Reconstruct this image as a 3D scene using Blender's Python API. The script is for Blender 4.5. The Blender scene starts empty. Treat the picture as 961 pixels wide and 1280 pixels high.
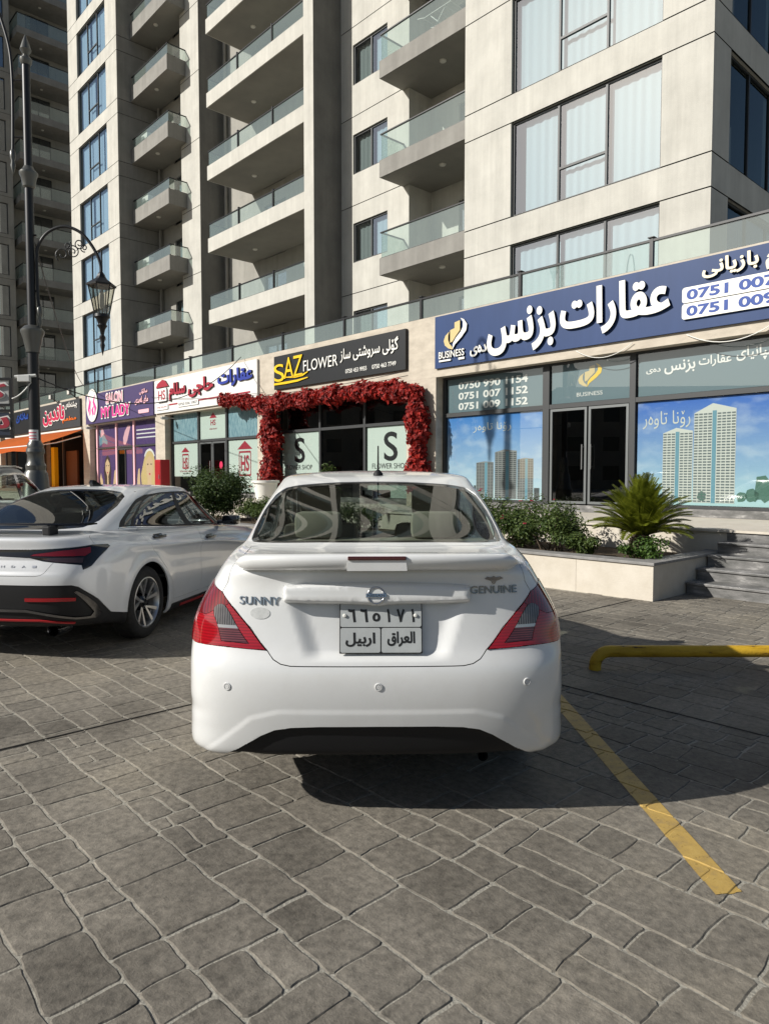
import bpy, bmesh, math, random
import numpy as np
from mathutils import Vector, Matrix
from mathutils.geometry import delaunay_2d_cdt, tessellate_polygon, interpolate_bezier

rad = math.radians
scene = bpy.context.scene
COL = scene.collection
random.seed(7)

# ------------------------------------------------------------------ camera
EYE = 1.465
F_PX = 888.0
cam = bpy.data.cameras.new('camera')
cam.sensor_fit = 'VERTICAL'
cam.sensor_height = 24.0
cam.lens = F_PX / 1280.0 * 24.0
cam.clip_start = 0.05
cam.clip_end = 2000.0
cam_ob = bpy.data.objects.new('camera', cam)
COL.objects.link(cam_ob)
cam_ob.location = (0, 0, EYE)
cam_ob.rotation_euler = (rad(90 - 2.90), 0, 0)
scene.camera = cam_ob

# ------------------------------------------------------------------ daylight
SUN_EL = rad(30.5)
SUN_DIR = Vector((-0.956 * math.cos(SUN_EL), -0.292 * math.cos(SUN_EL), math.sin(SUN_EL))).normalized()
world = bpy.data.worlds.new('World')
scene.world = world
world.use_nodes = True
wn = world.node_tree.nodes
sky = wn.new('ShaderNodeTexSky')
sky.sky_type = 'NISHITA'
sky.sun_disc = False
sky.sun_elevation = SUN_EL
sky.sun_rotation = math.atan2(SUN_DIR.x, SUN_DIR.y)
sky.altitude = 400
sky.dust_density = 1.6
wn['Background'].inputs['Strength'].default_value = 0.058
world.node_tree.links.new(sky.outputs['Color'], wn['Background'].inputs['Color'])
sun = bpy.data.lights.new('sun', 'SUN')
sun.energy = 5.0
sun.angle = rad(0.53)
sun.color = (1.0, 0.965, 0.90)
sun_ob = bpy.data.objects.new('sun', sun)
COL.objects.link(sun_ob)
sun_ob.location = (-30, -10, 40)
sun_ob.rotation_euler = (-SUN_DIR).to_track_quat('-Z', 'Y').to_euler()
scene.view_settings.view_transform = 'Standard'
scene.view_settings.look = 'None'
scene.view_settings.exposure = 0.20
scene.view_settings.gamma = 1.0
scene.view_settings.use_curve_mapping = False
scene.cycles.max_bounces = 8
scene.cycles.transparent_max_bounces = 24
scene.cycles.caustics_reflective = False
scene.cycles.caustics_refractive = False
scene.cycles.use_denoising = True

# ------------------------------------------------------------------ frame of the facade
P0 = Vector((5.9, 11.9, 0.0))
RF = math.atan2(-0.7345, 0.6786)
CA, SA = math.cos(RF), math.sin(RF)

def fw(s, d, z):
    """facade coordinates (along, inward, up) -> world"""
    return Vector((P0.x + s * CA - d * SA, P0.y + s * SA + d * CA, z))

# ------------------------------------------------------------------ objects
def tag(o, label=None, cat=None, group=None, kind=None):
    if label: o['label'] = label
    if cat: o['category'] = cat
    if group: o['group'] = group
    if kind: o['kind'] = kind
    return o

def empty(name, loc=(0, 0, 0), rz=0.0, label=None, cat=None, group=None):
    o = bpy.data.objects.new(name, None)
    o.empty_display_size = 0.1
    o.location = loc
    o.rotation_euler = (0, 0, rz)
    COL.objects.link(o)
    return tag(o, label, cat, group)

def copy_tree(o, parent=None):
    c = o.copy()
    COL.objects.link(c)
    if parent is not None:
        c.parent = parent
    for ch in list(o.children):
        copy_tree(ch, c)
    return c

class MB:
    """collects faces and links them as one mesh object"""
    def __init__(self):
        self.v = []; self.f = []; self.mi = []; self.cur = 0
        self.col = None
    def face(self, pts):
        n = len(self.v)
        self.v.extend([tuple(p) for p in pts])
        self.f.append(tuple(range(n, n + len(pts)))); self.mi.append(self.cur)
    def mesh(self, vs, fs):
        n = len(self.v)
        self.v.extend([tuple(p) for p in vs])
        for f in fs:
            self.f.append(tuple(i + n for i in f)); self.mi.append(self.cur)
    def box(self, x0, x1, y0, y1, z0, z1, skip=''):
        v = [(x0,y0,z0),(x1,y0,z0),(x1,y1,z0),(x0,y1,z0),(x0,y0,z1),(x1,y0,z1),(x1,y1,z1),(x0,y1,z1)]
        q = {'b':(0,3,2,1),'t':(4,5,6,7),'f':(0,1,5,4),'k':(2,3,7,6),'l':(3,0,4,7),'r':(1,2,6,5)}
        self.mesh(v, [q[k] for k in q if k not in skip])
    def bbox(self, x0, x1, y0, y1, z0, z1, b=0.01):
        """box with chamfered edges"""
        bm = bmesh.new()
        bmesh.ops.create_cube(bm, size=1)
        for v in bm.verts:
            v.co = Vector(((x0+x1)/2+v.co.x*(x1-x0), (y0+y1)/2+v.co.y*(y1-y0), (z0+z1)/2+v.co.z*(z1-z0)))
        bmesh.ops.bevel(bm, geom=bm.edges[:], offset=b, segments=2, affect='EDGES', profile=0.6)
        bm.verts.index_update()
        self.mesh([v.co[:] for v in bm.verts], [[v.index for v in f.verts] for f in bm.faces])
        bm.free()
    def prism(self, poly, y0, y1, axis='y'):
        """poly in (x,z) extruded y0..y1 (poly counter-clockwise seen from -y)"""
        n = len(poly)
        if axis == 'y':
            a = [(p[0], y0, p[1]) for p in poly]; b = [(p[0], y1, p[1]) for p in poly]
        elif axis == 'x':
            a = [(y0, p[0], p[1]) for p in poly]; b = [(y1, p[0], p[1]) for p in poly]
        else:
            a = [(p[0], p[1], y0) for p in poly]; b = [(p[0], p[1], y1) for p in poly]
        fs = [tuple(range(n)), tuple(range(2*n-1, n-1, -1))]
        for i in range(n):
            j = (i+1) % n
            fs.append((i, n+i, n+j, j))
        self.mesh(a + b, fs)
    def tube(self, pts, r, seg=8, caps=True):
        pts = [Vector(p) for p in pts]
        rs = r if isinstance(r, (list, tuple)) else [r]*len(pts)
        up = None; rings = []
        for i, p in enumerate(pts):
            d = (pts[min(i+1, len(pts)-1)] - pts[max(i-1, 0)]).normalized()
            if up is None:
                up = Vector((0,0,1)) if abs(d.z) < 0.9 else Vector((1,0,0))
            a = d.cross(up).normalized(); up = a.cross(d).normalized()
            rings.append([p + (a*math.cos(2*math.pi*k/seg) + up*math.sin(2*math.pi*k/seg))*rs[i] for k in range(seg)])
        vs = [q for g in rings for q in g]; fs = []
        for i in range(len(pts)-1):
            for k in range(seg):
                fs.append((i*seg+k, i*seg+(k+1)%seg, (i+1)*seg+(k+1)%seg, (i+1)*seg+k))
        if caps:
            fs.append(tuple(range(seg-1, -1, -1))); fs.append(tuple((len(pts)-1)*seg+k for k in range(seg)))
        self.mesh(vs, fs)
    def lathe(self, prof, seg=20, c=(0,0,0), axis='z', a0=0.0, a1=2*math.pi):
        """prof: list of (r, h)"""
        full = abs(a1-a0-2*math.pi) < 1e-6
        n = seg if full else seg+1
        vs = []; fs = []
        for r, h in prof:
            for k in range(n):
                a = a0+(a1-a0)*k/seg
                p = (r*math.cos(a), r*math.sin(a), h)
                if axis == 'y': p = (p[0], p[2], p[1])
                if axis == 'x': p = (p[2], p[0], p[1])
                vs.append((p[0]+c[0], p[1]+c[1], p[2]+c[2]))
        for i in range(len(prof)-1):
            for k in range(n if full else seg):
                k2 = (k+1) % n
                fs.append((i*n+k, i*n+k2, (i+1)*n+k2, (i+1)*n+k))
        self.mesh(vs, fs)
    def build(self, name, mat, parent=None, smooth=False, auto=None, loc=None, rz=None, fix=True):
        me = bpy.data.meshes.new(name)
        me.from_pydata(self.v, [], self.f)
        mats = mat if isinstance(mat, (list, tuple)) else [mat]
        for m in mats: me.materials.append(m)
        if len(mats) > 1:
            me.polygons.foreach_set('material_index', self.mi)
        if fix:
            bm = bmesh.new(); bm.from_mesh(me)
            if smooth: bmesh.ops.remove_doubles(bm, verts=bm.verts[:], dist=1e-5)
            bmesh.ops.recalc_face_normals(bm, faces=bm.faces[:])
            bm.to_mesh(me); bm.free()
        if smooth:
            me.polygons.foreach_set('use_smooth', [True]*len(me.polygons))
            if auto is not None:
                me.set_sharp_from_angle(angle=rad(auto))
        me.update()
        o = bpy.data.objects.new(name, me)
        if loc is not None: o.location = loc
        if rz is not None: o.rotation_euler = (0, 0, rz)
        COL.objects.link(o)
        if parent is not None: o.parent = parent
        return o

# ------------------------------------------------------------------ materials
def mat(name, col, rough=0.6, metal=0.0, coat=0.0, spec=0.5, emit=None):
    m = bpy.data.materials.new(name); m.use_nodes = True
    b = m.node_tree.nodes['Principled BSDF']
    b.inputs['Base Color'].default_value = (*col, 1)
    b.inputs['Roughness'].default_value = rough
    b.inputs['Metallic'].default_value = metal
    b.inputs['Coat Weight'].default_value = coat
    b.inputs['Coat Roughness'].default_value = 0.03
    b.inputs['Specular IOR Level'].default_value = spec
    return m

def nd(m, kind, **kw):
    n = m.node_tree.nodes.new(kind)
    for k, v in kw.items(): setattr(n, k, v)
    return n
def ln(m, a, b): m.node_tree.links.new(a, b)
def bsdf(m): return m.node_tree.nodes['Principled BSDF']

def mottled(name, c1, c2, scale=3.0, rough=0.8, bump=0.0, bscale=60.0, coord='Object', detail=6.0, c3=None, spec=0.3, lo=0.35, hi=0.65, stretch=None):
    """surface whose own colour varies in soft patches, with a fine bump"""
    m = mat(name, c1, rough, spec=spec)
    tc = nd(m, 'ShaderNodeTexCoord')
    src = tc.outputs[coord]
    if stretch:
        mp = nd(m, 'ShaderNodeMapping'); mp.inputs['Scale'].default_value = stretch
        ln(m, src, mp.inputs['Vector']); src = mp.outputs['Vector']
    nz = nd(m, 'ShaderNodeTexNoise'); nz.inputs['Scale'].default_value = scale; nz.inputs['Detail'].default_value = detail
    nz.inputs['Roughness'].default_value = 0.65
    ln(m, src, nz.inputs['Vector'])
    rp = nd(m, 'ShaderNodeValToRGB')
    rp.color_ramp.elements[0].position = lo; rp.color_ramp.elements[0].color = (*c1, 1)
    rp.color_ramp.elements[1].position = hi; rp.color_ramp.elements[1].color = (*c2, 1)
    if c3:
        e = rp.color_ramp.elements.new(min(0.98, hi+0.14)); e.color = (*c3, 1)
    ln(m, nz.outputs['Fac'], rp.inputs['Fac'])
    ln(m, rp.outputs['Color'], bsdf(m).inputs['Base Color'])
    if bump:
        n2 = nd(m, 'ShaderNodeTexNoise'); n2.inputs['Scale'].default_value = bscale; n2.inputs['Detail'].default_value = 5
        ln(m, tc.outputs[coord], n2.inputs['Vector'])
        bp = nd(m, 'ShaderNodeBump'); bp.inputs['Strength'].default_value = bump; bp.inputs['Distance'].default_value = 0.01
        ln(m, n2.outputs['Fac'], bp.inputs['Height']); ln(m, bp.outputs['Normal'], bsdf(m).inputs['Normal'])
    return m

def glass(name, tint=(0.7, 0.78, 0.76), ior=1.5, boost=0.0, rough=0.0, refl=(1, 1, 1), dust=None):
    """one-sheet window glass: see-through plus a mirror reflection by angle"""
    m = bpy.data.materials.new(name); m.use_nodes = True
    nt = m.node_tree; nt.nodes.clear()
    out = nt.nodes.new('ShaderNodeOutputMaterial')
    tr = nt.nodes.new('ShaderNodeBsdfTransparent'); tr.inputs['Color'].default_value = (*tint, 1)
    gl = nt.nodes.new('ShaderNodeBsdfGlossy'); gl.inputs['Roughness'].default_value = rough; gl.inputs['Color'].default_value = (*refl, 1)
    # angle term that is the same from both sides
    lw = nt.nodes.new('ShaderNodeLayerWeight'); lw.inputs['Blend'].default_value = 0.5
    pw = nt.nodes.new('ShaderNodeMath'); pw.operation = 'POWER'; pw.inputs[1].default_value = 5.0
    mr = nt.nodes.new('ShaderNodeMapRange')
    f0 = ((ior-1)/(ior+1))**2*1.8 + boost
    mr.inputs['To Min'].default_value = f0; mr.inputs['To Max'].default_value = 1.0
    mx = nt.nodes.new('ShaderNodeMixShader')
    nt.links.new(lw.outputs['Facing'], pw.inputs[0])
    nt.links.new(pw.outputs[0], mr.inputs['Value'])
    nt.links.new(mr.outputs['Result'], mx.inputs['Fac'])
    base = tr.outputs[0]
    if dust:      # dusty or frosted film: part of the light is scattered
        df = nt.nodes.new('ShaderNodeBsdfDiffuse'); df.inputs['Color'].default_value = (*dust[:3], 1)
        m2 = nt.nodes.new('ShaderNodeMixShader'); m2.inputs[0].default_value = dust[3]
        nt.links.new(tr.outputs[0], m2.inputs[1]); nt.links.new(df.outputs[0], m2.inputs[2]); base = m2.outputs[0]
    nt.links.new(base, mx.inputs[1]); nt.links.new(gl.outputs[0], mx.inputs[2])
    nt.links.new(mx.outputs[0], out.inputs['Surface'])
    return m

# ------------------------------------------------------------------ lettering
AR = {  # base letter: (isolated, final, initial, medial)
 'ا': (0xFE8D,0xFE8E,0,0), 'ب': (0xFE8F,0xFE90,0xFE91,0xFE92), 'ت': (0xFE95,0xFE96,0xFE97,0xFE98),
 'ج': (0xFE9D,0xFE9E,0xFE9F,0xFEA0), 'ح': (0xFEA1,0xFEA2,0xFEA3,0xFEA4), 'خ': (0xFEA5,0xFEA6,0xFEA7,0xFEA8),
 'د': (0xFEA9,0xFEAA,0,0), 'ر': (0xFEAD,0xFEAE,0,0), 'ز': (0xFEAF,0xFEB0,0,0),
 'س': (0xFEB1,0xFEB2,0xFEB3,0xFEB4), 'ش': (0xFEB5,0xFEB6,0xFEB7,0xFEB8), 'ط': (0xFEC1,0xFEC2,0xFEC3,0xFEC4),
 'ع': (0xFEC9,0xFECA,0xFECB,0xFECC), 'ق': (0xFED5,0xFED6,0xFED7,0xFED8), 'ل': (0xFEDD,0xFEDE,0xFEDF,0xFEE0),
 'م': (0xFEE1,0xFEE2,0xFEE3,0xFEE4), 'ن': (0xFEE5,0xFEE6,0xFEE7,0xFEE8), 'و': (0xFEED,0xFEEE,0,0),
 'ە': (0xFEE9,0xFEEA,0,0), 'ى': (0xFBFC,0xFBFD,0xFBFE,0xFBFF), 'ي': (0xFEF1,0xFEF2,0xFEF3,0xFEF4),
 'ک': (0xFB8E,0xFB8F,0xFB90,0xFB91), 'گ': (0xFB92,0xFB93,0xFB94,0xFB95), 'چ': (0xFB7A,0xFB7B,0xFB7C,0xFB7D),
 'پ': (0xFB56,0xFB57,0xFB58,0xFB59), 'ۆ': (0xFBD9,0xFBDA,0,0),
}
def shape_ar(t):
    """join the letters and put them in left-to-right drawing order"""
    out = []
    for i, ch in enumerate(t):
        if ch not in AR:
            out.append(ch); continue
        iso, fin, ini, med = AR[ch]
        p = t[i-1] if i else ' '
        n = t[i+1] if i+1 < len(t) else ' '
        jp = p in AR and AR[p][2] != 0
        jn = n in AR and ini != 0
        c = med if (jp and jn) else fin if jp else ini if jn else iso
        out.append(chr(c))
    return ''.join(reversed(out))

_glyph_cache = {}
def outlines(text, spacing=1.0):
    key = (text, spacing)
    if key in _glyph_cache: return _glyph_cache[key]
    cu = bpy.data.curves.new('lettering', 'FONT'); cu.body = text; cu.space_character = spacing
    cu.resolution_u = 4
    ob = bpy.data.objects.new('lettering', cu); COL.objects.link(ob)
    bpy.context.view_layer.update()
    cv = ob.to_curve(bpy.context.evaluated_depsgraph_get())
    polys = []
    for sp in cv.splines:
        pts = []
        bp = sp.bezier_points; n = len(bp)
        for i in range(n):
            a, b = bp[i], bp[(i+1) % n]
            straight = (a.handle_right - a.co).length < 1e-5 and (b.handle_left - b.co).length < 1e-5
            d1 = (b.co-a.co)
            if not straight and d1.length > 1e-9:
                c1 = (a.handle_right-a.co).cross(d1).length; c2 = (b.handle_left-b.co).cross(d1).length
                straight = c1 + c2 < 1e-6
            if straight: pts.append((a.co.x, a.co.y))
            else:
                q = interpolate_bezier(a.co, a.handle_right, b.handle_left, b.co, 6)[:-1]
                pts += [(v.x, v.y) for v in q]
        cl = []
        for p in pts:
            if not cl or math.hypot(p[0]-cl[-1][0], p[1]-cl[-1][1]) > 1e-4: cl.append(p)
        if len(cl) > 2: polys.append(cl)
    ob.to_curve_clear()
    bpy.data.objects.remove(ob); bpy.data.curves.remove(cu)
    _glyph_cache[key] = polys
    return polys

def area2(p):
    return 0.5*sum(p[i][0]*p[(i+1)%len(p)][1]-p[(i+1)%len(p)][0]*p[i][1] for i in range(len(p)))
def inside(pt, poly):
    x, y = pt; c = False; j = len(poly)-1
    for i in range(len(poly)):
        if (poly[i][1] > y) != (poly[j][1] > y) and x < (poly[j][0]-poly[i][0])*(y-poly[i][1])/(poly[j][1]-poly[i][1])+poly[i][0]:
            c = not c
        j = i
    return c
def grow(poly, d):
    """move an outline outward (d > 0) along its vertex normals; works for CW and CCW"""
    n = len(poly); out = []
    for i in range(n):
        a, b, c = poly[i-1], poly[i], poly[(i+1) % n]
        e1 = (b[0]-a[0], b[1]-a[1]); e2 = (c[0]-b[0], c[1]-b[1])
        l1 = math.hypot(*e1) or 1; l2 = math.hypot(*e2) or 1
        n1 = (e1[1]/l1, -e1[0]/l1); n2 = (e2[1]/l2, -e2[0]/l2)
        m = (n1[0]+n2[0], n1[1]+n2[1]); l = math.hypot(*m)
        if l < 0.3: m = n1; k = 1.0
        else:
            m = (m[0]/l, m[1]/l); k = min(1.8, 1.0/max(0.3, m[0]*n1[0]+m[1]*n1[1]))
        out.append((b[0]+m[0]*d*k, b[1]+m[1]*d*k))
    return out

def letters(mb, text, x0, x1, z0, z1, y=0.0, depth=0.01, bold=0.0, spacing=1.0, arabic=False, keep=False, shear=0.0, to3d=None, side=None):
    """solid letters fitted in the box x0..x1, z0..z1; fronts face -y, backs at y"""
    polys = outlines(shape_ar(text) if arabic else text, spacing)
    if not polys: return
    sgn = None
    xs = [p[0] for q in polys for p in q]; ys = [p[1] for q in polys for p in q]
    ax, bx, ay, by = min(xs), max(xs), min(ys), max(ys)
    big = max(polys, key=lambda q: abs(area2(q)))
    sgn = 1 if area2(big) > 0 else -1
    if bold:
        polys = [grow(q, bold*sgn) for q in polys]
        ax -= bold; bx += bold; ay -= bold; by += bold
    sx = (x1-x0)/(bx-ax); sz = (z1-z0)/(by-ay)
    if keep:
        k = min(sx, sz); cx = (x0+x1)/2; cz = (z0+z1)/2
        x0, x1 = cx-(bx-ax)*k/2, cx+(bx-ax)*k/2; z0, z1 = cz-(by-ay)*k/2, cz+(by-ay)*k/2; sx = sz = k
    def T(p): return (x0+(p[0]-ax)*sx + shear*(p[1]-ay)*sz, z0+(p[1]-ay)*sz)
    plate_fill(mb, [[T(p) for p in q] for q in polys], y - depth, y, to3d, side)

def plate_fill(mb, loops, yf, yb, to3d=None, side=None):
    """flat shape in x,z (holes wind the other way): front at yf, back at yb, with side walls"""
    vs = []; ed = []
    for l in loops:
        o = len(vs); m = len(l)
        vs += [Vector(p) for p in l]; ed += [(o+i, o+(i+1) % m) for i in range(m)]
    V, E, T, *_ = delaunay_2d_cdt(vs, ed, [], 0, 1e-6)
    V = np.array([(v.x, v.y) for v in V]); T = np.array([t for t in T if len(t) == 3])
    C = V[T].mean(axis=1)
    wnum = np.zeros(len(C), int)
    for l in loops:
        P = np.array(l); Q = np.roll(P, -1, axis=0)
        for (ax, ay), (bx, by) in zip(P, Q):
            left = (bx-ax)*(C[:, 1]-ay)-(C[:, 0]-ax)*(by-ay)
            wnum += ((ay <= C[:, 1]) & (by > C[:, 1]) & (left > 0)).astype(int)
            wnum -= ((ay > C[:, 1]) & (by <= C[:, 1]) & (left < 0)).astype(int)
    T = T[wnum != 0]
    G = to3d if to3d else (lambda x, y, z: (x, y, z))
    used = np.unique(T); mp = {int(u): i for i, u in enumerate(used)}; n = len(used)
    Vv = [G(V[u][0], yf, V[u][1]) for u in used] + [G(V[u][0], yb, V[u][1]) for u in used]
    Fc = []; Sd = []; eds = {}
    for t in T:
        a, b, c = [mp[int(x)] for x in t]
        (x1, y1), (x2, y2), (x3, y3) = V[t[0]], V[t[1]], V[t[2]]
        if (x2-x1)*(y3-y1)-(x3-x1)*(y2-y1) < 0: b, c = c, b
        Fc.append((a, b, c))
        for e in ((a, b), (b, c), (c, a)): eds[e] = 1
    for a, b in eds:
        if (b, a) not in eds: Sd.append((a, a+n, b+n, b))
    n0 = len(mb.f)
    mb.mesh(Vv, Fc + Sd)
    if side is not None:
        for k in range(n0+len(Fc), len(mb.f)): mb.mi[k] = side

def ellipse(cx, cz, rx, rz, n=24):
    return [(cx+rx*math.cos(2*math.pi*k/n), cz+rz*math.sin(2*math.pi*k/n)) for k in range(n)]
def rrect(x0, x1, z0, z1, r, n=5):
    p = []
    for cx, cz, a in ((x1-r, z0+r, -90), (x1-r, z1-r, 0), (x0+r, z1-r, 90), (x0+r, z0+r, 180)):
        for k in range(n+1):
            b = rad(a+90*k/n); p.append((cx+r*math.cos(b), cz+r*math.sin(b)))
    return p
# =================================================================== materials of the setting
M = {}
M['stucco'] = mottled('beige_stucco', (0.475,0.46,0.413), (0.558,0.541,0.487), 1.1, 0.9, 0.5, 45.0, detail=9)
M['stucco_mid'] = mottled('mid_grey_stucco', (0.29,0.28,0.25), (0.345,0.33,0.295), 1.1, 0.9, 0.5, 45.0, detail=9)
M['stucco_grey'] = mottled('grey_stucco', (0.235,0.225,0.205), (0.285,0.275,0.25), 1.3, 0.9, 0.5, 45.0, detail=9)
M['stucco_dark'] = mottled('dark_stucco', (0.15,0.145,0.135), (0.19,0.185,0.17), 1.3, 0.9, 0.4, 45.0, detail=9)  # on the pier flanks this tone carries their shade
def add_streaks(m, amt=0.12):
    b = bsdf(m); src = b.inputs['Base Color'].links[0].from_socket
    tc = nd(m, 'ShaderNodeTexCoord'); mp = nd(m, 'ShaderNodeMapping'); mp.inputs['Scale'].default_value = (2.6, 2.6, 0.16)
    nz = nd(m, 'ShaderNodeTexNoise'); nz.inputs['Scale'].default_value = 1.4; nz.inputs['Detail'].default_value = 8; nz.inputs['Roughness'].default_value = 0.7
    ln(m, tc.outputs['Object'], mp.inputs['Vector']); ln(m, mp.outputs['Vector'], nz.inputs['Vector'])
    mr = nd(m, 'ShaderNodeMapRange'); mr.inputs['From Min'].default_value = 0.35; mr.inputs['From Max'].default_value = 0.65; mr.inputs['To Min'].default_value = 1-amt; mr.inputs['To Max'].default_value = 1+amt*0.35
    ln(m, nz.outputs['Fac'], mr.inputs['Value'])
    hs = nd(m, 'ShaderNodeHueSaturation'); ln(m, mr.outputs['Result'], hs.inputs['Value']); ln(m, src, hs.inputs['Color']); ln(m, hs.outputs['Color'], b.inputs['Base Color'])
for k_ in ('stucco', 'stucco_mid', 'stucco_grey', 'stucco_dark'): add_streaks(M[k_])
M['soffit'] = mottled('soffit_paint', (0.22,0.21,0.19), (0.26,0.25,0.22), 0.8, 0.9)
M['stone'] = mottled('travertine', (0.42,0.37,0.30), (0.55,0.49,0.40), 2.2, 0.65, 0.25, 30.0, detail=10, c3=(0.36,0.30,0.24), stretch=(1,1,2.2))
M['planter_stone'] = mottled('planter_limestone', (0.52,0.47,0.39), (0.60,0.55,0.47), 3.5, 0.7, 0.25, 40.0, detail=10)
M['marble_grey'] = mottled('grey_marble', (0.11,0.11,0.105), (0.19,0.185,0.18), 4.0, 0.45, 0.2, 30.0, detail=12, c3=(0.42,0.41,0.39), lo=0.38, hi=0.56, stretch=(1,1,3))
M['tread'] = mottled('granite_tread', (0.20,0.195,0.185), (0.28,0.27,0.26), 9.0, 0.6, 0.15, 60)
M['alu'] = mat('dark_aluminium', (0.03,0.032,0.033), 0.5, 0.0)
M['alu_grey'] = mat('grey_aluminium', (0.16,0.17,0.17), 0.4, 0.5)
M['black_metal'] = mat('black_metal', (0.012,0.012,0.013), 0.4, 0.3)
M['interior'] = mat('dark_interior', (0.05,0.048,0.045), 0.9)
M['room'] = mat('room_wall', (0.30,0.29,0.27), 0.9)
M['glass_win'] = glass('window_glass', (0.80,0.88,0.88), 1.5, 0.30, refl=(0.92,0.97,1.0))
M['glass_blue'] = glass('blue_window_glass', (0.84,0.93,0.98), 1.5, 0.30, refl=(0.85,0.95,1.0))
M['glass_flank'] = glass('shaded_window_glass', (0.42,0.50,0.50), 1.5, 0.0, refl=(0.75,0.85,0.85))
M['glass_rail'] = glass('railing_glass', (0.74,0.84,0.80), 1.5, 0.06, dust=(0.55,0.68,0.63,0.18))
M['env_wall'] = mottled('weathered_render', (0.22,0.20,0.17), (0.28,0.26,0.22), 0.5, 0.9)
M['glass_shop'] = glass('shop_glass', (0.50,0.58,0.58), 1.5, 0.05)
M['glass_dark'] = glass('dark_shop_glass', (0.25,0.27,0.27), 1.5, 0.03)
M['lamp_white'] = mat('lamp_cover', (0.62,0.60,0.54), 0.5)
M['sealant'] = mat('joint_sealant', (0.10,0.095,0.085), 0.9)
M['white_plastic'] = mat('white_plastic', (0.62,0.62,0.59), 0.45)

def curtain_mat(name, col, tr=0.5):
    m = mat(name, col, 0.9, spec=0.1)
    return m
M['curtain'] = curtain_mat('sky_toned_white_curtain', (0.60,0.72,0.78))  # bluish curtain colour carries the sky reflection of the panes
M['curtain_sky_tone'] = curtain_mat('sky_toned_curtain', (0.55,0.69,0.77))  # blue of the reflected sky painted into the curtains
M['curtain_grey'] = curtain_mat('grey_curtain', (0.42,0.44,0.43))

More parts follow.
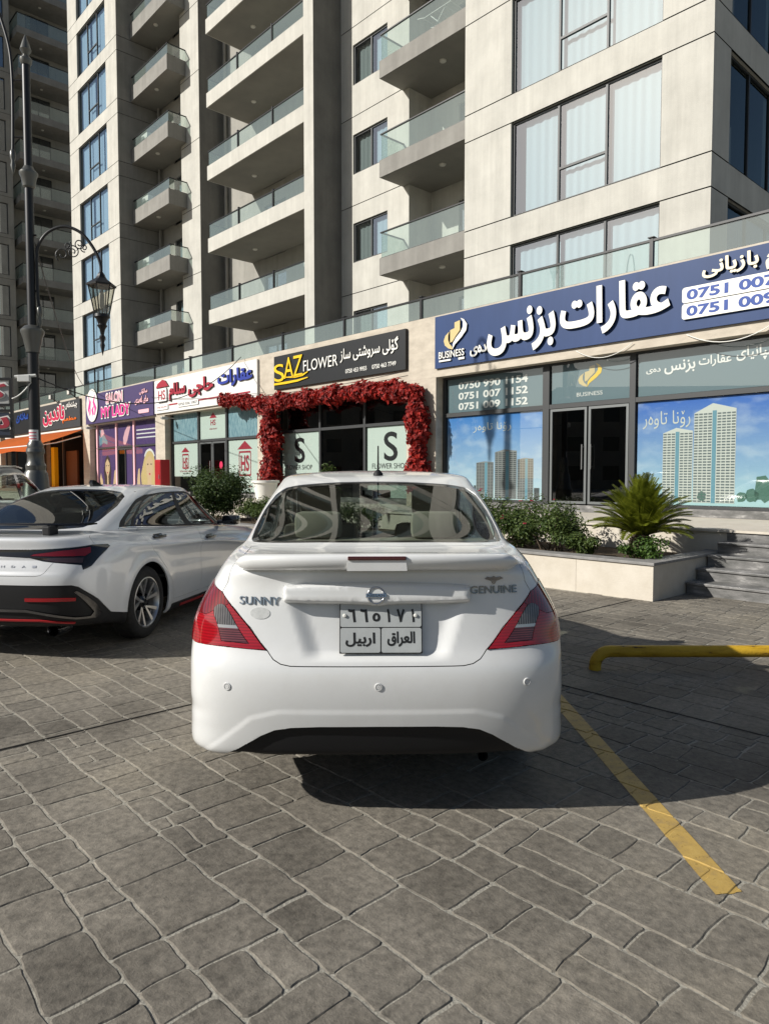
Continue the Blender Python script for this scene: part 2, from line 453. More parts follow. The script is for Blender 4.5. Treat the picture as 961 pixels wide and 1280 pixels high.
# =================================================================== ground
def ground_mats():
    m = mottled('stamped_concrete_joint', (0.27,0.255,0.215), (0.35,0.33,0.28), 9.0, 0.95, 0.6, 90.0, coord='Object', detail=8)
    t = mat('stamped_concrete', (0.12,0.11,0.1), 0.72, spec=0.3)
    tc = nd(t, 'ShaderNodeTexCoord'); geo = nd(t, 'ShaderNodeNewGeometry')
    n1 = nd(t, 'ShaderNodeTexNoise'); n1.inputs['Scale'].default_value = 1.1; n1.inputs['Detail'].default_value = 6
    n2 = nd(t, 'ShaderNodeTexNoise'); n2.inputs['Scale'].default_value = 26; n2.inputs['Detail'].default_value = 8; n2.inputs['Roughness'].default_value = 0.72
    n3 = nd(t, 'ShaderNodeTexNoise'); n3.inputs['Scale'].default_value = 120; n3.inputs['Detail'].default_value = 5
    for n in (n1, n2, n3): ln(t, tc.outputs['Object'], n.inputs['Vector'])
    r1 = nd(t, 'ShaderNodeValToRGB')
    r1.color_ramp.elements[0].position = 0.3; r1.color_ramp.elements[0].color = (0.152,0.138,0.116,1)
    r1.color_ramp.elements[1].position = 0.72; r1.color_ramp.elements[1].color = (0.212,0.192,0.160,1)
    ln(t, n1.outputs['Fac'], r1.inputs['Fac'])
    r2 = nd(t, 'ShaderNodeValToRGB')
    r2.color_ramp.elements[0].position = 0.30; r2.color_ramp.elements[0].color = (0.42,0.42,0.42,1)
    r2.color_ramp.elements[1].position = 0.70; r2.color_ramp.elements[1].color = (1.60,1.58,1.55,1)
    ln(t, n2.outputs['Fac'], r2.inputs['Fac'])
    mu = nd(t, 'ShaderNodeMix', data_type='RGBA', blend_type='MULTIPLY'); mu.inputs[0].default_value = 0.75
    ln(t, r1.outputs['Color'], mu.inputs[6]); ln(t, r2.outputs['Color'], mu.inputs[7])
    mr = nd(t, 'ShaderNodeMapRange'); mr.inputs['To Min'].default_value = 0.86; mr.inputs['To Max'].default_value = 1.14
    ln(t, geo.outputs['Random Per Island'], mr.inputs['Value'])
    hs = nd(t, 'ShaderNodeHueSaturation'); ln(t, mr.outputs['Result'], hs.inputs['Value']); ln(t, mu.outputs[2], hs.inputs['Color'])
    # pale specks and scuffs
    r3 = nd(t, 'ShaderNodeValToRGB'); r3.color_ramp.elements[0].position = 0.66; r3.color_ramp.elements[1].position = 0.78
    ln(t, n3.outputs['Fac'], r3.inputs['Fac'])
    m3 = nd(t, 'ShaderNodeMix', data_type='RGBA'); m3.inputs[7].default_value = (0.36,0.34,0.30,1)
    sc = nd(t, 'ShaderNodeMath', operation='MULTIPLY'); sc.inputs[1].default_value = 0.5
    ln(t, r3.outputs['Color'], sc.inputs[0]); ln(t, sc.outputs[0], m3.inputs[0]); ln(t, hs.outputs['Color'], m3.inputs[6])
    # oil and tyre stains, trodden-in sand
    n4 = nd(t, 'ShaderNodeTexNoise'); n4.inputs['Scale'].default_value = 0.55; n4.inputs['Detail'].default_value = 9; n4.inputs['Roughness'].default_value = 0.7
    ln(t, tc.outputs['Object'], n4.inputs['Vector'])
    r4 = nd(t, 'ShaderNodeValToRGB'); r4.color_ramp.elements[0].position = 0.34; r4.color_ramp.elements[0].color = (0.66,0.65,0.64,1)
    r4.color_ramp.elements[1].position = 0.50; r4.color_ramp.elements[1].color = (1,1,1,1); e4 = r4.color_ramp.elements.new(0.70); e4.color = (1.16,1.14,1.08,1)
    ln(t, n4.outputs['Fac'], r4.inputs['Fac'])
    m4 = nd(t, 'ShaderNodeMix', data_type='RGBA', blend_type='MULTIPLY'); m4.inputs[0].default_value = 1.0
    ln(t, m3.outputs[2], m4.inputs[6]); ln(t, r4.outputs['Color'], m4.inputs[7])
    ln(t, m4.outputs[2], bsdf(t).inputs['Base Color'])
    ad = nd(t, 'ShaderNodeMath', operation='ADD'); ln(t, n2.outputs['Fac'], ad.inputs[0])
    s3 = nd(t, 'ShaderNodeMath', operation='MULTIPLY'); s3.inputs[1].default_value = 0.35; ln(t, n3.outputs['Fac'], s3.inputs[0]); ln(t, s3.outputs[0], ad.inputs[1])
    bp = nd(t, 'ShaderNodeBump'); bp.inputs['Strength'].default_value = 0.6; bp.inputs['Distance'].default_value = 0.008
    ln(t, ad.outputs[0], bp.inputs['Height']); ln(t, bp.outputs['Normal'], bsdf(t).inputs['Normal'])
    return m, t
M['joint'], M['paver'] = ground_mats()

def wob(x, y):
    """smooth field that makes the stamped joints wander"""
    a = (math.sin(x*6.1+1.3*math.sin(y*4.7))+math.sin(x*13.3-y*10.1+2.0)*0.55+math.sin(x*37+y*31)*0.30+math.sin(x*71-y*63)*0.16)
    b = (math.sin(y*5.7+1.1*math.sin(x*4.9)+0.7)+math.sin(y*14.1+x*9.7)*0.55+math.sin(y*41-x*35)*0.30+math.sin(y*77+x*59)*0.16)
    return x+a*0.0075, y+b*0.0075

def make_paving():
    """irregular slate courses: bands along the facade, some split lengthwise, cut into uneven lengths"""
    rnd = random.Random(11)
    S0, S1, D0, D1 = -24.0, 8.4, -16.5, -1.2
    cells = []
    def cut(y0, y1, long):
        x = S0-rnd.random()*0.3; h = y1-y0
        while x < S1:
            l = rnd.choice((0.13,0.18,0.22,0.24,0.28,0.32,0.38))*(1.0 if long else 0.85)
            if h > 0.18 and rnd.random() < 0.13:            # two narrow ones side by side
                m = y0+h*rnd.uniform(0.36,0.64)
                xa = x; 
                for a, b in ((y0, m), (m, y1)):
                    if rnd.random() < 0.10:
                        k = x+l*rnd.uniform(0.35,0.65); cells.append((x, k, a, b)); cells.append((k, x+l, a, b))
                    else: cells.append((x, x+l, a, b))
            elif rnd.random() < 0.012:
                k = x+rnd.uniform(0.05,0.08); cells.append((x, k, y0, y1)); cells.append((k, x+l, y0, y1))
            else: cells.append((x, x+l, y0, y1))
            x += l
    y = D0
    while y < D1:
        h = rnd.choice((0.12,0.17,0.20,0.22,0.25,0.28)); cut(y, y+h, h > 0.22); y += h
    mb = MB()
    cs, cd = 4.74, -12.4
    for x0, x1, y0, y1 in cells:
        if y1 > -4.4 and -14 < x0 and x1 < 0.7: continue      # under the planter
        dist = math.hypot((x0+x1)/2-cs, (y0+y1)/2-cd)
        if dist < 0.3 or dist > 24: continue
        st = 0.03 if dist < 5 else 0.06 if dist < 9 else 0.3
        g = rnd.uniform(0.0016, 0.0036)
        c = 0.010
        off = [rnd.uniform(-0.008, 0.008) for _ in range(4)]
        x0 += off[0]*0.6; x1 += off[1]*0.6
        ring = []
        for (ax, ay, bx, by) in ((x0+g+c, y0+g, x1-g-c, y0+g), (x1-g, y0+g+c, x1-g, y1-g-c), (x1-g-c, y1-g, x0+g+c, y1-g), (x0+g, y1-g-c, x0+g, y0+g+c)):
            L = math.hypot(bx-ax, by-ay); n = max(1, int(L/st))
            for k in range(n+1): ring.append((ax+(bx-ax)*k/n, ay+(by-ay)*k/n))
        mx, my = (x0+x1)/2, (y0+y1)/2
        W = [wob(p[0]+rnd.uniform(-1,1)*0.0008, p[1]+rnd.uniform(-1,1)*0.0008) for p in ring]
        zt = rnd.uniform(-0.0008, 0.0008); tx = rnd.uniform(-0.004, 0.004); ty = rnd.uniform(-0.004, 0.004)
        inn = []
        for p, q in zip(ring, W):
            dx, dy = p[0]-mx, p[1]-my; l = math.hypot(dx, dy)
            inn.append((q[0]-dx/l*0.006, q[1]-dy/l*0.006))
        n = len(ring)
        vs = [(q[0], q[1], -0.009) for q in W] + [(q[0], q[1], zt-0.0048+tx*(q[0]-mx)+ty*(q[1]-my)) for q in inn]
        fs = [(k, (k+1) % n, n+(k+1) % n, n+k) for k in range(n)] + [tuple(n+k for k in range(n))]
        mb.mesh(vs, fs)
    return mb
g = MB(); g.face([(-400,-400,-0.0085),(400,-400,-0.0085),(400,400,-0.0085),(-400,400,-0.0085)])
tag(g.build('ground', M['joint']), kind='structure')
pv = make_paving()
paving = tag(pv.build('pavement', M['paver'], loc=P0, rz=RF, fix=False), kind='structure')
# slab joints sawn across the paving
sj = MB()
sj.box(0.587, 0.592, -16.4, -4.6, -0.004, 0.0022); sj.box(-14, 8, -8.154, -8.150, -0.004, 0.0020); sj.box(-6.3, -6.291, -16.4, -4.6, -0.004, 0.0022)
tag(sj.build('pavement_joint', mat('saw_cut', (0.075,0.07,0.062), 0.9), loc=P0, rz=RF), kind='structure')

# yellow line painted over the pavers: the paver surface itself, clipped to the stripe and coated
def make_line():
    bm = bmesh.new()
    vs = {}
    mw = Matrix.Translation(P0) @ Matrix.Rotation(RF, 4, 'Z')
    me = paving.data
    bm.from_mesh(me); bm.transform(mw)
    far = [v for v in bm.verts if not (0.6 < v.co.x < 1.9 and 1.9 < v.co.y < 7.3)]
    bmesh.ops.delete(bm, geom=far, context='VERTS')
    q = [bm.verts.new(p) for p in ((0.6,1.9,-0.0082),(1.9,1.9,-0.0082),(1.9,7.3,-0.0082),(0.6,7.3,-0.0082))]
    bm.faces.new(q)
    for co, no in (((1.160,2.45,0),(-1,-0.033,0)), ((1.262,2.45,0),(1,0.033,0)), ((1.26,2.44,0),(0.18,-1,0)), ((1.2,7.0,0),(0,1,0))):
        bmesh.ops.bisect_plane(bm, geom=bm.verts[:]+bm.edges[:]+bm.faces[:], plane_co=co, plane_no=no, clear_outer=True)
    for v in bm.verts: v.co.z += 0.0025
    out = bpy.data.meshes.new('parking_line'); bm.to_mesh(out); bm.free()
    m = mat('worn_yellow_paint', (0.62,0.40,0.07), 0.6)
    tc = nd(m, 'ShaderNodeTexCoord')
    nz = nd(m, 'ShaderNodeTexNoise'); nz.inputs['Scale'].default_value = 11; nz.inputs['Detail'].default_value = 10; nz.inputs['Roughness'].default_value = 0.7
    ln(m, tc.outputs['Object'], nz.inputs['Vector'])
    rp = nd(m, 'ShaderNodeValToRGB')
    rp.color_ramp.elements[0].position = 0.30; rp.color_ramp.elements[0].color = (0.30,0.21,0.09,1)
    rp.color_ramp.elements[1].position = 0.50; rp.color_ramp.elements[1].color = (0.44,0.29,0.075,1)
    e = rp.color_ramp.elements.new(0.75); e.color = (0.52,0.36,0.11,1)
    ln(m, nz.outputs['Fac'], rp.inputs['Fac']); ln(m, rp.outputs['Color'], bsdf(m).inputs['Base Color'])
    bp = nd(m, 'ShaderNodeBump'); bp.inputs['Strength'].default_value = 0.5; bp.inputs['Distance'].default_value = 0.006
    ln(m, nz.outputs['Fac'], bp.inputs['Height']); ln(m, bp.outputs['Normal'], bsdf(m).inputs['Normal'])
    wn_ = nd(m, 'ShaderNodeTexNoise'); wn_.inputs['Scale'].default_value = 38; wn_.inputs['Detail'].default_value = 8; wn_.inputs['Roughness'].default_value = 0.75
    ln(m, tc.outputs['Object'], wn_.inputs['Vector'])
    wr_ = nd(m, 'ShaderNodeValToRGB'); wr_.color_ramp.elements[0].position = 0.30; wr_.color_ramp.elements[1].position = 0.42
    ln(m, wn_.outputs['Fac'], wr_.inputs['Fac']); ln(m, wr_.outputs['Color'], bsdf(m).inputs['Alpha'])
    out.materials.append(m)
    o = bpy.data.objects.new('parking_line', out); COL.objects.link(o)
    tag(o, kind='structure')
make_line()

# =================================================================== wall builder
def wall(mb, s0, s1, z0, z1, d, openings=(), grooves=(), reveal=0.16, gd=0.03, gh=0.028):
    """sheet facing -y at depth d with rectangular openings (with reveals) and horizontal recessed joints"""
    zs = {z0, z1}; ss = {s0, s1}
    for o in openings: ss |= {o[0], o[1]}; zs |= {o[2], o[3]}
    gr = []
    for gz in grooves:
        a, b = gz-gh/2, gz+gh/2
        if a > z0 and b < z1: gr.append((a, b)); zs |= {a, b}
    zs = sorted(zs); ss = sorted(ss)
    for i in range(len(ss)-1):
        for j in range(len(zs)-1):
            a, b, c, e = ss[i], ss[i+1], zs[j], zs[j+1]
            if b-a < 1e-6 or e-c < 1e-6: continue
            mx, mz = (a+b)/2, (c+e)/2
            if any(o[0] < mx < o[1] and o[2] < mz < o[3] for o in openings): continue
            if any(p < mz < q for p, q in gr):
                y = d+gd; mb.cur = 1
                mb.face([(a,y,c),(b,y,c),(b,y,e),(a,y,e)])
                mb.face([(a,d,c),(b,d,c),(b,y,c),(a,y,c)]); mb.face([(a,y,e),(b,y,e),(b,d,e),(a,d,e)])
                mb.cur = 0
            else:
                mb.face([(a,d,c),(b,d,c),(b,d,e),(a,d,e)])
    for o in openings:
        a, b, c, e = o[:4]; y = d+reveal
        mb.face([(a,d,c),(a,y,c),(a,y,e),(a,d,e)]); mb.face([(b,d,c),(b,d,e),(b,y,e),(b,y,c)])
        mb.face([(a,d,c),(b,d,c),(b,y,c),(a,y,c)]); mb.face([(a,d,e),(a,y,e),(b,y,e),(b,d,e)])

def curtain_mesh(mb, s0, s1, z0, z1, y, amp=0.012, wl=0.24, seed=0):
    r = random.Random(seed); n = max(4, int((s1-s0)/wl*8))
    ph = r.uniform(0, 6); pr = None
    for k in range(n+1):
        s = s0+(s1-s0)*k/n
        yy = y+amp*(math.sin(s/wl*2*math.pi+ph+0.9*math.sin(s*3.1+ph)))*(0.75+0.25*math.sin(s*7+ph))
        if pr: mb.face([(pr[0],pr[1],z0),(s,yy,z0),(s,yy,z1),(pr[0],pr[1],z1)])
        pr = (s, yy)

def frame_bars(mb, s0, s1, z0, z1, y0, y1, t, vs=(), hs=()):
    """outer frame plus vertical bars vs [(s, za, zb)] and horizontal bars hs [(z, sa, sb)]"""
    mb.box(s0, s0+t, y0, y1, z0, z1); mb.box(s1-t, s1, y0, y1, z0, z1)
    mb.box(s0+t, s1-t, y0, y1, z0, z0+t); mb.box(s0+t, s1-t, y0, y1, z1-t, z1)
    for s, a, b in vs: mb.box(s-t/2, s+t/2, y0, y1, a, b)
    for z, a, b in hs: mb.box(a, b, y0, y1, z-t/2, z+t/2)

def add_window(parent, s0, s1, z0, z1, d, vs=(), sub=None, gl='glass_win', cur=(), t=0.055, loc=(0,0,0), seed=0, rz=None):
    """window part > pane, curtain; coordinates of parent; returns the frame object"""
    zc = z0
    f = MB(); frame_bars(f, 0, s1-s0, 0, z1-z0, 0, 0.07, t, [(v-s0, t, z1-z0-t) for v in vs])
    if sub:   # (sa, sb, z) a transom between two bars
        f.box(sub[0]-s0+t/2, sub[1]-s0-t/2, 0.002, 0.068, sub[2]-z0-t/2, sub[2]-z0+t/2)
    o = f.build('window', M['alu'], parent, loc=(s0, d, z0))
    g = MB(); g.face([(t*0.5,0.035,t*0.5),(s1-s0-t*0.5,0.035,t*0.5),(s1-s0-t*0.5,0.035,z1-z0-t*0.5),(t*0.5,0.035,z1-z0-t*0.5)])
    g.build('pane', M[gl], o, fix=False)
    for i, (a, b, mname) in enumerate(cur):
        c = MB(); curtain_mesh(c, a-s0, b-s0, 0.02, z1-z0-0.02, 0.17, seed=seed*7+i)
        c.build('curtain', M[mname], o, smooth=True, fix=False)
    return o

FL = 3.07          # storey height
Z_WIN = 4.33       # top of the terrace-level window band minus one storey

def shift(o, dz):
    o.location.z += dz
    return o

# =================================================================== apartment building
apt = empty('apartment_building', P0, RF, 'beige apartment tower with stacked glass-railed balconies rising above the row of shops', 'apartment building')
NF = 11
ZT = 7.40 + FL*(NF-1) + 1.6
win_top = [7.40+FL*k for k in range(NF)]
def slabs(z_off): return [z_off+FL*k for k in range(NF)]
Z0 = 4.35
# corner block -------------------------------------------------------
ops = [(-6.75, -2.75, t-2.36, t) for t in win_top]
gv = [t for t in win_top]+[t-2.36 for t in win_top]
w = MB(); wall(w, -8.30, -1.66, Z0, ZT, 2.6, ops, gv)
w.box(-8.30, -1.66, 2.6, 3.0, ZT, ZT+0.02, skip='b')
w.face([(-8.30,2.6,Z0),(-8.30,2.6,ZT),(-8.30,8.0,ZT),(-8.30,8.0,Z0)])
w.build('wall', [M['stucco'], M['sealant']], apt)
# its flank, seen on the right of the picture, built in its own turned frame
fl = MB(); fops = [(0.85, 4.6, t-2.36, t) for t in win_top]
wall(fl, 0, 14.0, Z0, ZT, 0, fops, gv)
flank = fl.build('wall', [M['stucco'], M['sealant']], apt, loc=(-1.66, 2.6, 0), rz=rad(90))
pr = None
for k, t in enumerate(win_top):
    if k < 4:
        cur = [[(-6.6,-5.4,'curtain'),(-5.3,-4.15,'curtain'),(-4.05,-2.85,'curtain')],
               [(-6.45,-5.42,'curtain'),(-5.3,-4.15,'curtain'),(-4.05,-2.85,'curtain')],
               [(-6.7,-2.8,'curtain')], [(-6.7,-5.5,'curtain'),(-4.0,-2.8,'curtain')]][k]
        o = add_window(apt, -6.75, -2.75, t-2.36, t, 2.68, (-5.38,-4.10), (-5.38,-4.10,t-1.55), 'glass_win', cur, seed=k)
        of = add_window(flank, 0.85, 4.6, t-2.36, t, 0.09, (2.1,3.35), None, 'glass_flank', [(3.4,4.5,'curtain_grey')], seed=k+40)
    else:
        shift(copy_tree(pr[0], apt), FL*(k-3)); shift(copy_tree(pr[1], flank), FL*(k-3))
    if k == 3: pr = (o, of)
# window wall and the recess with the right-hand balconies --------------------
wt = [t-0.05 for t in win_top]
ops = [(-14.93, -13.15, t-1.37, t) for t in wt]
w = MB(); wall(w, -15.58, -12.12, Z0, ZT, 4.25, ops, [t+0.62 for t in wt])
w.face([(-12.12,4.25,Z0),(-12.12,5.3,Z0),(-12.12,5.3,ZT),(-12.12,4.25,ZT)])
dops = [(-10.9, -8.75, t-2.42, t-0.10) for t in win_top]
wall(w, -12.12, -8.30, Z0, ZT, 5.3, dops, [])
w.build('wall', [M['stucco'], M['sealant']], apt)
for k, t in enumerate(wt):
    if k == 0:
        a = add_window(apt, -14.93, -13.15, t-1.37, t, 4.31, (-14.02,), None, 'glass_win', [(-14.85,-14.1,'curtain_grey'),(-13.9,-13.2,'curtain')], seed=20)
        b = add_window(apt, -10.9, -8.75, t-2.37, t-0.05, 5.36, (-9.85,), None, 'glass_win', [(-10.8,-9.3,'curtain')], seed=30)
    else:
        shift(copy_tree(a, apt), FL*k); shift(copy_tree(b, apt), FL*k)
# pier between window wall and the long balconies
w = MB(); w.box(-16.14, -15.58, 3.0, 6.6, Z0, ZT, skip='br'); w.build('pier', M['stucco'], apt)
w = MB(); w.face([(-15.58,3.0,Z0),(-15.58,6.6,Z0),(-15.58,6.6,ZT),(-15.58,3.0,ZT)]); w.build('shade_toned_flank', M['stucco_dark'], apt)  # shade of this side put into a darker stucco colour
# back walls of the long balconies ------------------------------------------
ops1 = [(-22.6, -20.9, t-2.42, t-0.1) for t in win_top]
w = MB(); wall(w, -25.95, -19.6, Z0, ZT, 5.55, ops1, [])
w.face([(-19.6,5.55,Z0),(-19.6,6.5,Z0),(-19.6,6.5,ZT),(-19.6,5.55,ZT)])
ops2 = [(-18.6, -16.9, t-2.42, t-0.1) for t in win_top]
wall(w, -19.6, -16.14, Z0, ZT, 6.5, ops2, [])
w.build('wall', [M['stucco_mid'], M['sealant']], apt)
for k, t in enumerate(win_top):
    if k == 0:
        a = add_window(apt, -22.6, -20.9, t-2.42, t-0.1, 5.62, (-21.75,), None, 'glass_win', [(-22.5,-21.8,'curtain')], seed=50)
        b = add_window(apt, -18.6, -16.9, t-2.42, t-0.1, 6.57, (-17.75,), None, 'glass_win', [(-17.7,-17.0,'curtain')], seed=51)
    else:
        shift(copy_tree(a, apt), FL*k); shift(copy_tree(b, apt), FL*k)
# sunlit strip left of the long balconies and its flank with shade put into the stucco colour, then the recess of the small balconies
w = MB(); wall(w, -27.75, -25.95, Z0, ZT, 4.25, [], [t+0.62 for t in wt])
fk = MB(); fk.face([(-25.95,4.25,Z0),(-25.95,5.55,Z0),(-25.95,5.55,ZT),(-25.95,4.25,ZT)]); fk.build('shade_toned_flank', M['stucco_dark'], apt)
w.face([(-27.75,4.25,Z0),(-27.75,4.25,ZT),(-27.75,4.8,ZT),(-27.75,4.8,Z0)])
dops = [(-29.6, -28.2, t-2.42, t-0.1) for t in win_top]
w.build('wall', [M['stucco'], M['sealant']], apt)
w = MB(); wall(w, -31.22, -27.75, Z0, ZT, 4.8, dops, []); w.build('wall', [M['stucco_mid'], M['sealant']], apt)
for k, t in enumerate(win_top):
    if k == 0: a = add_window(apt, -29.6, -28.2, t-2.42, t-0.1, 4.87, (-28.9,), None, 'glass_win', [(-29.5,-29.0,'curtain')], seed=60)
    else: shift(copy_tree(a, apt), FL*k)
# left block -----------------------------------------------------------------
ops = [(-36.55, -32.6, t-2.36, t) for t in win_top]
w = MB(); wall(w, -37.9, -31.22, Z0, ZT, 2.6, ops, gv)
w.face([(-37.9,2.6,Z0),(-37.9,2.6,ZT),(-37.9,10,ZT),(-37.9,10,Z0)])
w.build('wall', [M['stucco'], M['sealant']], apt)
f2 = MB(); wall(f2, 0, 2.3, Z0, ZT, 0, [], gv)
f2.build('wall', [M['stucco_grey'], M['sealant']], apt, loc=(-31.22, 2.6, 0), rz=rad(90))  # greyer stucco colour carries the shade of this flank
pat = [[(-36.5,-35.2,'curtain_sky_tone'),(-34.9,-32.7,'curtain_sky_tone')], [(-36.5,-33.6,'curtain_sky_tone'),(-33.4,-32.7,'curtain_sky_tone')], [(-36.5,-34.6,'curtain_sky_tone'),(-34.3,-32.7,'curtain_sky_tone')]]
src = [add_window(apt, -36.55, -32.6, win_top[k]-2.36, win_top[k], 2.68, (-35.2,-33.9), (-35.2,-33.9,win_top[k]-1.55), 'glass_blue', pat[k], seed=70+k) for k in range(3)]
for k in range(3, NF): shift(copy_tree(src[k % 3], apt), FL*(k-k % 3))
# dark room shell behind all the windows, roof and far side
rm = MB()
for a, b, d in ((-8.2,-1.8,4.4), (-15.5,-13.0,5.6), (-12.0,-8.4,6.8), (-25.9,-19.7,7.2), (-19.5,-16.2,7.8), (-31.1,-27.8,6.4), (-37.8,-31.3,4.4)):
    rm.face([(a,d,Z0),(b,d,Z0),(b,d,ZT),(a,d,ZT)])
    for t in win_top: rm.face([(a,d,t-2.6),(b,d,t-2.6),(b,2.9 if d < 5 else d-1.1,t-2.6),(a,2.9 if d < 5 else d-1.1,t-2.6)])
rm.build('room_shell', M['interior'], apt)
rf = MB(); rf.box(-37.9, -1.66, 8.0, 16.0, Z0, ZT, skip='b'); rf.box(-37.9,-31.22,2.6,8.0,ZT-0.02,ZT); rf.box(-31.22,-8.3,4.25,8.0,ZT-0.02,ZT); rf.box(-8.3,-1.66,3.0,8.0,ZT-0.02,ZT)
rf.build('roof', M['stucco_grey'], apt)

# balconies ------------------------------------------------------------------
def balcony(s0, s1, d0, d1, zb, ztop, zrail, m, name='balcony', posts=(), left=True, right=False):
    """slab part > fascia-deep slab, glass panels, handrail, posts, ceiling lamp"""
    b = MB(); b.box(s0, s1, d0, d1, 0, ztop-zb, skip='')
    o = b.build(name, m, apt, loc=(0, 0, zb))
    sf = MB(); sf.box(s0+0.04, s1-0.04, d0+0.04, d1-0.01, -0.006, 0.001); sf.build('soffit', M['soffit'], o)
    h = zrail-zb; hs = ztop-zb
    g = MB(); y = d0+0.06
    edges = [s0+0.03]+list(posts)+[s1-0.03]
    for i in range(len(edges)-1):
        g.face([(edges[i]+0.02,y,hs+0.03),(edges[i+1]-0.02,y,hs+0.03),(edges[i+1]-0.02,y,h-0.03),(edges[i]+0.02,y,h-0.03)])
    if left: g.face([(s0+0.03,y,hs+0.03),(s0+0.03,d1-0.9,hs+0.03),(s0+0.03,d1-0.9,h-0.03),(s0+0.03,y,h-0.03)])
    if right: g.face([(s1-0.03,y,hs+0.03),(s1-0.03,d1-0.1,hs+0.03),(s1-0.03,d1-0.1,h-0.03),(s1-0.03,y,h-0.03)])
    g.build('glass_panel', M['glass_rail'], o, fix=False)
    r = MB(); r.box(s0, s1, y-0.03, y+0.03, h-0.035, h)
    r.box(s0, s1, y-0.02, y+0.02, hs+0.004, hs+0.03)
    if left: r.box(s0, s0+0.05, y+0.03, d1-0.9, h-0.035, h)
    if right: r.box(s1-0.05, s1, y+0.03, d1-0.1, h-0.035, h)
    for p in posts: r.box(p-0.03, p+0.03, y-0.045, y+0.045, hs+0.03, h+0.06)
    r.build('handrail', M['black_metal'], o)
    l = MB()
    n = 2 if s1-s0 > 6 else 1
    for k in range(n):
        cs = s0+(s1-s0)*((k+0.5)/n); l.lathe([(0.001,-0.05),(0.09,-0.045),(0.11,-0.02),(0.11,-0.004)], 12, (cs,(d0+d1)/2-0.3,0))
    l.build('ceiling_lamp', M['lamp_white'], o, smooth=True, auto=40)
    return o
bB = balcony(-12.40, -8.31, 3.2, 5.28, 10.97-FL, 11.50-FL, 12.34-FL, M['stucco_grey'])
bC = balcony(-23.55, -16.16, 3.3, 6.3, 11.16-FL, 11.76-FL, 12.40-FL, M['stucco'], posts=(-21.1,-18.6))
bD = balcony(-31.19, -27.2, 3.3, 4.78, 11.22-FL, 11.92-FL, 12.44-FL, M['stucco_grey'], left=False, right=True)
for k in range(1, NF-1):
    for b in (bB, bC, bD): shift(copy_tree(b, apt), FL*k)
# rain pipes in the recesses
dp = MB(); dp.tube([(-30.9,4.62,Z0),(-30.9,4.62,ZT)], 0.07, 8); dp.tube([(-25.6,5.40,Z0),(-25.6,5.40,ZT)], 0.07, 8)
dp.build('rain_pipe', M['stucco_grey'], apt, smooth=True, auto=50)

# air conditioners standing on the small balconies
def aircon(x, d, z, label):
    t = empty('air_conditioner', fw(x, d, z), RF, label, 'air conditioner', 'air conditioners on the balconies')
    b = MB(); b.bbox(-0.38, 0.38, -0.13, 0.13, 0.05, 0.62, 0.02); b.box(-0.3,-0.24,-0.12,0.12,0,0.05); b.box(0.24,0.3,-0.12,0.12,0,0.05)
    b.build('casing', M['white_plastic'], t)
    f = MB(); f.lathe([(0.001,-0.012),(0.2,-0.012),(0.21,0.0)], 20, (-0.08,-0.135,0.33), 'y'); f.build('fan_grille', M['alu_grey'], t)
for k, lab in ((1,'white air conditioner on the lowest small balcony of the left recess'), (2,'white air conditioner on the second small balcony up in the left recess'),
               (3,'white air conditioner on the third small balcony up in the left recess'), (4,'white air conditioner behind glass on the fourth small balcony up')):
    zz = 11.92-FL+FL*(k-1)
    aircon(-30.5, 3.75, zz+0.002, lab)
# clothes airer on an upper balcony on the right
ax = empty('drying_rack', fw(-10.4, 4.0, 11.5+FL+0.002), RF, 'white folding clothes airer on an upper balcony beside the corner block', 'drying rack')
r = MB()
for y in (-0.25, 0.25):
    r.tube([(-0.55,y,0),(0.3,y,0.85)], 0.012, 6); r.tube([(0.55,y,0),(-0.3,y,0.85)], 0.012, 6)
for x in (-0.55,-0.3,0,0.3,0.55): r.tube([(x,-0.3,0.86),(x,0.3,0.86)], 0.008, 6)
for y in (-0.3,0.3): r.tube([(-0.8,y,0.95 if y else 0.86),(-0.5,y,0.86),(0.5,y,0.86),(0.8,y,0.95)], 0.01, 6)
r.build('rack_frame', M['white_plastic'], ax)

# =================================================================== second tower beyond, its shaded flank towards us
RT = math.atan2(0.6786, 0.7345)
tw = empty('apartment_building', fw(-55.0, 0, 0), RT, 'shaded grey apartment tower behind the street lamp at the left', 'apartment building')
NT = 13; ZTT = 6.75+FL*(NT-1)+2
tt = [6.75+FL*k for k in range(NT)]
w = MB()
wall(w, -2.0, 4.35, 0, ZTT, 0, [(1.6, 3.95, t-2.3, t) for t in tt], [t+0.5 for t in tt])
w.face([(-2,0,0),(-2,0,ZTT),(-2,12,ZTT),(-2,12,0)])
w.face([(4.35,0,0),(4.35,1.3,0),(4.35,1.3,ZTT),(4.35,0,ZTT)])
wall(w, 4.35, 14.0, 0, ZTT, 1.3, [(5.9, 7.6, t-2.3, t) for t in tt]+[(9.6, 11.3, t-2.3, t) for t in tt], [])
w.box(-2, 14, 2.6, 12, ZTT-0.02, ZTT)
w.build('wall', [M['stucco_mid'], M['sealant']], tw)
rm = MB(); rm.face([(-1.9,1.2,0),(4.3,1.2,0),(4.3,1.2,ZTT),(-1.9,1.2,ZTT)]); rm.face([(4.4,2.6,0),(14,2.6,0),(14,2.6,ZTT),(4.4,2.6,ZTT)])
rm.build('room_shell', M['interior'], tw)
a = add_window(tw, 1.6, 3.95, tt[0]-2.3, tt[0], 0.08, (2.75,), None, 'glass_win', [(1.7,2.2,'curtain_grey'),(2.9,3.3,'curtain')], seed=90)
b = add_window(tw, 5.9, 7.6, tt[0]-2.3, tt[0], 1.38, (6.75,), None, 'glass_win', [(5.95,6.3,'curtain_grey')], seed=91)
bl = MB(); bl.box(4.6, 9.0, -1.0, 1.28, 0, 0.5)
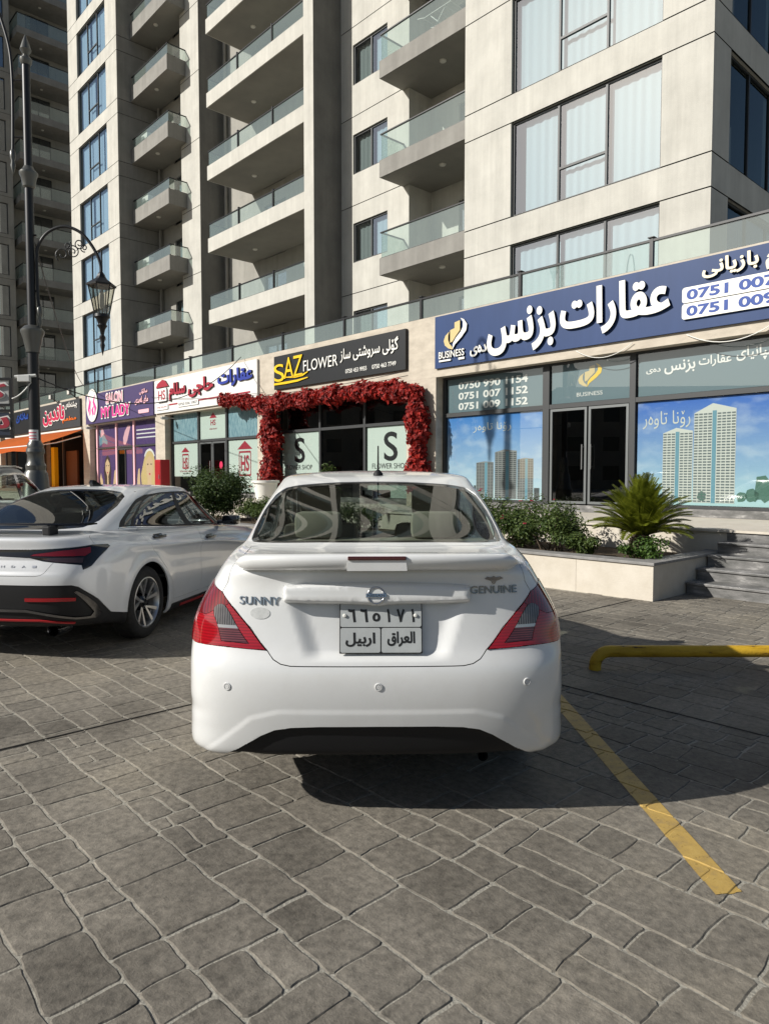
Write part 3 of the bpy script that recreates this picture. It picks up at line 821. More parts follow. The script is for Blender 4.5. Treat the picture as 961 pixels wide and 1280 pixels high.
bal = bl.build('balcony', M['stucco_grey'], tw, loc=(0,0,tt[0]-2.9))
g = MB(); g.face([(4.65,-0.95,0.53),(8.95,-0.95,0.53),(8.95,-0.95,1.45),(4.65,-0.95,1.45)]); g.face([(4.65,-0.95,0.53),(4.65,1.2,0.53),(4.65,1.2,1.45),(4.65,-0.95,1.45)])
g.build('glass_panel', M['glass_rail'], bal, fix=False)
r = MB(); r.box(4.6,9.0,-0.98,-0.92,1.45,1.49); r.box(4.6,4.66,-0.92,1.2,1.45,1.49); r.build('handrail', M['black_metal'], bal)
l = MB(); l.lathe([(0.001,-0.05),(0.09,-0.045),(0.11,-0.004)], 10, (6.6,0.1,0)); l.build('ceiling_lamp', M['lamp_white'], bal)
for k in range(1, NT):
    for o in (a, b, bal): shift(copy_tree(o, tw), FL*k)

# =================================================================== podium with the shops
pod = empty('shop_podium', P0, RF, 'single storey podium faced in travertine that carries the shop signs under the tower', 'building')
SL, SR = -46.0, 4.2
pill = [(-44.2,-43.4), (-37.0,-36.2), (-29.62,-28.8), (-21.92,-21.1), (-14.62,-13.8), (-7.89,-6.90), (0.9,1.8)]
w = MB()
w.box(SL, SR, 0.0, 0.30, 3.80, 5.24)
for a, b in pill: w.box(a, b, 0.0, 0.62, 0.737, 3.798)
w.build('stone_facing', M['stone'], pod)
w = MB(); w.box(SL, SR, 0.30, 2.58, 4.5, 4.6); w.box(SL, SR, 2.58, 9, 3.9, 4.36); w.box(SL, SR, 8.4, 8.6, 0, 3.9); w.box(SR-0.2, SR, 0.62, 8.4, 0.0, 3.9)
w.box(SL, SR, 0.31, 4.2, 3.86, 4.0)
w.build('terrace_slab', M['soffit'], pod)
w = MB()
for s in (-43.8,-36.6,-29.2,-21.5,-14.2,-7.4,1.35): w.box(s-0.1, s+0.1, 0.63, 4.2, 0.70, 3.858)
w.box(SL, SR, 4.2, 4.4, 0.70, 3.858)
w.build('party_wall', M['interior'], pod)
w = MB(); w.box(SL, SR, -2.45, 4.2, -0.02, 0.70, skip='b'); w.build('platform', M['planter_stone'], pod)
w = MB(); w.box(SL, SR, -2.49, 4.2, 0.702, 0.735); w.build('platform_paving', M['planter_stone'], pod)
w = MB()
for a, b in ((-46,-43.3),(-44.3+1,-37.02),(-36.18,-29.64),(-28.78,-21.94),(-21.08,-14.64),(-13.78,-7.91),(-6.88,0.88)):
    w.box(a, b, 0.20, 0.34, 0.737, 0.875)
w.build('plinth', M['marble_grey'], pod)

# glass railing of the terrace: one thing
rl = empty('terrace_railing', P0, RF, 'black and glass railing along the edge of the terrace above the shop signs', 'railing')
pst = [-1.65-2.93*k for k in range(-1, 15)]
for p in pst:
    b = MB(); b.box(p-0.035, p+0.035, 0.10, 0.17, 5.245, 5.80); b.box(p-0.06,p+0.06,0.075,0.195,5.80,5.815); b.build('post', M['black_metal'], rl)
hr = MB(); hr.box(SL, SR, 0.105, 0.165, 5.735, 5.775); hr.box(SL, SR, 0.12, 0.15, 5.25, 5.28); hr.build('handrail', M['black_metal'], rl)
for i in range(len(pst)-1):
    g = MB(); g.face([(pst[i+1]+0.05,0.135,5.28),(pst[i]-0.05,0.135,5.28),(pst[i]-0.05,0.135,5.735),(pst[i+1]+0.05,0.135,5.735)])
    g.build('glass_panel', M['glass_rail'], rl, fix=False)

# =================================================================== unseen buildings added across the street so the shop glass reflects dark walls
def street_block(x, y0, y1, h, label, seed):
    r = random.Random(seed)
    t = empty('added_street_building', (x, (y0+y1)/2, 0), rad(90), label, 'building')
    n = int((y1-y0)/4); fl = int(h/3.3); ops = []
    for i in range(n):
        for k in range(fl): a = -(y1-y0)/2+4*i+1.1; ops.append((a, a+1.8, 1.0+3.3*k, 2.6+3.3*k))
    w = MB(); wall(w, -(y1-y0)/2, (y1-y0)/2, 0, h, 0, ops); w.box(-(y1-y0)/2, (y1-y0)/2, 0.5, 9, 0, h-0.01, skip='b')
    w.build('wall', [M['env_wall'], M['sealant']], t)
    p = MB(); p.box(-(y1-y0)/2-0.2, (y1-y0)/2+0.2, -0.25, 9.2, h, h+0.5); p.build('parapet', M['stucco_dark'], t)
    g = MB()
    for a, b, c, d in ops: g.face([(a,0.15,c),(b,0.15,c),(b,0.15,d),(a,0.15,d)])
    g.build('window', M['darkglass'], t, fix=False)
M['darkglass'] = mat('dark_window', (0.02,0.022,0.025), 0.1)
street_block(-64, -52, 4, 11.0, 'unseen low building added across the road to darken the glass door reflections', 1)
street_block(-66, 8, 78, 13.0, 'unseen long building added across the road to darken the salon window reflections', 2)
# =================================================================== shop fronts and signs
def vinyl(name, col, rough=0.45): return mat(name, col, rough, spec=0.4)
C_ = {
 'navy': mottled('navy_board', (0.014,0.040,0.125), (0.018,0.047,0.145), 0.9, 0.5, detail=8, stretch=(3,1,0.6)),
 'black': vinyl('black_board', (0.016,0.017,0.018), 0.4), 'charcoal': vinyl('charcoal_board', (0.04,0.042,0.045), 0.5),
 'white': vinyl('white_acrylic', (0.78,0.77,0.72), 0.4), 'purple': vinyl('purple_board', (0.065,0.045,0.125), 0.5),
 'purple2': vinyl('purple_vinyl', (0.085,0.045,0.16), 0.5), 'offwhite': vinyl('white_board', (0.74,0.73,0.70), 0.5),
 'cream': vinyl('cream_acrylic', (0.72,0.66,0.50), 0.4), 'yellow': vinyl('yellow_acrylic', (0.80,0.52,0.01), 0.4),
 'gold': vinyl('gold_acrylic', (0.60,0.47,0.22), 0.35), 'red': vinyl('dark_red_acrylic', (0.36,0.03,0.05), 0.4),
 'blue': vinyl('blue_acrylic', (0.03,0.05,0.30), 0.4), 'bluetxt': vinyl('blue_print', (0.008,0.05,0.27), 0.5),
 'pink': vinyl('pink_acrylic', (0.80,0.06,0.30), 0.4), 'palepink': vinyl('pale_pink_acrylic', (0.80,0.45,0.50), 0.5),
 'orange': vinyl('orange_acrylic', (0.75,0.16,0.02), 0.4), 'side': vinyl('dark_letter_side', (0.012,0.012,0.014), 0.5),
 'slate': vinyl('slate_vinyl', (0.13,0.19,0.21), 0.4), 'mint': vinyl('pale_green_vinyl', (0.55,0.63,0.56), 0.5),
 'skin': vinyl('printed_skin', (0.66,0.46,0.27), 0.6), 'hair': vinyl('printed_dark_hair', (0.05,0.025,0.02), 0.6),
 'blonde': vinyl('printed_blonde_hair', (0.62,0.46,0.20), 0.6), 'printwhite': vinyl('printed_white', (0.75,0.74,0.72), 0.6),
 'crimson': vinyl('crimson_acrylic', (0.55,0.03,0.09), 0.4), 'darkpane': vinyl('dark_back_panel', (0.01,0.01,0.011), 0.3),
}
M['glass_poster'] = glass('poster_glass', (0.90,0.93,0.93), 1.5, 0.035)
M['steel'] = mat('brushed_steel', (0.45,0.45,0.44), 0.35, 0.9)

def sky_print(name, cz, hz):
    """a printed sky: blue at the top, cloud patches, pale at the bottom"""
    m = mat(name, (0.3,0.5,0.7), 0.5, spec=0.3)
    tc = nd(m, 'ShaderNodeTexCoord'); sp = nd(m, 'ShaderNodeSeparateXYZ'); ln(m, tc.outputs['Generated'], sp.inputs[0])
    rp = nd(m, 'ShaderNodeValToRGB')
    rp.color_ramp.elements[0].position = 0.0; rp.color_ramp.elements[0].color = (*hz, 1)
    rp.color_ramp.elements[1].position = 1.0; rp.color_ramp.elements[1].color = (*cz, 1)
    e = rp.color_ramp.elements.new(0.32); e.color = tuple(0.6*a+0.4*b for a, b in zip(hz, cz)) + (1,)
    ln(m, sp.outputs['Z'], rp.inputs['Fac'])
    nz = nd(m, 'ShaderNodeTexNoise'); nz.inputs['Scale'].default_value = 2.2; nz.inputs['Detail'].default_value = 7
    mp = nd(m, 'ShaderNodeMapping'); mp.inputs['Scale'].default_value = (0.8,1,1.6); ln(m, tc.outputs['Object'], mp.inputs['Vector']); ln(m, mp.outputs['Vector'], nz.inputs['Vector'])
    r2 = nd(m, 'ShaderNodeValToRGB'); r2.color_ramp.elements[0].position = 0.48; r2.color_ramp.elements[1].position = 0.66
    ln(m, nz.outputs['Fac'], r2.inputs['Fac'])
    mx = nd(m, 'ShaderNodeMix', data_type='RGBA'); mx.inputs[7].default_value = (0.66,0.74,0.74,1)
    sc = nd(m, 'ShaderNodeMath', operation='MULTIPLY'); sc.inputs[1].default_value = 0.8 if hz[0] > 0.5 else 0.25
    ln(m, r2.outputs['Color'], sc.inputs[0]); ln(m, sc.outputs[0], mx.inputs[0]); ln(m, rp.outputs['Color'], mx.inputs[6])
    ln(m, mx.outputs[2], bsdf(m).inputs['Base Color'])
    return m
M['print_sky'] = sky_print('printed_cloudy_sky', (0.035,0.19,0.52), (0.50,0.66,0.66))
M['print_sky2'] = sky_print('printed_clear_sky', (0.03,0.13,0.48), (0.42,0.62,0.62))

class At:
    """meshes given in facade coordinates, stored relative to a thing's own base"""
    def __init__(self, name, s, d, z, label, cat, group=None):
        self.o = (s, d, z)
        self.root = empty(name, fw(s, d-(0.10 if name == 'shopfront' else 0.0), z), RF, label, cat, group)
    def put(self, mb, name, m, parent=None, off=(0,0,0), **kw):
        a, b, c = self.o
        mb.v = [(p[0]-a, p[1]-b, p[2]-c) for p in mb.v]
        return mb.build(name, m, parent or self.root, **kw)

def sheet(s0, s1, z0, z1, d):
    g = MB(); g.face([(s0,d,z0),(s1,d,z0),(s1,d,z1),(s0,d,z1)]); return g

def txt(T, name, text, s0, s1, z0, z1, d, m, depth=0.03, bold=0.02, arabic=False, parent=None, side=True, spacing=1.0, keep=False, shear=0.0):
    mb = MB(); letters(mb, text, s0, s1, z0, z1, d, depth, bold, spacing, arabic, keep, shear, None, 1 if side else None)
    return T.put(mb, name, [C_[m], C_['side']] if side else C_[m], parent, fix=False)

def board(T, s0, s1, z0, z1, d0, d1, m, name='board', edge=None):
    b = MB(); b.box(s0, s1, d0, d1, z0, z1)
    return T.put(b, name, C_[m] if isinstance(m, str) else m)

def shape(T, name, poly, d, m, depth=0.006, parent=None, side=False):
    mb = MB(); plate_fill(mb, poly if isinstance(poly[0], list) else [poly], d-depth, d, None, 1 if side else None)
    return T.put(mb, name, [C_[m], C_['side']] if side else C_[m], parent, fix=False)

def strokes(pts, wd):
    """outline of a brush stroke of varying width along pts"""
    L = []; R = []; n = len(pts)
    for i, p in enumerate(pts):
        a, b = pts[max(0, i-1)], pts[min(n-1, i+1)]
        dx, dy = b[0]-a[0], b[1]-a[1]; l = math.hypot(dx, dy) or 1
        w = wd[i] if isinstance(wd, (list, tuple)) else wd
        L.append((p[0]-dy/l*w, p[1]+dx/l*w)); R.append((p[0]+dy/l*w, p[1]-dx/l*w))
    return R + L[::-1]
def arc(cx, cz, rx, rz, a0, a1, n=14): return [(cx+rx*math.cos(rad(a0+(a1-a0)*k/n)), cz+rz*math.sin(rad(a0+(a1-a0)*k/n))) for k in range(n+1)]

def flame_logo(T, s0, s1, z0, z1, d, m1, m2, depth, side):
    """gold stepped block inside two crescent strokes meeting in a point"""
    w, h = s1-s0, z1-z0
    P = lambda u, v: (s0+u*w, z0+v*h)
    left = [P(*q) for q in ((0.28,0.62),(0.12,0.50),(0.05,0.34),(0.10,0.18),(0.25,0.06),(0.42,0.0),(0.40,0.10),(0.30,0.20),(0.24,0.34),(0.24,0.48))]
    right = [P(*q) for q in ((0.42,0.0),(0.52,0.16),(0.78,0.36),(0.97,0.56),(1.0,0.76),(0.88,0.93),(0.74,1.0),(0.84,0.86),(0.84,0.70),(0.74,0.54),(0.56,0.38),(0.44,0.22))]
    blk = [P(*q) for q in ((0.32,0.24),(0.42,0.27),(0.56,0.44),(0.72,0.60),(0.72,0.93),(0.50,0.89),(0.50,0.70),(0.32,0.66))]
    e = shape(T, 'emblem', [left], d, m1, depth, side=side)
    shape(T, 'emblem', [right], d, m2, depth, side=side); shape(T, 'emblem', [blk], d, m1, depth, side=side)

# ------------------------------------------------ property office on the right (blue sign)
T = At('shop_sign', -3.2, 0.0, 3.97, 'long navy blue sign with large white Arabic letters and phone numbers', 'shop sign')
board(T, -6.88, 3.6, 3.99, 5.19, -0.06, -0.003, 'navy')
txt(T, 'lettering', 'عقارات', -3.42, -1.17, 4.17, 5.08, -0.075, 'white', 0.05, 0.035, True)
txt(T, 'lettering', 'بزنس', -5.27, -3.52, 4.06, 4.98, -0.075, 'white', 0.05, 0.035, True)
txt(T, 'lettering', 'دەى', -5.76, -5.29, 4.12, 4.36, -0.075, 'white', 0.04, 0.03, True)
txt(T, 'lettering', 'خۆم بازيانى', -0.62, 0.95, 4.76, 5.12, -0.075, 'cream', 0.04, 0.03, True)
for z, t in ((4.46,'0751 007 1152'),(4.18,'0751 009 1152')):
    p = shape(T, 'number_plate', rrect(-0.96, 1.5, z, z+0.265, 0.05), -0.075, 'white', 0.03, side=True)
    txt(T, 'lettering', t, -0.88, 1.42, z+0.045, z+0.22, -0.106, 'bluetxt', 0.003, 0.035, side=False)
flame_logo(T, -6.60, -5.86, 4.36, 5.04, -0.075, 'gold', 'white', 0.03, True)
txt(T, 'lettering', 'BUSINESS', -6.72, -5.94, 4.19, 4.35, -0.075, 'white', 0.03, 0.012)
shape(T, 'tagline', rrect(-6.72,-6.35,4.12,4.16,0.01), -0.075, 'white', 0.02, side=True); shape(T, 'tagline', rrect(-6.12,-5.94,4.11,4.16,0.01), -0.075, 'white', 0.02, side=True)

T = At('shopfront', -3.2, 0.35, 0.875, 'dark framed glass front with tower posters beside the sago palm', 'shopfront')
f = MB()
for a, b in ((-6.90,-6.82),(-4.06,-3.90),(-2.10,-1.98),(0.82,0.90)): f.box(a, b, 0.34, 0.44, 0.876, 3.858)
f.box(-6.82,-4.06,0.345,0.435,2.86,2.95); f.box(-3.9,-2.1,0.345,0.435,2.86,2.95); f.box(-1.98,0.82,0.345,0.435,2.86,2.95)
f.box(-6.82,-4.06,0.345,0.435,0.878,0.93); f.box(-1.98,0.82,0.345,0.435,0.878,0.93)
f.box(-6.82,0.82,0.335,0.45,3.76,3.857)
T.put(f, 'frame', M['alu'])
for a, b, z0, z1, g in ((-6.82,-4.06,0.93,2.86,'glass_poster'),(-6.82,-4.06,2.95,3.76,'glass_poster'),(-3.9,-2.1,2.95,3.76,'glass_poster'),(-1.98,0.82,0.93,2.86,'glass_poster'),(-1.98,0.82,2.95,3.76,'glass_poster')):
    T.put(sheet(a, b, z0, z1, 0.385), 'pane', M[g], fix=False)
pa = T.put(sheet(-6.80,-4.08,2.96,3.75,0.402), 'window_film', C_['slate'], fix=False)
for z, t in ((3.49,'0750 990 1154'),(3.25,'0751 007 1152'),(3.01,'0751 009 1152')): txt(T, 'lettering', t, -6.45, -4.48, z, z+0.165, 0.400, 'white', 0.004, 0.03, side=False, parent=pa)
for c in list(pa.children): c.location = (0,0,0)
pa = T.put(sheet(-3.88,-2.12,2.96,3.75,0.402), 'window_film', C_['slate'], fix=False)
flame_logo(T, -3.28, -2.72, 3.25, 3.70, 0.400, 'gold', 'yellow', 0.004, False)
txt(T, 'lettering', 'BUSINESS', -3.28, -2.70, 3.07, 3.15, 0.400, 'white', 0.004, 0.0, side=False, parent=pa)
pa = T.put(sheet(-1.96,0.80,2.96,3.75,0.402), 'window_film', C_['slate'], fix=False)
for t, a, b, z0, z1 in (('دەى',-1.80,-1.52,3.36,3.46),('بزنس',-1.45,-0.88,3.32,3.56),('عقارات',-0.82,-0.26,3.38,3.58),('کۆمپانياى',-0.18,0.62,3.40,3.66)):
    txt(T, 'lettering', t, a, b, z0, z1, 0.400, 'white', 0.004, 0.02, True, side=False, parent=pa)

def print_tower(T, par, s0, s1, z0, z1, d, base, line, floors, peak=0.0, bays=7):
    w = s1-s0
    b = MB(); plate_fill(b, [[(s0,z0),(s1,z0),(s1,z1-peak*0.7),(s0+w*0.45,z1),(s0,z1-peak)]], d-0.001, d)
    T.put(b, 'printed_tower', base, par, fix=False)
    m = MB()
    for k in range(floors):
        z = z0+(z1-peak-z0)*(k+0.25)/floors; h = (z1-peak-z0)/floors*0.55
        for j in range(bays):
            if j == bays//2: continue
            a = s0+w*(j+0.08)/bays; m.face([(a,d-0.002,z),(a+w/bays*0.80,d-0.002,z),(a+w/bays*0.80,d-0.002,z+h),(a,d-0.002,z+h)])
    a = s0+w*(bays//2)/bays; 
    T.put(m, 'printed_window', line, par, fix=False)
    m = MB(); m.face([(a,d-0.002,z0),(a+w/bays*0.9,d-0.002,z0),(a+w/bays*0.9,d-0.002,z1-peak*0.8),(a,d-0.002,z1-peak*0.8)])
    T.put(m, 'printed_glazing', C_['pglass'], par, fix=False)
C_['pgrey'] = vinyl('printed_grey', (0.24,0.25,0.24)); C_['pdark'] = vinyl('printed_shade', (0.07,0.08,0.08)); C_['pglass'] = vinyl('printed_blue_glass', (0.13,0.29,0.36))
C_['pshade'] = vinyl('printed_grey_shade', (0.12,0.15,0.15)); C_['pwhite'] = vinyl('printed_pale', (0.58,0.60,0.54)); C_['pgreen'] = vinyl('printed_green', (0.07,0.16,0.12))
po = T.put(sheet(-6.80,-4.08,0.94,2.85,0.402), 'poster', M['print_sky'], fix=False)
for a, b, z, pk in ((-5.90,-5.40,1.80,0.03),(-5.36,-4.76,2.06,0.06),(-4.74,-4.32,1.86,0.03)): print_tower(T, po, a, b, 0.96, z, 0.4005, C_['pgrey'], C_['pdark'], 24, pk, 6)
m = MB()
for a, b, h in ((-6.2,-5.92,0.16),(-4.30,-4.16,0.26),(-6.6,-6.3,0.07),(-5.97,-5.91,0.3)): m.face([(a,0.4,0.95),(b,0.4,0.95),(b,0.4,0.95+h),(a,0.4,0.95+h)])
T.put(m, 'printed_skyline', C_['pdark'], po, fix=False)
txt(T, 'lettering', 'رۆنا تاوەر', -6.0, -4.92, 2.46, 2.68, 0.4005, 'pwhite', 0.002, 0.0, True, side=False, parent=po)
po = T.put(sheet(-1.96,0.80,0.94,2.85,0.402), 'poster', M['print_sky2'], fix=False)
print_tower(T, po, -1.45, -0.90, 0.99, 2.34, 0.4005, C_['pwhite'], C_['pshade'], 26, 0.09, 7)
print_tower(T, po, -0.88, -0.16, 0.99, 2.74, 0.400, C_['pwhite'], C_['pshade'], 32, 0.16, 9)
for s, r, h in ((-0.05,0.09,0.10),(0.12,0.12,0.13),(0.30,0.15,0.25),(0.50,0.12,0.18),(-1.60,0.10,0.10),(-0.72,0.08,0.10),(-1.75,0.1,0.14),(0.68,0.14,0.2)):
    rr = random.Random(int(s*100)); pts = [(s+r*(0.8+0.35*rr.random())*math.cos(2*math.pi*k/14), 1.0+h+h*(0.8+0.35*rr.random())*math.sin(2*math.pi*k/14)*0.9) for k in range(14)]
    shape(T, 'printed_tree', pts, 0.3995, 'pgreen', 0.001, parent=po)
txt(T, 'lettering', 'رۆنا تاوەر', -1.85, -0.95, 2.34, 2.66, 0.4005, 'pwhite', 0.002, 0.0, True, side=False, parent=po)
# double door
for a, b, hs in ((-3.88,-3.02,-3.10),(-2.98,-2.12,-2.90)):
    d = MB(); frame_bars(d, 0, b-a, 0, 1.95, 0, 0.05, 0.05)
    d.v = [(p[0]+a, p[1]+0.36, p[2]+0.90) for p in d.v]
    do = T.put(d, 'door', M['alu_grey'])
    T.put(sheet(a+0.04, b-0.04, 0.94, 2.81, 0.385), 'pane', M['glass_dark'], do, fix=False)
    h = MB(); h.tube([(hs,0.32,1.6),(hs,0.32,2.1)], 0.014, 8); h.tube([(hs,0.32,1.65),(hs,0.37,1.65)], 0.008, 6); h.tube([(hs,0.32,2.05),(hs,0.37,2.05)], 0.008, 6)
    T.put(h, 'handle', M['steel'], do)

# ------------------------------------------------ flower shop
T = At('shop_sign', -10.7, 0.0, 4.08, 'black sign with tall yellow and white Latin letters over the red flower garland', 'shop sign')
board(T, -13.55, -7.85, 4.085, 5.075, -0.08, -0.003, 'black')
txt(T, 'lettering', 'S', -13.48, -12.95, 4.30, 4.82, -0.08, 'yellow', 0.035, 0.0, shear=-0.1)
txt(T, 'lettering', 'A', -12.98, -12.50, 4.36, 4.97, -0.08, 'yellow', 0.035, 0.0)
txt(T, 'lettering', 'Z', -12.52, -12.06, 4.36, 4.97, -0.08, 'yellow', 0.035, 0.0)
shape(T, 'lettering', strokes([(-13.52,4.24),(-12.9,4.235),(-12.3,4.245),(-11.8,4.29)], [0.03,0.035,0.03,0.012]), -0.08, 'yellow', 0.035, side=True)
shape(T, 'lettering', strokes([(-12.95,4.40),(-12.4,4.36),(-12.05,4.38),(-11.8,4.45)], [0.012,0.025,0.028,0.012]), -0.08, 'yellow', 0.035, side=True)
txt(T, 'lettering', 'FLOWER', -12.02, -10.45, 4.47, 4.78, -0.08, 'white', 0.03, 0.0)
txt(T, 'lettering', 'گۆلى سروشتى ساز', -10.35, -8.08, 4.52, 4.93, -0.08, 'white', 0.025, 0.012, True)
for a, b, t in ((-10.14,-9.28,'0750 453 9955'),(-9.07,-8.18,'0750 463 7749')):
    txt(T, 'lettering', t, a, b, 4.22, 4.33, -0.08, 'white', 0.012, 0.01)

T = At('shopfront', -10.7, 0.35, 0.875, 'dark glazed flower shop front with white panels marked S beneath the red garland', 'shopfront')
f = MB()
for s in (-13.80,-11.76,-9.80,-7.98): f.box(s, s+0.08, 0.34, 0.44, 0.876, 3.858)
f.box(-13.72,-11.76,0.345,0.435,2.78,2.86); f.box(-11.68,-9.80,0.345,0.435,2.78,2.86); f.box(-9.72,-7.98,0.345,0.435,2.78,2.86)
T.put(f, 'frame', M['alu'])
for a, b, z0, z1 in ((-13.72,-11.76,2.86,3.85),(-11.68,-9.80,2.86,3.85),(-9.72,-7.98,2.86,3.85),(-11.68,-9.80,0.88,2.78)): T.put(sheet(a,b,z0,z1,0.385), 'pane', M['glass_dark'], fix=False)
for a, b, cx in ((-13.70,-11.78,-12.78),(-9.70,-8.0,-8.78)):
    T.put(sheet(a-0.02,b+0.02,0.88,2.78,0.385), 'pane', M['glass_poster'], fix=False)
    p = T.put(sheet(a,b,0.89,2.77,0.402), 'window_film', C_['mint'], fix=False)
    txt(T, 'lettering', 'S', cx-0.26, cx+0.26, 1.86, 2.62, 0.400, 'black', 0.004, 0.012, side=False, parent=p)
    txt(T, 'lettering', 'FLOWER SHOP', cx-0.72, cx+0.62, 1.66, 1.80, 0.400, 'black', 0.004, -0.004, side=False, parent=p)
# ------------------------------------------------ second property office (white sign)
T = At('shop_sign', -18.1, 0.0, 3.87, 'white sign with blue and dark red Arabic letters and a house emblem', 'shop sign')
board(T, -21.78, -14.5, 3.88, 5.13, -0.08, -0.003, 'offwhite')
txt(T, 'lettering', 'عقارات', -16.85, -14.68, 4.42, 4.98, -0.08, 'blue', 0.06, 0.04, True)
txt(T, 'lettering', 'حاجى', -18.95, -17.15, 4.28, 4.92, -0.08, 'red', 0.06, 0.04, True)
txt(T, 'lettering', 'سلام', -20.45, -19.15, 4.26, 4.92, -0.08, 'red', 0.06, 0.04, True)
shape(T, 'emblem', [(-21.55,4.84),(-20.5,4.84),(-20.62,4.95),(-20.75,5.06),(-21.0,5.12),(-21.4,5.0)], -0.08, 'red', 0.05, side=True)
shape(T, 'emblem', rrect(-21.45,-20.65,4.27,4.80,0.08), -0.08, 'offwhite', 0.05, side=True)
txt(T, 'lettering', 'HS', -21.34, -20.76, 4.36, 4.72, -0.131, 'red', 0.004, 0.015, side=False)
shape(T, 'emblem', rrect(-21.6,-20.6,3.99,4.17,0.03), -0.08, 'offwhite', 0.03, side=True); txt(T, 'lettering', 'HAJI SALAM', -21.5,-20.7,4.05,4.12,-0.111,'red',0.003,0.0,side=False)
shape(T, 'stripe', rrect(-20.55,-14.9,4.12,4.17,0.01), -0.08, 'red', 0.012, side=True)
shape(T, 'number_plate', rrect(-19.8,-18.25,4.00,4.18,0.03), -0.08, 'offwhite', 0.03, side=True)
txt(T, 'lettering', '0750 036 1007', -19.72, -18.33, 4.05, 4.14, -0.111, 'black', 0.003, 0.0, side=False)
T = At('shopfront', -18.1, 0.35, 0.875, 'glass shop front with pale green HS posters under the white sign', 'shopfront')
f = MB()
for s in (-21.10,-19.00,-17.02,-14.72): f.box(s, s+0.10, 0.34, 0.44, 0.876, 3.858)
f.box(-21.0,-19.0,0.345,0.435,2.70,2.78); f.box(-18.9,-17.02,0.345,0.435,2.70,2.78); f.box(-16.92,-14.72,0.345,0.435,2.70,2.78)
T.put(f, 'frame', M['alu'])
C_['pcity'] = mottled('printed_city', (0.10,0.22,0.28), (0.33,0.47,0.50), 3.5, 0.5, detail=12, stretch=(5,1,1.2))
for a, b in ((-21.0,-19.0),(-18.9,-17.02),(-16.92,-14.72)):
    T.put(sheet(a,b,2.78,3.85,0.385), 'pane', M['glass_poster'], fix=False)
    p = T.put(sheet(a+.02,b-.02,2.79,3.84,0.402), 'poster', C_['mint'] if a == -18.9 else C_['pcity'], fix=False)
    if a == -18.9:
        shape(T, 'emblem', [(-18.2,3.52),(-17.7,3.52),(-17.95,3.72)], 0.40, 'red', 0.003, parent=p); txt(T, 'lettering', 'HS', -18.12,-17.78,3.26,3.46,0.40,'red',0.003,0.02,side=False,parent=p)
        txt(T, 'lettering', 'HAJI SALAM', -18.2,-17.7,3.10,3.16,0.40,'red',0.003,0.0,side=False,parent=p)
for a, b, z0, ems in ((-20.95,-19.05,1.45,0.42),(-16.90,-14.74,0.92,0.62)):
    T.put(sheet(a-.05,b+.05,0.88,2.70,0.385), 'pane', M['glass_poster'], fix=False)
    p = T.put(sheet(a,b,z0,2.68,0.402), 'poster', C_['mint'], fix=False); c = (a+b)/2-0.05
    shape(T, 'emblem', [(c-ems*0.75,2.36),(c+ems*0.75,2.36),(c,2.36+ems*0.45)], 0.40, 'red', 0.003, parent=p)
    o_, i_ = rrect(c-ems*0.6,c+ems*0.6,2.30-ems*1.35,2.30,0.06), rrect(c-ems*0.54,c+ems*0.54,2.36-ems*1.35,2.24,0.05)
    shape(T, 'emblem', [o_, i_[::-1]], 0.40, 'red', 0.003, parent=p)
    txt(T, 'lettering', 'HS', c-ems*0.42, c+ems*0.42, 1.62+ (0.18 if ems < .5 else 0), 2.16, 0.40, 'red', 0.003, 0.03, side=False, parent=p)
    txt(T, 'lettering', 'HAJI SALAM', c-ems*0.5, c+ems*0.5, 1.32+(0.2 if ems < .5 else 0), 1.38+(0.2 if ems < .5 else 0), 0.40, 'black', 0.003, 0.0, side=False, parent=p)
    txt(T, 'lettering', '0750 036 1007', c-0.45, c+0.45, z0+0.16, z0+0.22, 0.40, 'red', 0.003, 0.0, side=False, parent=p)
d = MB(); frame_bars(d, -18.88, -17.98, 0.90, 2.68, 0.36, 0.41, 0.06); do = T.put(d, 'door', M['alu_grey']); T.put(sheet(-18.84,-18.02,0.94,2.64,0.385), 'pane', M['glass_dark'], do, fix=False)
h = MB(); h.tube([(-18.06,0.32,1.6),(-18.06,0.32,2.0)], 0.015, 8); T.put(h, 'handle', M['steel'], do)
d = MB(); frame_bars(d, -17.94, -17.04, 0.90, 2.68, 0.36, 0.41, 0.06); do = T.put(d, 'door', M['alu_grey']); T.put(sheet(-17.90,-17.08,0.94,2.64,0.385), 'pane', M['glass_dark'], do, fix=False)
shape(T, 'round_sticker', ellipse(-17.4,1.85,0.11,0.13), 0.383, 'crimson', 0.002, parent=do)

# ------------------------------------------------ beauty salon (purple)
T = At('shop_sign', -25.4, 0.0, 3.84, 'purple sign with white edged pink Latin letters and an oval head emblem', 'shop sign')
board(T, -28.95, -21.86, 3.84, 5.16, -0.10, -0.003, 'purple')
for t, a, b, z0, z1, m in (('SALON',-26.45,-24.72,4.62,5.03,'palepink'),('MY LADY',-27.0,-23.98,4.03,4.48,'pink')):
    mbx = MB(); letters(mbx, t, a-0.06, b+0.06, z0-0.05, z1+0.05, -0.10, 0.03, 0.075, side=1); T.put(mbx, 'letter_edge', [C_['white'], C_['side']], fix=False)
    txt(T, 'lettering', t, a, b, z0, z1, -0.131, m, 0.02, 0.02, side=False)
txt(T, 'lettering', 'سالۆنى', -23.05, -22.30, 4.72, 4.94, -0.10, 'palepink', 0.03, 0.03, True)
txt(T, 'lettering', 'ماى لەيدى', -23.5, -22.24, 4.34, 4.66, -0.10, 'palepink', 0.03, 0.03, True)
shape(T, 'number_plate', rrect(-23.2,-22.22,3.98,4.13,0.03), -0.10, 'palepink', 0.02, side=True)
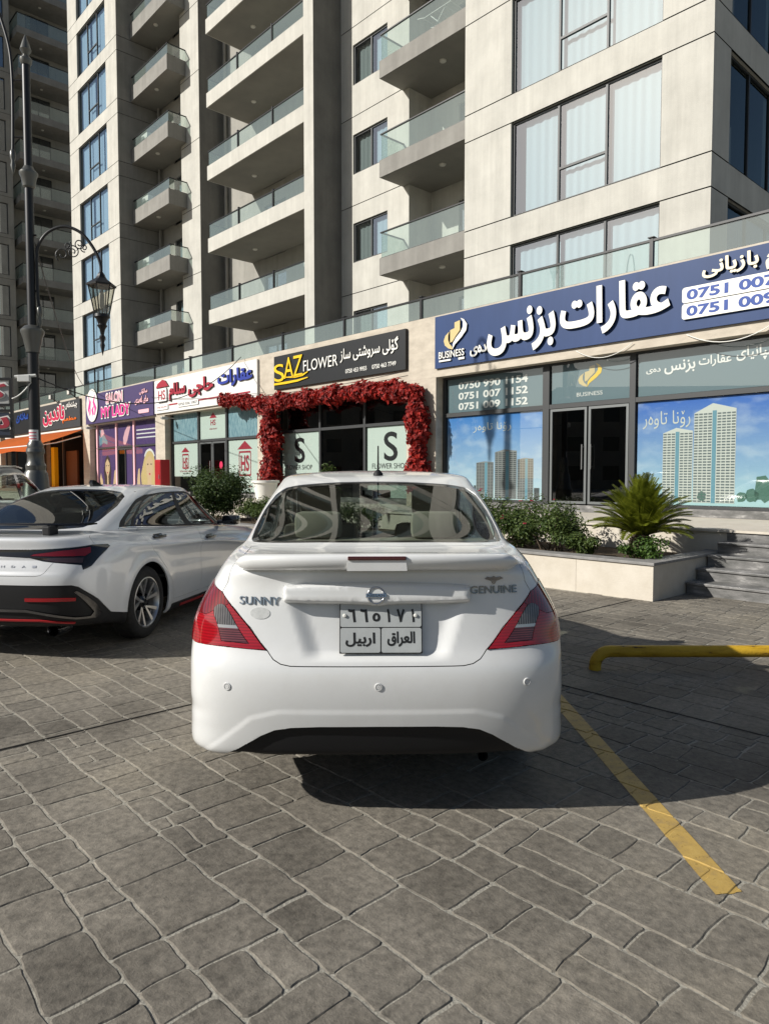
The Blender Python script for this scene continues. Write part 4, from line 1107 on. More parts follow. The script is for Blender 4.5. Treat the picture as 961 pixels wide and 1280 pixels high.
shape(T, 'emblem', ellipse(-28.05, 4.66, 0.66, 0.74, 32), -0.10, 'white', 0.05, side=True)
for pts, wd in (([(-28.3,4.2),(-28.45,4.5),(-28.3,4.8),(-28.42,5.08)],[0.02,0.10,0.08,0.02]), ([(-28.2,4.25),(-28.28,4.6),(-28.15,4.9)],[0.02,0.06,0.02]), ([(-27.75,4.2),(-27.62,4.5),(-27.85,4.8),(-27.7,5.1)],[0.03,0.12,0.09,0.02]), ([(-27.9,4.22),(-28.0,4.45),(-27.86,4.6)],[0.08,0.10,0.03])):
    shape(T, 'emblem_hair', strokes(pts, wd), -0.151, 'pink', 0.003)

T = At('shopfront', -25.4, 0.35, 0.875, 'purple papered shop front with printed women and pink bars', 'shopfront')
f = MB()
for s in (-28.78,-22.04): f.box(s, s+0.10, 0.34, 0.44, 0.876, 3.858)
f.box(-28.68,-22.04,0.345,0.435,2.70,2.77); T.put(f, 'frame', M['alu'])
for s in (-28.66,-26.46,-24.62):
    b = MB(); b.box(s, s+0.14, 0.345, 0.40, 0.88, 3.858); T.put(b, 'pink_bar', C_['palepink'])
films = {}
for i, (a, b_, z0, z1) in enumerate(((-28.5,-26.48,0.88,2.69),(-28.5,-26.48,2.78,3.85),(-26.3,-24.64,2.78,3.85),(-24.46,-22.06,0.88,2.69),(-24.46,-22.06,2.78,3.85))):
    films[i] = T.put(sheet(a,b_,z0,z1,0.402), 'window_film', C_['purple2'], fix=False); T.put(sheet(a,b_,z0,z1,0.385), 'pane', M['glass_poster'], fix=False)
p = films[0]
shape(T, 'printed_hair', [(-27.85,1.1),(-27.95,1.7),(-27.75,2.25),(-27.5,2.42),(-27.25,2.25),(-27.1,1.7),(-27.2,1.1)], 0.4012, 'hair', 0.001, p)
shape(T, 'printed_face', [(-27.6,0.9),(-27.58,1.45),(-27.78,1.75),(-27.76,2.05),(-27.52,2.25),(-27.28,2.05),(-27.27,1.75),(-27.45,1.45),(-27.42,0.9)], 0.4000, 'skin', 0.001, p)
shape(T, 'printed_hand', [(-28.4,0.9),(-28.42,1.35),(-28.3,1.62),(-28.22,1.4),(-28.1,1.3),(-28.05,0.9)], 0.4, 'skin', 0.001, p)
shape(T, 'printed_hand', [(-26.95,0.9),(-26.85,1.3),(-26.75,1.7),(-26.6,1.75),(-26.5,1.4),(-26.62,1.15),(-26.7,0.9)], 0.4, 'skin', 0.001, p)
shape(T, 'printed_lips', ellipse(-27.52,1.62,0.06,0.035,10), 0.3985, 'crimson', 0.001, p)
for e in (-27.65,-27.4): shape(T, 'printed_eye', ellipse(e,1.93,0.06,0.025,10), 0.3985, 'hair', 0.001, p)
p = films[3]
shape(T, 'printed_hair', [(-23.9,0.95),(-24.0,1.5),(-23.7,2.1),(-23.45,2.52),(-23.1,2.6),(-22.75,2.4),(-22.62,1.8),(-22.5,1.3),(-22.6,0.95)], 0.4012, 'blonde', 0.001, p)
shape(T, 'printed_face', [(-23.4,0.95),(-23.35,1.35),(-23.5,1.7),(-23.48,2.1),(-23.15,2.3),(-22.85,2.1),(-22.85,1.7),(-23.0,1.35),(-22.95,0.95)], 0.4, 'skin', 0.001, p)
shape(T, 'printed_band', strokes(arc(-23.15,2.12,0.48,0.42,160,20), 0.045), 0.3990, 'printwhite', 0.001, p)
shape(T, 'printed_lips', ellipse(-23.15,1.55,0.07,0.04,10), 0.3985, 'crimson', 0.001, p)
for e in (-23.32,-23.0): shape(T, 'printed_eye', ellipse(e,1.95,0.07,0.028,10), 0.3985, 'hair', 0.001, p)
shape(T, 'printed_hand', [(-24.4,0.95),(-24.35,1.35),(-24.25,1.75),(-24.1,1.8),(-24.08,1.4),(-24.05,0.95)], 0.4, 'skin', 0.001, p)
p = films[1]
shape(T, 'printed_hand', [(-28.4,2.85),(-28.45,3.25),(-28.3,3.6),(-28.1,3.45),(-27.8,3.3),(-27.45,3.0),(-27.5,2.88),(-27.9,2.98)], 0.4, 'pglass', 0.001, p)
shape(T, 'printed_hand', [(-28.3,3.2),(-28.2,3.62),(-28.0,3.66),(-27.8,3.4)], 0.3990, 'palepink', 0.001, p)
shape(T, 'printed_hand', [(-25.7,2.85),(-25.75,3.1),(-25.55,3.4),(-25.2,3.66),(-24.95,3.62),(-25.1,3.35),(-25.3,3.0),(-25.5,2.82)], 0.4, 'palepink', 0.001, films[2])
for k in range(3): shape(T, 'printed_line', rrect(-24.36,-22.15,3.36-k*0.16,3.41-k*0.16,0.01), 0.4, 'printwhite', 0.001, films[4])
d = MB(); frame_bars(d, -26.28, -24.66, 0.90, 2.68, 0.36, 0.41, 0.07, [(-25.47,0.97,2.61)]); do = T.put(d, 'door', M['alu']); T.put(sheet(-26.24,-24.7,0.94,2.64,0.388), 'pane', M['glass_poster'], do, fix=False)
T.put(sheet(-25.45,-24.7,0.95,2.63,0.402), 'window_film', C_['purple2'], do, fix=False)

# ------------------------------------------------ restaurant with the orange awning
T = At('shop_sign', -32.5, 0.0, 3.8, 'black restaurant sign with red outlined Kurdish letters above the orange awning', 'shop sign')
board(T, -36.2, -29.7, 3.82, 5.12, -0.10, -0.003, 'charcoal')
mbx = MB(); letters(mbx, 'ناندين', -34.95, -31.60, 4.0, 5.06, -0.10, 0.03, 0.075, arabic=True, side=1); T.put(mbx, 'letter_edge', [C_['white'], C_['side']], fix=False)
txt(T, 'lettering', 'ناندين', -34.88, -31.67, 4.06, 5.0, -0.131, 'crimson', 0.02, 0.03, True, side=False)
txt(T, 'lettering', 'چيشتخانەى', -31.55, -29.95, 4.68, 5.06, -0.10, 'white', 0.03, 0.02, True)
txt(T, 'lettering', 'مطعم', -32.0, -30.1, 4.06, 4.36, -0.10, 'orange', 0.03, 0.02, True)
T.put(sheet(-36.1,-35.6,4.3,4.9,-0.103), 'flag_print', C_['printwhite'], fix=False)
T = At('shopfront', -32.5, 0.4, 0.72, 'dim open restaurant front with red panel and amber column under the awning', 'shopfront')
f = MB()
for s in (-36.1,-33.2,-29.72): f.box(s, s+0.1, 0.34, 0.44, 0.876, 3.70)
f.box(-36.1,-29.62,0.34,0.44,3.70,3.858)
T.put(f, 'frame', M['alu'])
b = MB(); b.box(-33.05,-29.8,1.40,1.46,2.35,3.3); T.put(b, 'red_panel', C_['red'])
b = MB(); b.box(-35.75,-35.25,0.60,0.8,0.75,3.0); T.put(b, 'amber_column', C_['yellow'])
b = MB(); b.box(-35.2,-33.6,1.2,1.3,0.75,2.8); T.put(b, 'timber_panel', mat('brown_timber', (0.14,0.06,0.025), 0.6))
# awning
aw = At('awning', -33.2, 0.0, 2.75, 'orange fabric awning slung out over the pavement at the restaurant', 'awning')
am = bpy.data.materials.new('orange_awning_fabric'); am.use_nodes = True; nt = am.node_tree; b0 = nt.nodes['Principled BSDF']
b0.inputs['Base Color'].default_value = (0.62,0.14,0.025,1); b0.inputs['Roughness'].default_value = 0.9
tl = nt.nodes.new('ShaderNodeBsdfTranslucent'); tl.inputs['Color'].default_value = (1.0,0.30,0.05,1)
mx = nt.nodes.new('ShaderNodeMixShader'); mx.inputs[0].default_value = 0.55
nt.links.new(b0.outputs[0], mx.inputs[1]); nt.links.new(tl.outputs[0], mx.inputs[2]); nt.links.new(mx.outputs[0], nt.nodes['Material Output'].inputs['Surface'])
M['awning'] = am
f = MB(); n = 14
for i in range(n):
    a, b = -42+12.4*i/n, -42+12.4*(i+1)/n
    for j in range(6):
        y0, y1 = -2.3*j/6, -2.3*(j+1)/6
        sag = lambda s, y: 3.66+0.36*y-0.05*math.sin((s*1.6) )*0.3*abs(y)-0.04*math.sin(-y/2.3*math.pi)
        f.face([(a,y0,sag(a,y0)),(b,y0,sag(b,y0)),(b,y1,sag(b,y1)),(a,y1,sag(a,y1))])
    f.face([(a,-2.31,sag(a,-2.3)),(b,-2.31,sag(b,-2.3)),(b,-2.33,sag(b,-2.3)-0.22),(a,-2.33,sag(a,-2.3)-0.22)])
aw.put(f, 'fabric', am, smooth=True, auto=30, fix=False)
f = MB(); f.tube([(-42,-2.3,2.84),(-29.6,-2.3,2.84)], 0.03, 8); f.tube([(-42,-0.05,3.7),(-29.6,-0.05,3.7)], 0.06, 8)
aw.put(f, 'roller', C_['white'], smooth=True, auto=50)
for s in (-29.75,-35.8,-41.8):
    f = MB(); f.tube([(s,-0.06,3.35),(s,-1.2,3.0),(s,-2.28,2.80)], 0.025, 8); aw.put(f, 'arm', C_['white'], smooth=True, auto=50)
# shop further left
T = At('shop_sign', -40.4, 0.0, 3.8, 'dark sign with blue and white letters farthest along the row of shops', 'shop sign')
board(T, -43.3, -37.1, 3.85, 5.12, -0.10, -0.003, 'black')
txt(T, 'lettering', 'سەنتەرى', -39.6, -37.4, 4.45, 5.02, -0.10, 'bluetxt', 0.03, 0.03, True)
txt(T, 'lettering', 'مۆبايل', -42.6, -40.2, 4.1, 4.9, -0.10, 'printwhite', 0.03, 0.03, True)
T = At('shopfront', -40.0, 0.35, 0.875, 'dim shop front at the far left end of the row', 'shopfront')
f = MB()
for s in (-43.3,-41.2,-39.1,-37.1): f.box(s, s+0.1, 0.34, 0.44, 0.876, 3.70)
f.box(-43.3,-37.0,0.34,0.44,3.70,3.858)
T.put(f, 'frame', M['alu'])
for a, b in ((-43.2,-41.2),(-41.1,-39.1),(-39.0,-37.1)): T.put(sheet(a,b,0.88,3.85,0.385), 'pane', M['glass_shop'], fix=False)

# floodlights, cameras and cables on the front
def flood(s, z, lab):
    T = At('floodlight', s, -0.1, z, lab, 'floodlight', 'floodlights over the restaurant sign')
    a = MB(); a.tube([(s,0.05,z-0.2),(s,-0.25,z+0.05)], 0.02, 6); T.put(a, 'bracket', M['black_metal'])
    b = MB(); b.bbox(s-0.16, s+0.16, -0.38, -0.26, z-0.02, z+0.22, 0.02); T.put(b, 'lamp_head', M['alu_grey'])
    c = MB(); c.box(s-0.13, s+0.13, -0.385, -0.381, z+0.0, z+0.19); T.put(c, 'lens', M['lamp_white'])
flood(-33.0, 5.32, 'small floodlight on the railing over the left half of the restaurant sign')
flood(-30.4, 5.34, 'small floodlight on the railing over the right end of the restaurant sign')
def cctv(s, z, lab):
    T = At('security_camera', s, -0.05, z, lab, 'security camera', 'security cameras on the shop pillars')
    a = MB(); a.tube([(s,0.30,z+0.02),(s,0.02,z+0.02)], 0.02, 6); T.put(a, 'bracket', M['white_plastic'])
    b = MB(); b.bbox(s-0.05, s+0.05, -0.24, 0.02, z-0.05, z+0.06, 0.015); T.put(b, 'housing', M['white_plastic'])
    c = MB(); c.lathe([(0.001,-0.245),(0.03,-0.245),(0.035,-0.23)], 12, (s,0,z), 'y'); T.put(c, 'lens', M['black_metal'])
cctv(-20.9, 3.66, 'white security camera at the left end of the office with HS posters')
cctv(-28.55, 3.66, 'white security camera at the left end of the purple salon')
def cable(name, pts, r, lab, m='side', grp=None):
    mb = MB(); mb.tube(pts, r, 5)
    o = tag(mb.build(name, C_[m], None, smooth=True), lab, 'cable', grp)
def hang(a, b, sag, n=14): return [tuple(Vector(a).lerp(Vector(b), k/n) - Vector((0,0,sag*4*(k/n)*(1-k/n)))) for k in range(n+1)]
cable('cable', hang(fw(-0.9,-0.03,3.93), fw(0.7,-0.06,4.02), 0.26), 0.008, 'pale cable looping below the phone numbers of the navy sign', 'white')
cable('cable', hang(fw(-3.1,-0.03,3.93), fw(-1.9,-0.04,3.93), 0.20), 0.007, 'pale cable looping below the big letters of the navy sign', 'white')
cable('cable', hang(fw(-13.9,-0.12,3.96), fw(-7.9,-0.12,4.02), 0.06), 0.008, 'black cable strung across beneath the black flower sign')
cable('cable', hang(fw(-22,-0.14,4.55), fw(-14.0,-0.14,4.05), 0.12), 0.007, 'thin black cable drooping across the white office sign')
# =================================================================== steps, planters
st = empty('entrance_steps', fw(2.5, -3.0, 0), RF, 'five grey marble steps leading up to the shop platform beside the planter', 'steps')
def loc_box(root_s, root_d, root_z):
    def f(s0, s1, d0, d1, z0, z1, b=None):
        mb = MB(); (mb.bbox if b else mb.box)(*([s0-root_s, s1-root_s, d0-root_d, d1-root_d, z0-root_z, z1-root_z]+([b] if b else []))); return mb
    return f
LB = loc_box(2.5, -3.0, 0)
RISE = 0.735/5
for k in range(5):
    z1 = RISE*(k+1)-(0.0 if k < 4 else 0.002); d0 = -3.66+0.30*k
    if k < 4:
        LB(0.82, 4.2, d0, d0+0.305, -0.02, z1-0.032).build('riser', M['marble_grey'], st)
        LB(0.82, 4.2, d0-0.025, d0+0.30, z1-0.030, z1, 0.006).build('tread', M['marble_grey'], st)
    else:
        LB(0.82, 4.2, d0, d0+0.003, z1-RISE, z1-0.036).build('riser', M['marble_grey'], st)

def planter(s0, s1, label):
    c = (s0+s1)/2
    t = empty('planter', fw(c, -3.5, 0), RF, label, 'planter'); L = loc_box(c, -3.5, 0)
    fwm = MB(); n = max(1, round((s1-s0)/1.05)); stp = (s1-s0)/n
    for k in range(n):
        q = L(s0+k*stp+(0.002 if k else 0), s0+(k+1)*stp-(0.002 if k < n-1 else 0), -4.50, -4.34, -0.02, 0.415); fwm.mesh(q.v, q.f)
    fwm.build('front_wall', M['planter_stone'], t)
    L(s1-0.16, s1, -4.338, -2.46, -0.02, 0.414).build('end_wall', M['planter_stone'], t)
    L(s0, s0+0.16, -4.338, -2.46, -0.02, 0.414).build('end_wall', M['planter_stone'], t)
    L(s0-0.02, s1+0.02, -4.525, -4.25, 0.417, 0.452, 0.006).build('coping', M['tread'], t)
    L(s1-0.25, s1+0.02, -4.248, -2.46, 0.417, 0.451, 0.006).build('coping', M['tread'], t)
    L(s0+0.16, s1-0.16, -4.338, -2.46, 0.2, 0.37).build('soil', M['soil'], t)
M['soil'] = mottled('garden_soil', (0.05,0.035,0.022), (0.09,0.065,0.04), 14, 1.0, 1.0, 60)
planter(-13.6, 0.80, 'pale limestone planter with grey coping beside the entrance steps')
planter(-32.0, -17.0, 'farther limestone planter in front of the white signed office')

# =================================================================== plants
def leaf_mat(name, c1, c2, tr=0.35, rough=0.55):
    m = bpy.data.materials.new(name); m.use_nodes = True; nt = m.node_tree; b = nt.nodes['Principled BSDF']
    geo = nt.nodes.new('ShaderNodeNewGeometry'); rp = nt.nodes.new('ShaderNodeValToRGB')
    rp.color_ramp.elements[0].color = (*c1, 1); rp.color_ramp.elements[1].color = (*c2, 1)
    nt.links.new(geo.outputs['Random Per Island'], rp.inputs['Fac']); nt.links.new(rp.outputs['Color'], b.inputs['Base Color'])
    b.inputs['Roughness'].default_value = rough; b.inputs['Specular IOR Level'].default_value = 0.35
    t = nt.nodes.new('ShaderNodeBsdfTranslucent'); nt.links.new(rp.outputs['Color'], t.inputs['Color'])
    mx = nt.nodes.new('ShaderNodeMixShader'); mx.inputs[0].default_value = tr
    nt.links.new(b.outputs[0], mx.inputs[1]); nt.links.new(t.outputs[0], mx.inputs[2]); nt.links.new(mx.outputs[0], nt.nodes['Material Output'].inputs['Surface'])
    return m
M['rose_leaf'] = leaf_mat('rose_leaf', (0.035,0.07,0.016), (0.125,0.17,0.042))
M['conifer_leaf'] = leaf_mat('conifer_needle', (0.02,0.045,0.014), (0.085,0.13,0.03), 0.3)
M['bright_leaf'] = leaf_mat('bright_leaf', (0.04,0.09,0.015), (0.10,0.17,0.03))
M['cycad_leaf'] = leaf_mat('cycad_leaflet', (0.10,0.13,0.010), (0.25,0.27,0.028), 0.4, 0.35)
M['red_leaf'] = leaf_mat('red_leaf', (0.10,0.003,0.004), (0.44,0.022,0.013), 0.35, 0.6)
M['bark'] = mottled('bark', (0.07,0.05,0.035), (0.13,0.10,0.07), 12, 0.95, 1.0, 50)
M['petal'] = mat('rose_petal', (0.55,0.04,0.10), 0.6)
M['petal_white'] = mat('white_petal', (0.70,0.68,0.62), 0.6)

def rvec(r):
    while True:
        v = Vector((r.uniform(-1,1), r.uniform(-1,1), r.uniform(-1,1)))
        if 0.05 < v.length < 1: return v.normalized()
def leaf(mb, p, n, u, L, W, bend=0.15):
    """a pointed leaf of four triangles, folded along its midrib"""
    n = n.normalized(); u = (u-n*u.dot(n)).normalized(); w = n.cross(u)
    a = p; b = p+u*L*0.45+w*W*0.5+n*bend*W; c = p+u*L-n*bend*L*0.5; d = p+u*L*0.45-w*W*0.5+n*bend*W; m = p+u*L*0.5
    k = len(mb.v); mb.v += [tuple(q) for q in (a,b,c,d,m)]
    for f in ((k,k+1,k+4),(k+1,k+2,k+4),(k+2,k+3,k+4),(k+3,k,k+4)): mb.f.append(f); mb.mi.append(mb.cur)
def bush(name, s, d, z, rx, ry, h, n, lm, label, cat, seed, L=0.05, clumps=16, flowers=(), group=None, stems=14):
    r = random.Random(seed)
    t = empty(name, fw(s, d, z), RF, label, cat, group)
    cl = []
    for k in range(clumps):
        v = rvec(r); q = r.uniform(0.25, 0.95)
        cl.append((Vector((v.x*rx*q, v.y*ry*q, h*0.52+v.z*h*0.42*q)), r.uniform(0.55,1.2)))
    mb = MB()
    for k in range(n):
        c, sc = r.choice(cl); v = rvec(r); rr = r.random()**0.45
        p = c+Vector((v.x*rx*0.42, v.y*ry*0.42, v.z*h*0.26))*rr*sc
        if p.z < 0.03: p.z = r.uniform(0.03, 0.15)
        nn = (v*0.6+Vector((0,0,0.7))+rvec(r)*0.7)
        leaf(mb, p, nn, rvec(r), L*r.uniform(0.6,1.25), L*r.uniform(0.4,0.65))
    mb.build('foliage', lm, t, fix=False)
    sb = MB()
    for k in range(stems):
        c, _ = r.choice(cl); a = Vector((r.uniform(-.3,.3)*rx, r.uniform(-.3,.3)*ry, 0)); m_ = a.lerp(c, 0.5)+Vector((r.uniform(-.05,.05), r.uniform(-.05,.05), 0.04))
        sb.tube([a, m_, c+(c-m_)*0.4], [0.010,0.007,0.003], 5)
    sb.build('stems', M['bark'], t)
    for mname, cnt in flowers:
        for k in range(cnt):
            c, sc = r.choice(cl); v = rvec(r); v.z = abs(v.z); p = c+Vector((v.x*rx*0.46, v.y*ry*0.46, v.z*h*0.32))*sc
            f = MB()
            for q in range(9):
                a = q*2.4; u = Vector((math.cos(a), math.sin(a), 0.4+0.08*q)); leaf(f, p, Vector((0,0,1))+u*0.3, u, 0.030, 0.034, 0.3)
            f.build('bloom', M[mname], t, fix=False)
    return t
bush('rose_bush', -1.95, -3.45, 0.365, 0.55, 0.60, 0.84, 5200, M['rose_leaf'], 'rose bush with a few pink blooms nearest the tail of the white sedan', 'bush', 1, 0.055, 18, [('petal',7)])
bush('rose_bush', -1.20, -3.55, 0.365, 0.55, 0.60, 0.72, 4800, M['rose_leaf'], 'low leafy rose bush between the pink bloomed bush and the sago palm', 'bush', 2, 0.055, 18, [('petal',2)])
bush('rose_bush', -2.75, -3.5, 0.365, 0.6, 0.60, 0.80, 4000, M['rose_leaf'], 'rose bush in the planter half hidden behind the white sedan', 'bush', 3, 0.055, 16, [('petal',3)])
bush('ground_shrub', -0.55, -3.85, 0.365, 0.42, 0.40, 0.40, 2000, M['rose_leaf'], 'small low shrub at the foot of the sago palm on its left', 'bush', 4, 0.05, 10)
bush('ground_shrub', 0.42, -3.95, 0.365, 0.34, 0.32, 0.34, 1300, M['bright_leaf'], 'sparse light green weeds at the planter corner under the sago palm', 'bush', 5, 0.05, 9)
bush('conifer_shrub', -11.0, -3.5, 0.365, 0.90, 0.85, 1.36, 15000, M['conifer_leaf'], 'rounded dark green conifer between the silver sedan and the flower garland', 'bush', 6, 0.07, 40)
bush('rose_bush', -8.7, -3.7, 0.365, 0.72, 0.6, 0.66, 3600, M['rose_leaf'], 'straggly rose bush with white blooms over the nose of the silver sedan', 'bush', 7, 0.06, 14, [('petal_white',7)])
bush('low_hedge', -14.9, -2.9, 0.0, 0.9, 0.6, 1.25, 3000, M['bright_leaf'], 'bright green low shrub behind the roof of the silver sedan', 'bush', 8, 0.07, 18)
bush('rose_bush', -5.6, -3.5, 0.365, 0.75, 0.55, 0.72, 2200, M['rose_leaf'], 'rose bush in the planter wholly behind the roof of the white sedan', 'bush', 9, 0.06, 14)

def sago(s, d, z, label):
    r = random.Random(21)
    t = empty('sago_palm', fw(s, d, z), RF, label, 'palm')
    tr = MB()
    prof = [(0.13,0.0),(0.16,0.06),(0.155,0.16),(0.14,0.26),(0.10,0.32),(0.02,0.34)]
    tr.lathe(prof, 16); 
    for k in range(120):          # old leaf bases
        a = k*2.399; h = 0.02+0.28*(k/120); rr = 0.155-0.03*(h/0.34)
        p = Vector((math.cos(a)*rr, math.sin(a)*rr, h)); u = Vector((math.cos(a), math.sin(a), 0.9)).normalized()
        leaf(tr, p, u.cross(Vector((-math.sin(a), math.cos(a), 0))), u, 0.07, 0.05)
    tr.build('trunk', M['bark'], t)
    nf = 96
    for k in range(nf):
        f = k/nf; a = k*2.399+r.uniform(-.1,.1)
        el = rad(8+80*f**0.85)+r.uniform(-.08,.08)
        Ln = r.uniform(0.66,0.80)*(0.90+0.2*f)
        h = Vector((math.cos(a), math.sin(a), 0)); pts = []; p = Vector((0,0,0.30))+h*0.05; e = el+0.25
        n = 20
        for i in range(n+1):
            pts.append(p.copy()); e -= (0.9-0.45*f)/n*(0.5+1.1*i/n); p = p+(h*math.cos(e)+Vector((0,0,1))*math.sin(e))*Ln/n
        mb = MB(); mb.tube(pts, [0.007-0.005*i/n for i in range(n+1)], 4, False)
        side = h.cross(Vector((0,0,1))).normalized()
        for i in range(3, n):
            for h2 in (0.0, 0.5):
                q = pts[i].lerp(pts[i+1], h2); tg = (pts[i+1]-pts[i]).normalized(); up = side.cross(tg)
                x = (i+h2-3)/(n-3); ll = 0.15*math.sin(math.pi*min(0.97, 0.20+0.75*x))**0.7
                for sg in (-1, 1):
                    u = (side*sg*0.78+tg*0.62+up*0.42).normalized()
                    leaf(mb, q, up+side*sg*-0.3, u, ll*r.uniform(0.9,1.1), 0.019, 0.1)
        mb.build('frond', M['cycad_leaf'], t, fix=False)
sago(0.12, -3.5, 0.365, 'yellow green sago palm in the planter by the entrance steps')

# =================================================================== red garland round the flower shop
gt = empty('flower_garland', fw(-10.7, 0.0, 0.74), RF, 'garland of dark red artificial leaves framing the flower shop entrance', 'garland')
def garland(path, rad_, n, seed, name='garland_run'):
    r = random.Random(seed); mb = MB()
    seg = [Vector(p) for p in path]; L = [0.0]
    for a, b in zip(seg, seg[1:]): L.append(L[-1]+(b-a).length)
    for k in range(n):
        x = r.random()*L[-1]; i = max(j for j in range(len(L)-1) if L[j] <= x)
        p = seg[i].lerp(seg[i+1], (x-L[i])/(L[i+1]-L[i]))
        lump = 0.78+0.28*math.sin(x*5.1+seed)+0.15*math.sin(x*13.7)
        v = rvec(r); p = p+Vector((v.x*rad_*lump, v.y*rad_*0.8*lump, v.z*rad_*lump))*r.random()**0.4
        nn = v+rvec(r)*0.6+Vector((0,-0.5,0.2))
        for q in range(2):
            leaf(mb, p, nn, rvec(r), 0.15*r.uniform(0.6,1.2), 0.10*r.uniform(0.7,1.2), 0.2)
    mb.build(name, M['red_leaf'], gt, fix=False)
    wr = MB(); wr.tube(seg, 0.012, 5); wr.build('wire', M['black_metal'], gt)
zo = -0.74; so = 10.7
garland([(-16.3+so,-0.28,3.98+zo),(-15.4+so,-0.28,3.90+zo),(-14.0+so,-0.30,3.68+zo)], 0.22, 1000, 1)
garland([(-14.0+so,-0.30,3.68+zo),(-12.0+so,-0.32,3.66+zo),(-10.0+so,-0.32,3.66+zo),(-8.2+so,-0.30,3.62+zo),(-7.2+so,-0.3,3.40+zo)], 0.27, 3600, 2)
garland([(-13.6+so,-0.26,3.6+zo),(-13.5+so,-0.26,2.4+zo),(-13.6+so,-0.26,0.95+zo)], 0.40, 3200, 3)
garland([(-7.35+so,-0.26,3.5+zo),(-7.25+so,-0.26,2.5+zo),(-7.30+so,-0.26,1.2+zo)], 0.31, 2200, 4)
pt = empty('flower_pot', fw(-12.9, -0.85, 0.737), RF, 'white tapered flower pot at the foot of the left garland column', 'pot')
p = MB(); p.lathe([(0.001,0.0),(0.24,0.0),(0.27,0.06),(0.36,0.52),(0.41,0.53),(0.41,0.60),(0.36,0.60),(0.33,0.5),(0.001,0.5)], 24); p.build('pot_body', C_['white'], pt, smooth=True, auto=35)
bush('potted_shrub', -9.85, -0.75, 0.737, 0.4, 0.4, 1.15, 900, M['rose_leaf'], 'leafy shrub standing in front of the left S panel of the flower shop', 'bush', 12, 0.09, 12)
# red cabinet
rc = empty('fire_cabinet', fw(-19.70, -0.8, 0.737), RF, 'red metal cabinet standing between the purple salon and the white signed office', 'cabinet')
b = MB(); b.bbox(-0.24,0.24,-0.18,0.18,0.08,1.32,0.02); b.build('cabinet_body', mat('red_enamel', (0.38,0.015,0.02), 0.4), rc)
for x in (-0.21,0.13):
    b = MB(); b.box(x,x+0.08,-0.15,0.15,0,0.08); b.build('foot', M['black_metal'], rc)
b = MB(); b.box(-0.20,0.20,-0.186,-0.182,0.16,1.24); d_ = b.build('door', mat('red_enamel_door', (0.36,0.015,0.02), 0.35), rc)
b = MB(); b.box(0.14,0.17,-0.21,-0.187,0.62,0.78); b.build('handle', M['steel'], d_)

# =================================================================== street lamp
LX, LY = -6.36, 13.0
lp = empty('street_lamp', (LX, LY, 0), 0, 'tall black ornamental street lamp with grey collars and a curled arm', 'street lamp')
PX = 888.0/13.0
def lz(y): return EYE+(595-y)/PX*1.003
M['lamp_black'] = mat('black_cast_iron', (0.016,0.016,0.017), 0.42, 0.2)
M['lamp_grey'] = mat('weathered_grey_cast_iron', (0.13,0.13,0.12), 0.35, 0.5)
M['lamp_glass'] = glass('lantern_glass', (0.75,0.74,0.68), 1.5, 0.05)
p = MB(); p.lathe([(0.098,1.9),(0.095,lz(478)),(0.095,lz(442))], 20); p.lathe([(0.078,lz(412)),(0.074,lz(243))], 20); p.lathe([(0.072,lz(222)),(0.068,lz(98))], 20)
p.build('post', M['lamp_black'], lp, smooth=True, auto=40)
p = MB(); p.lathe([(0.34,0.0),(0.34,0.25),(0.30,0.32),(0.27,0.9),(0.30,1.0),(0.24,1.1),(0.20,lz(592)),(0.165,lz(588)),(0.175,lz(582)),(0.145,lz(578)),(0.135,lz(569)),(0.16,lz(565)),(0.15,lz(561)),(0.135,lz(560)),(0.135,lz(556)),(0.11,lz(553)),(0.098,lz(551))], 24)
p.build('base', M['lamp_grey'], lp, smooth=True, auto=30)
p = MB(); p.lathe([(0.115,lz(443)),(0.12,lz(440)),(0.165,lz(425)),(0.20,lz(419)),(0.20,lz(416)),(0.13,lz(411)),(0.085,lz(410))], 24); p.build('collar', M['lamp_grey'], lp, smooth=True, auto=30)
p = MB(); p.lathe([(0.08,lz(245)),(0.105,lz(243)),(0.13,lz(232)),(0.155,lz(229)),(0.155,lz(226)),(0.10,lz(222)),(0.08,lz(219))], 24); p.build('collar', M['lamp_grey'], lp, smooth=True, auto=30)
p = MB(); p.lathe([(0.075,lz(99)),(0.10,lz(96)),(0.105,lz(92)),(0.05,lz(87)),(0.095,lz(81)),(0.06,lz(73)),(0.012,lz(64)),(0.001,lz(62))], 16); p.build('finial', M['lamp_grey'], lp, smooth=True, auto=30)
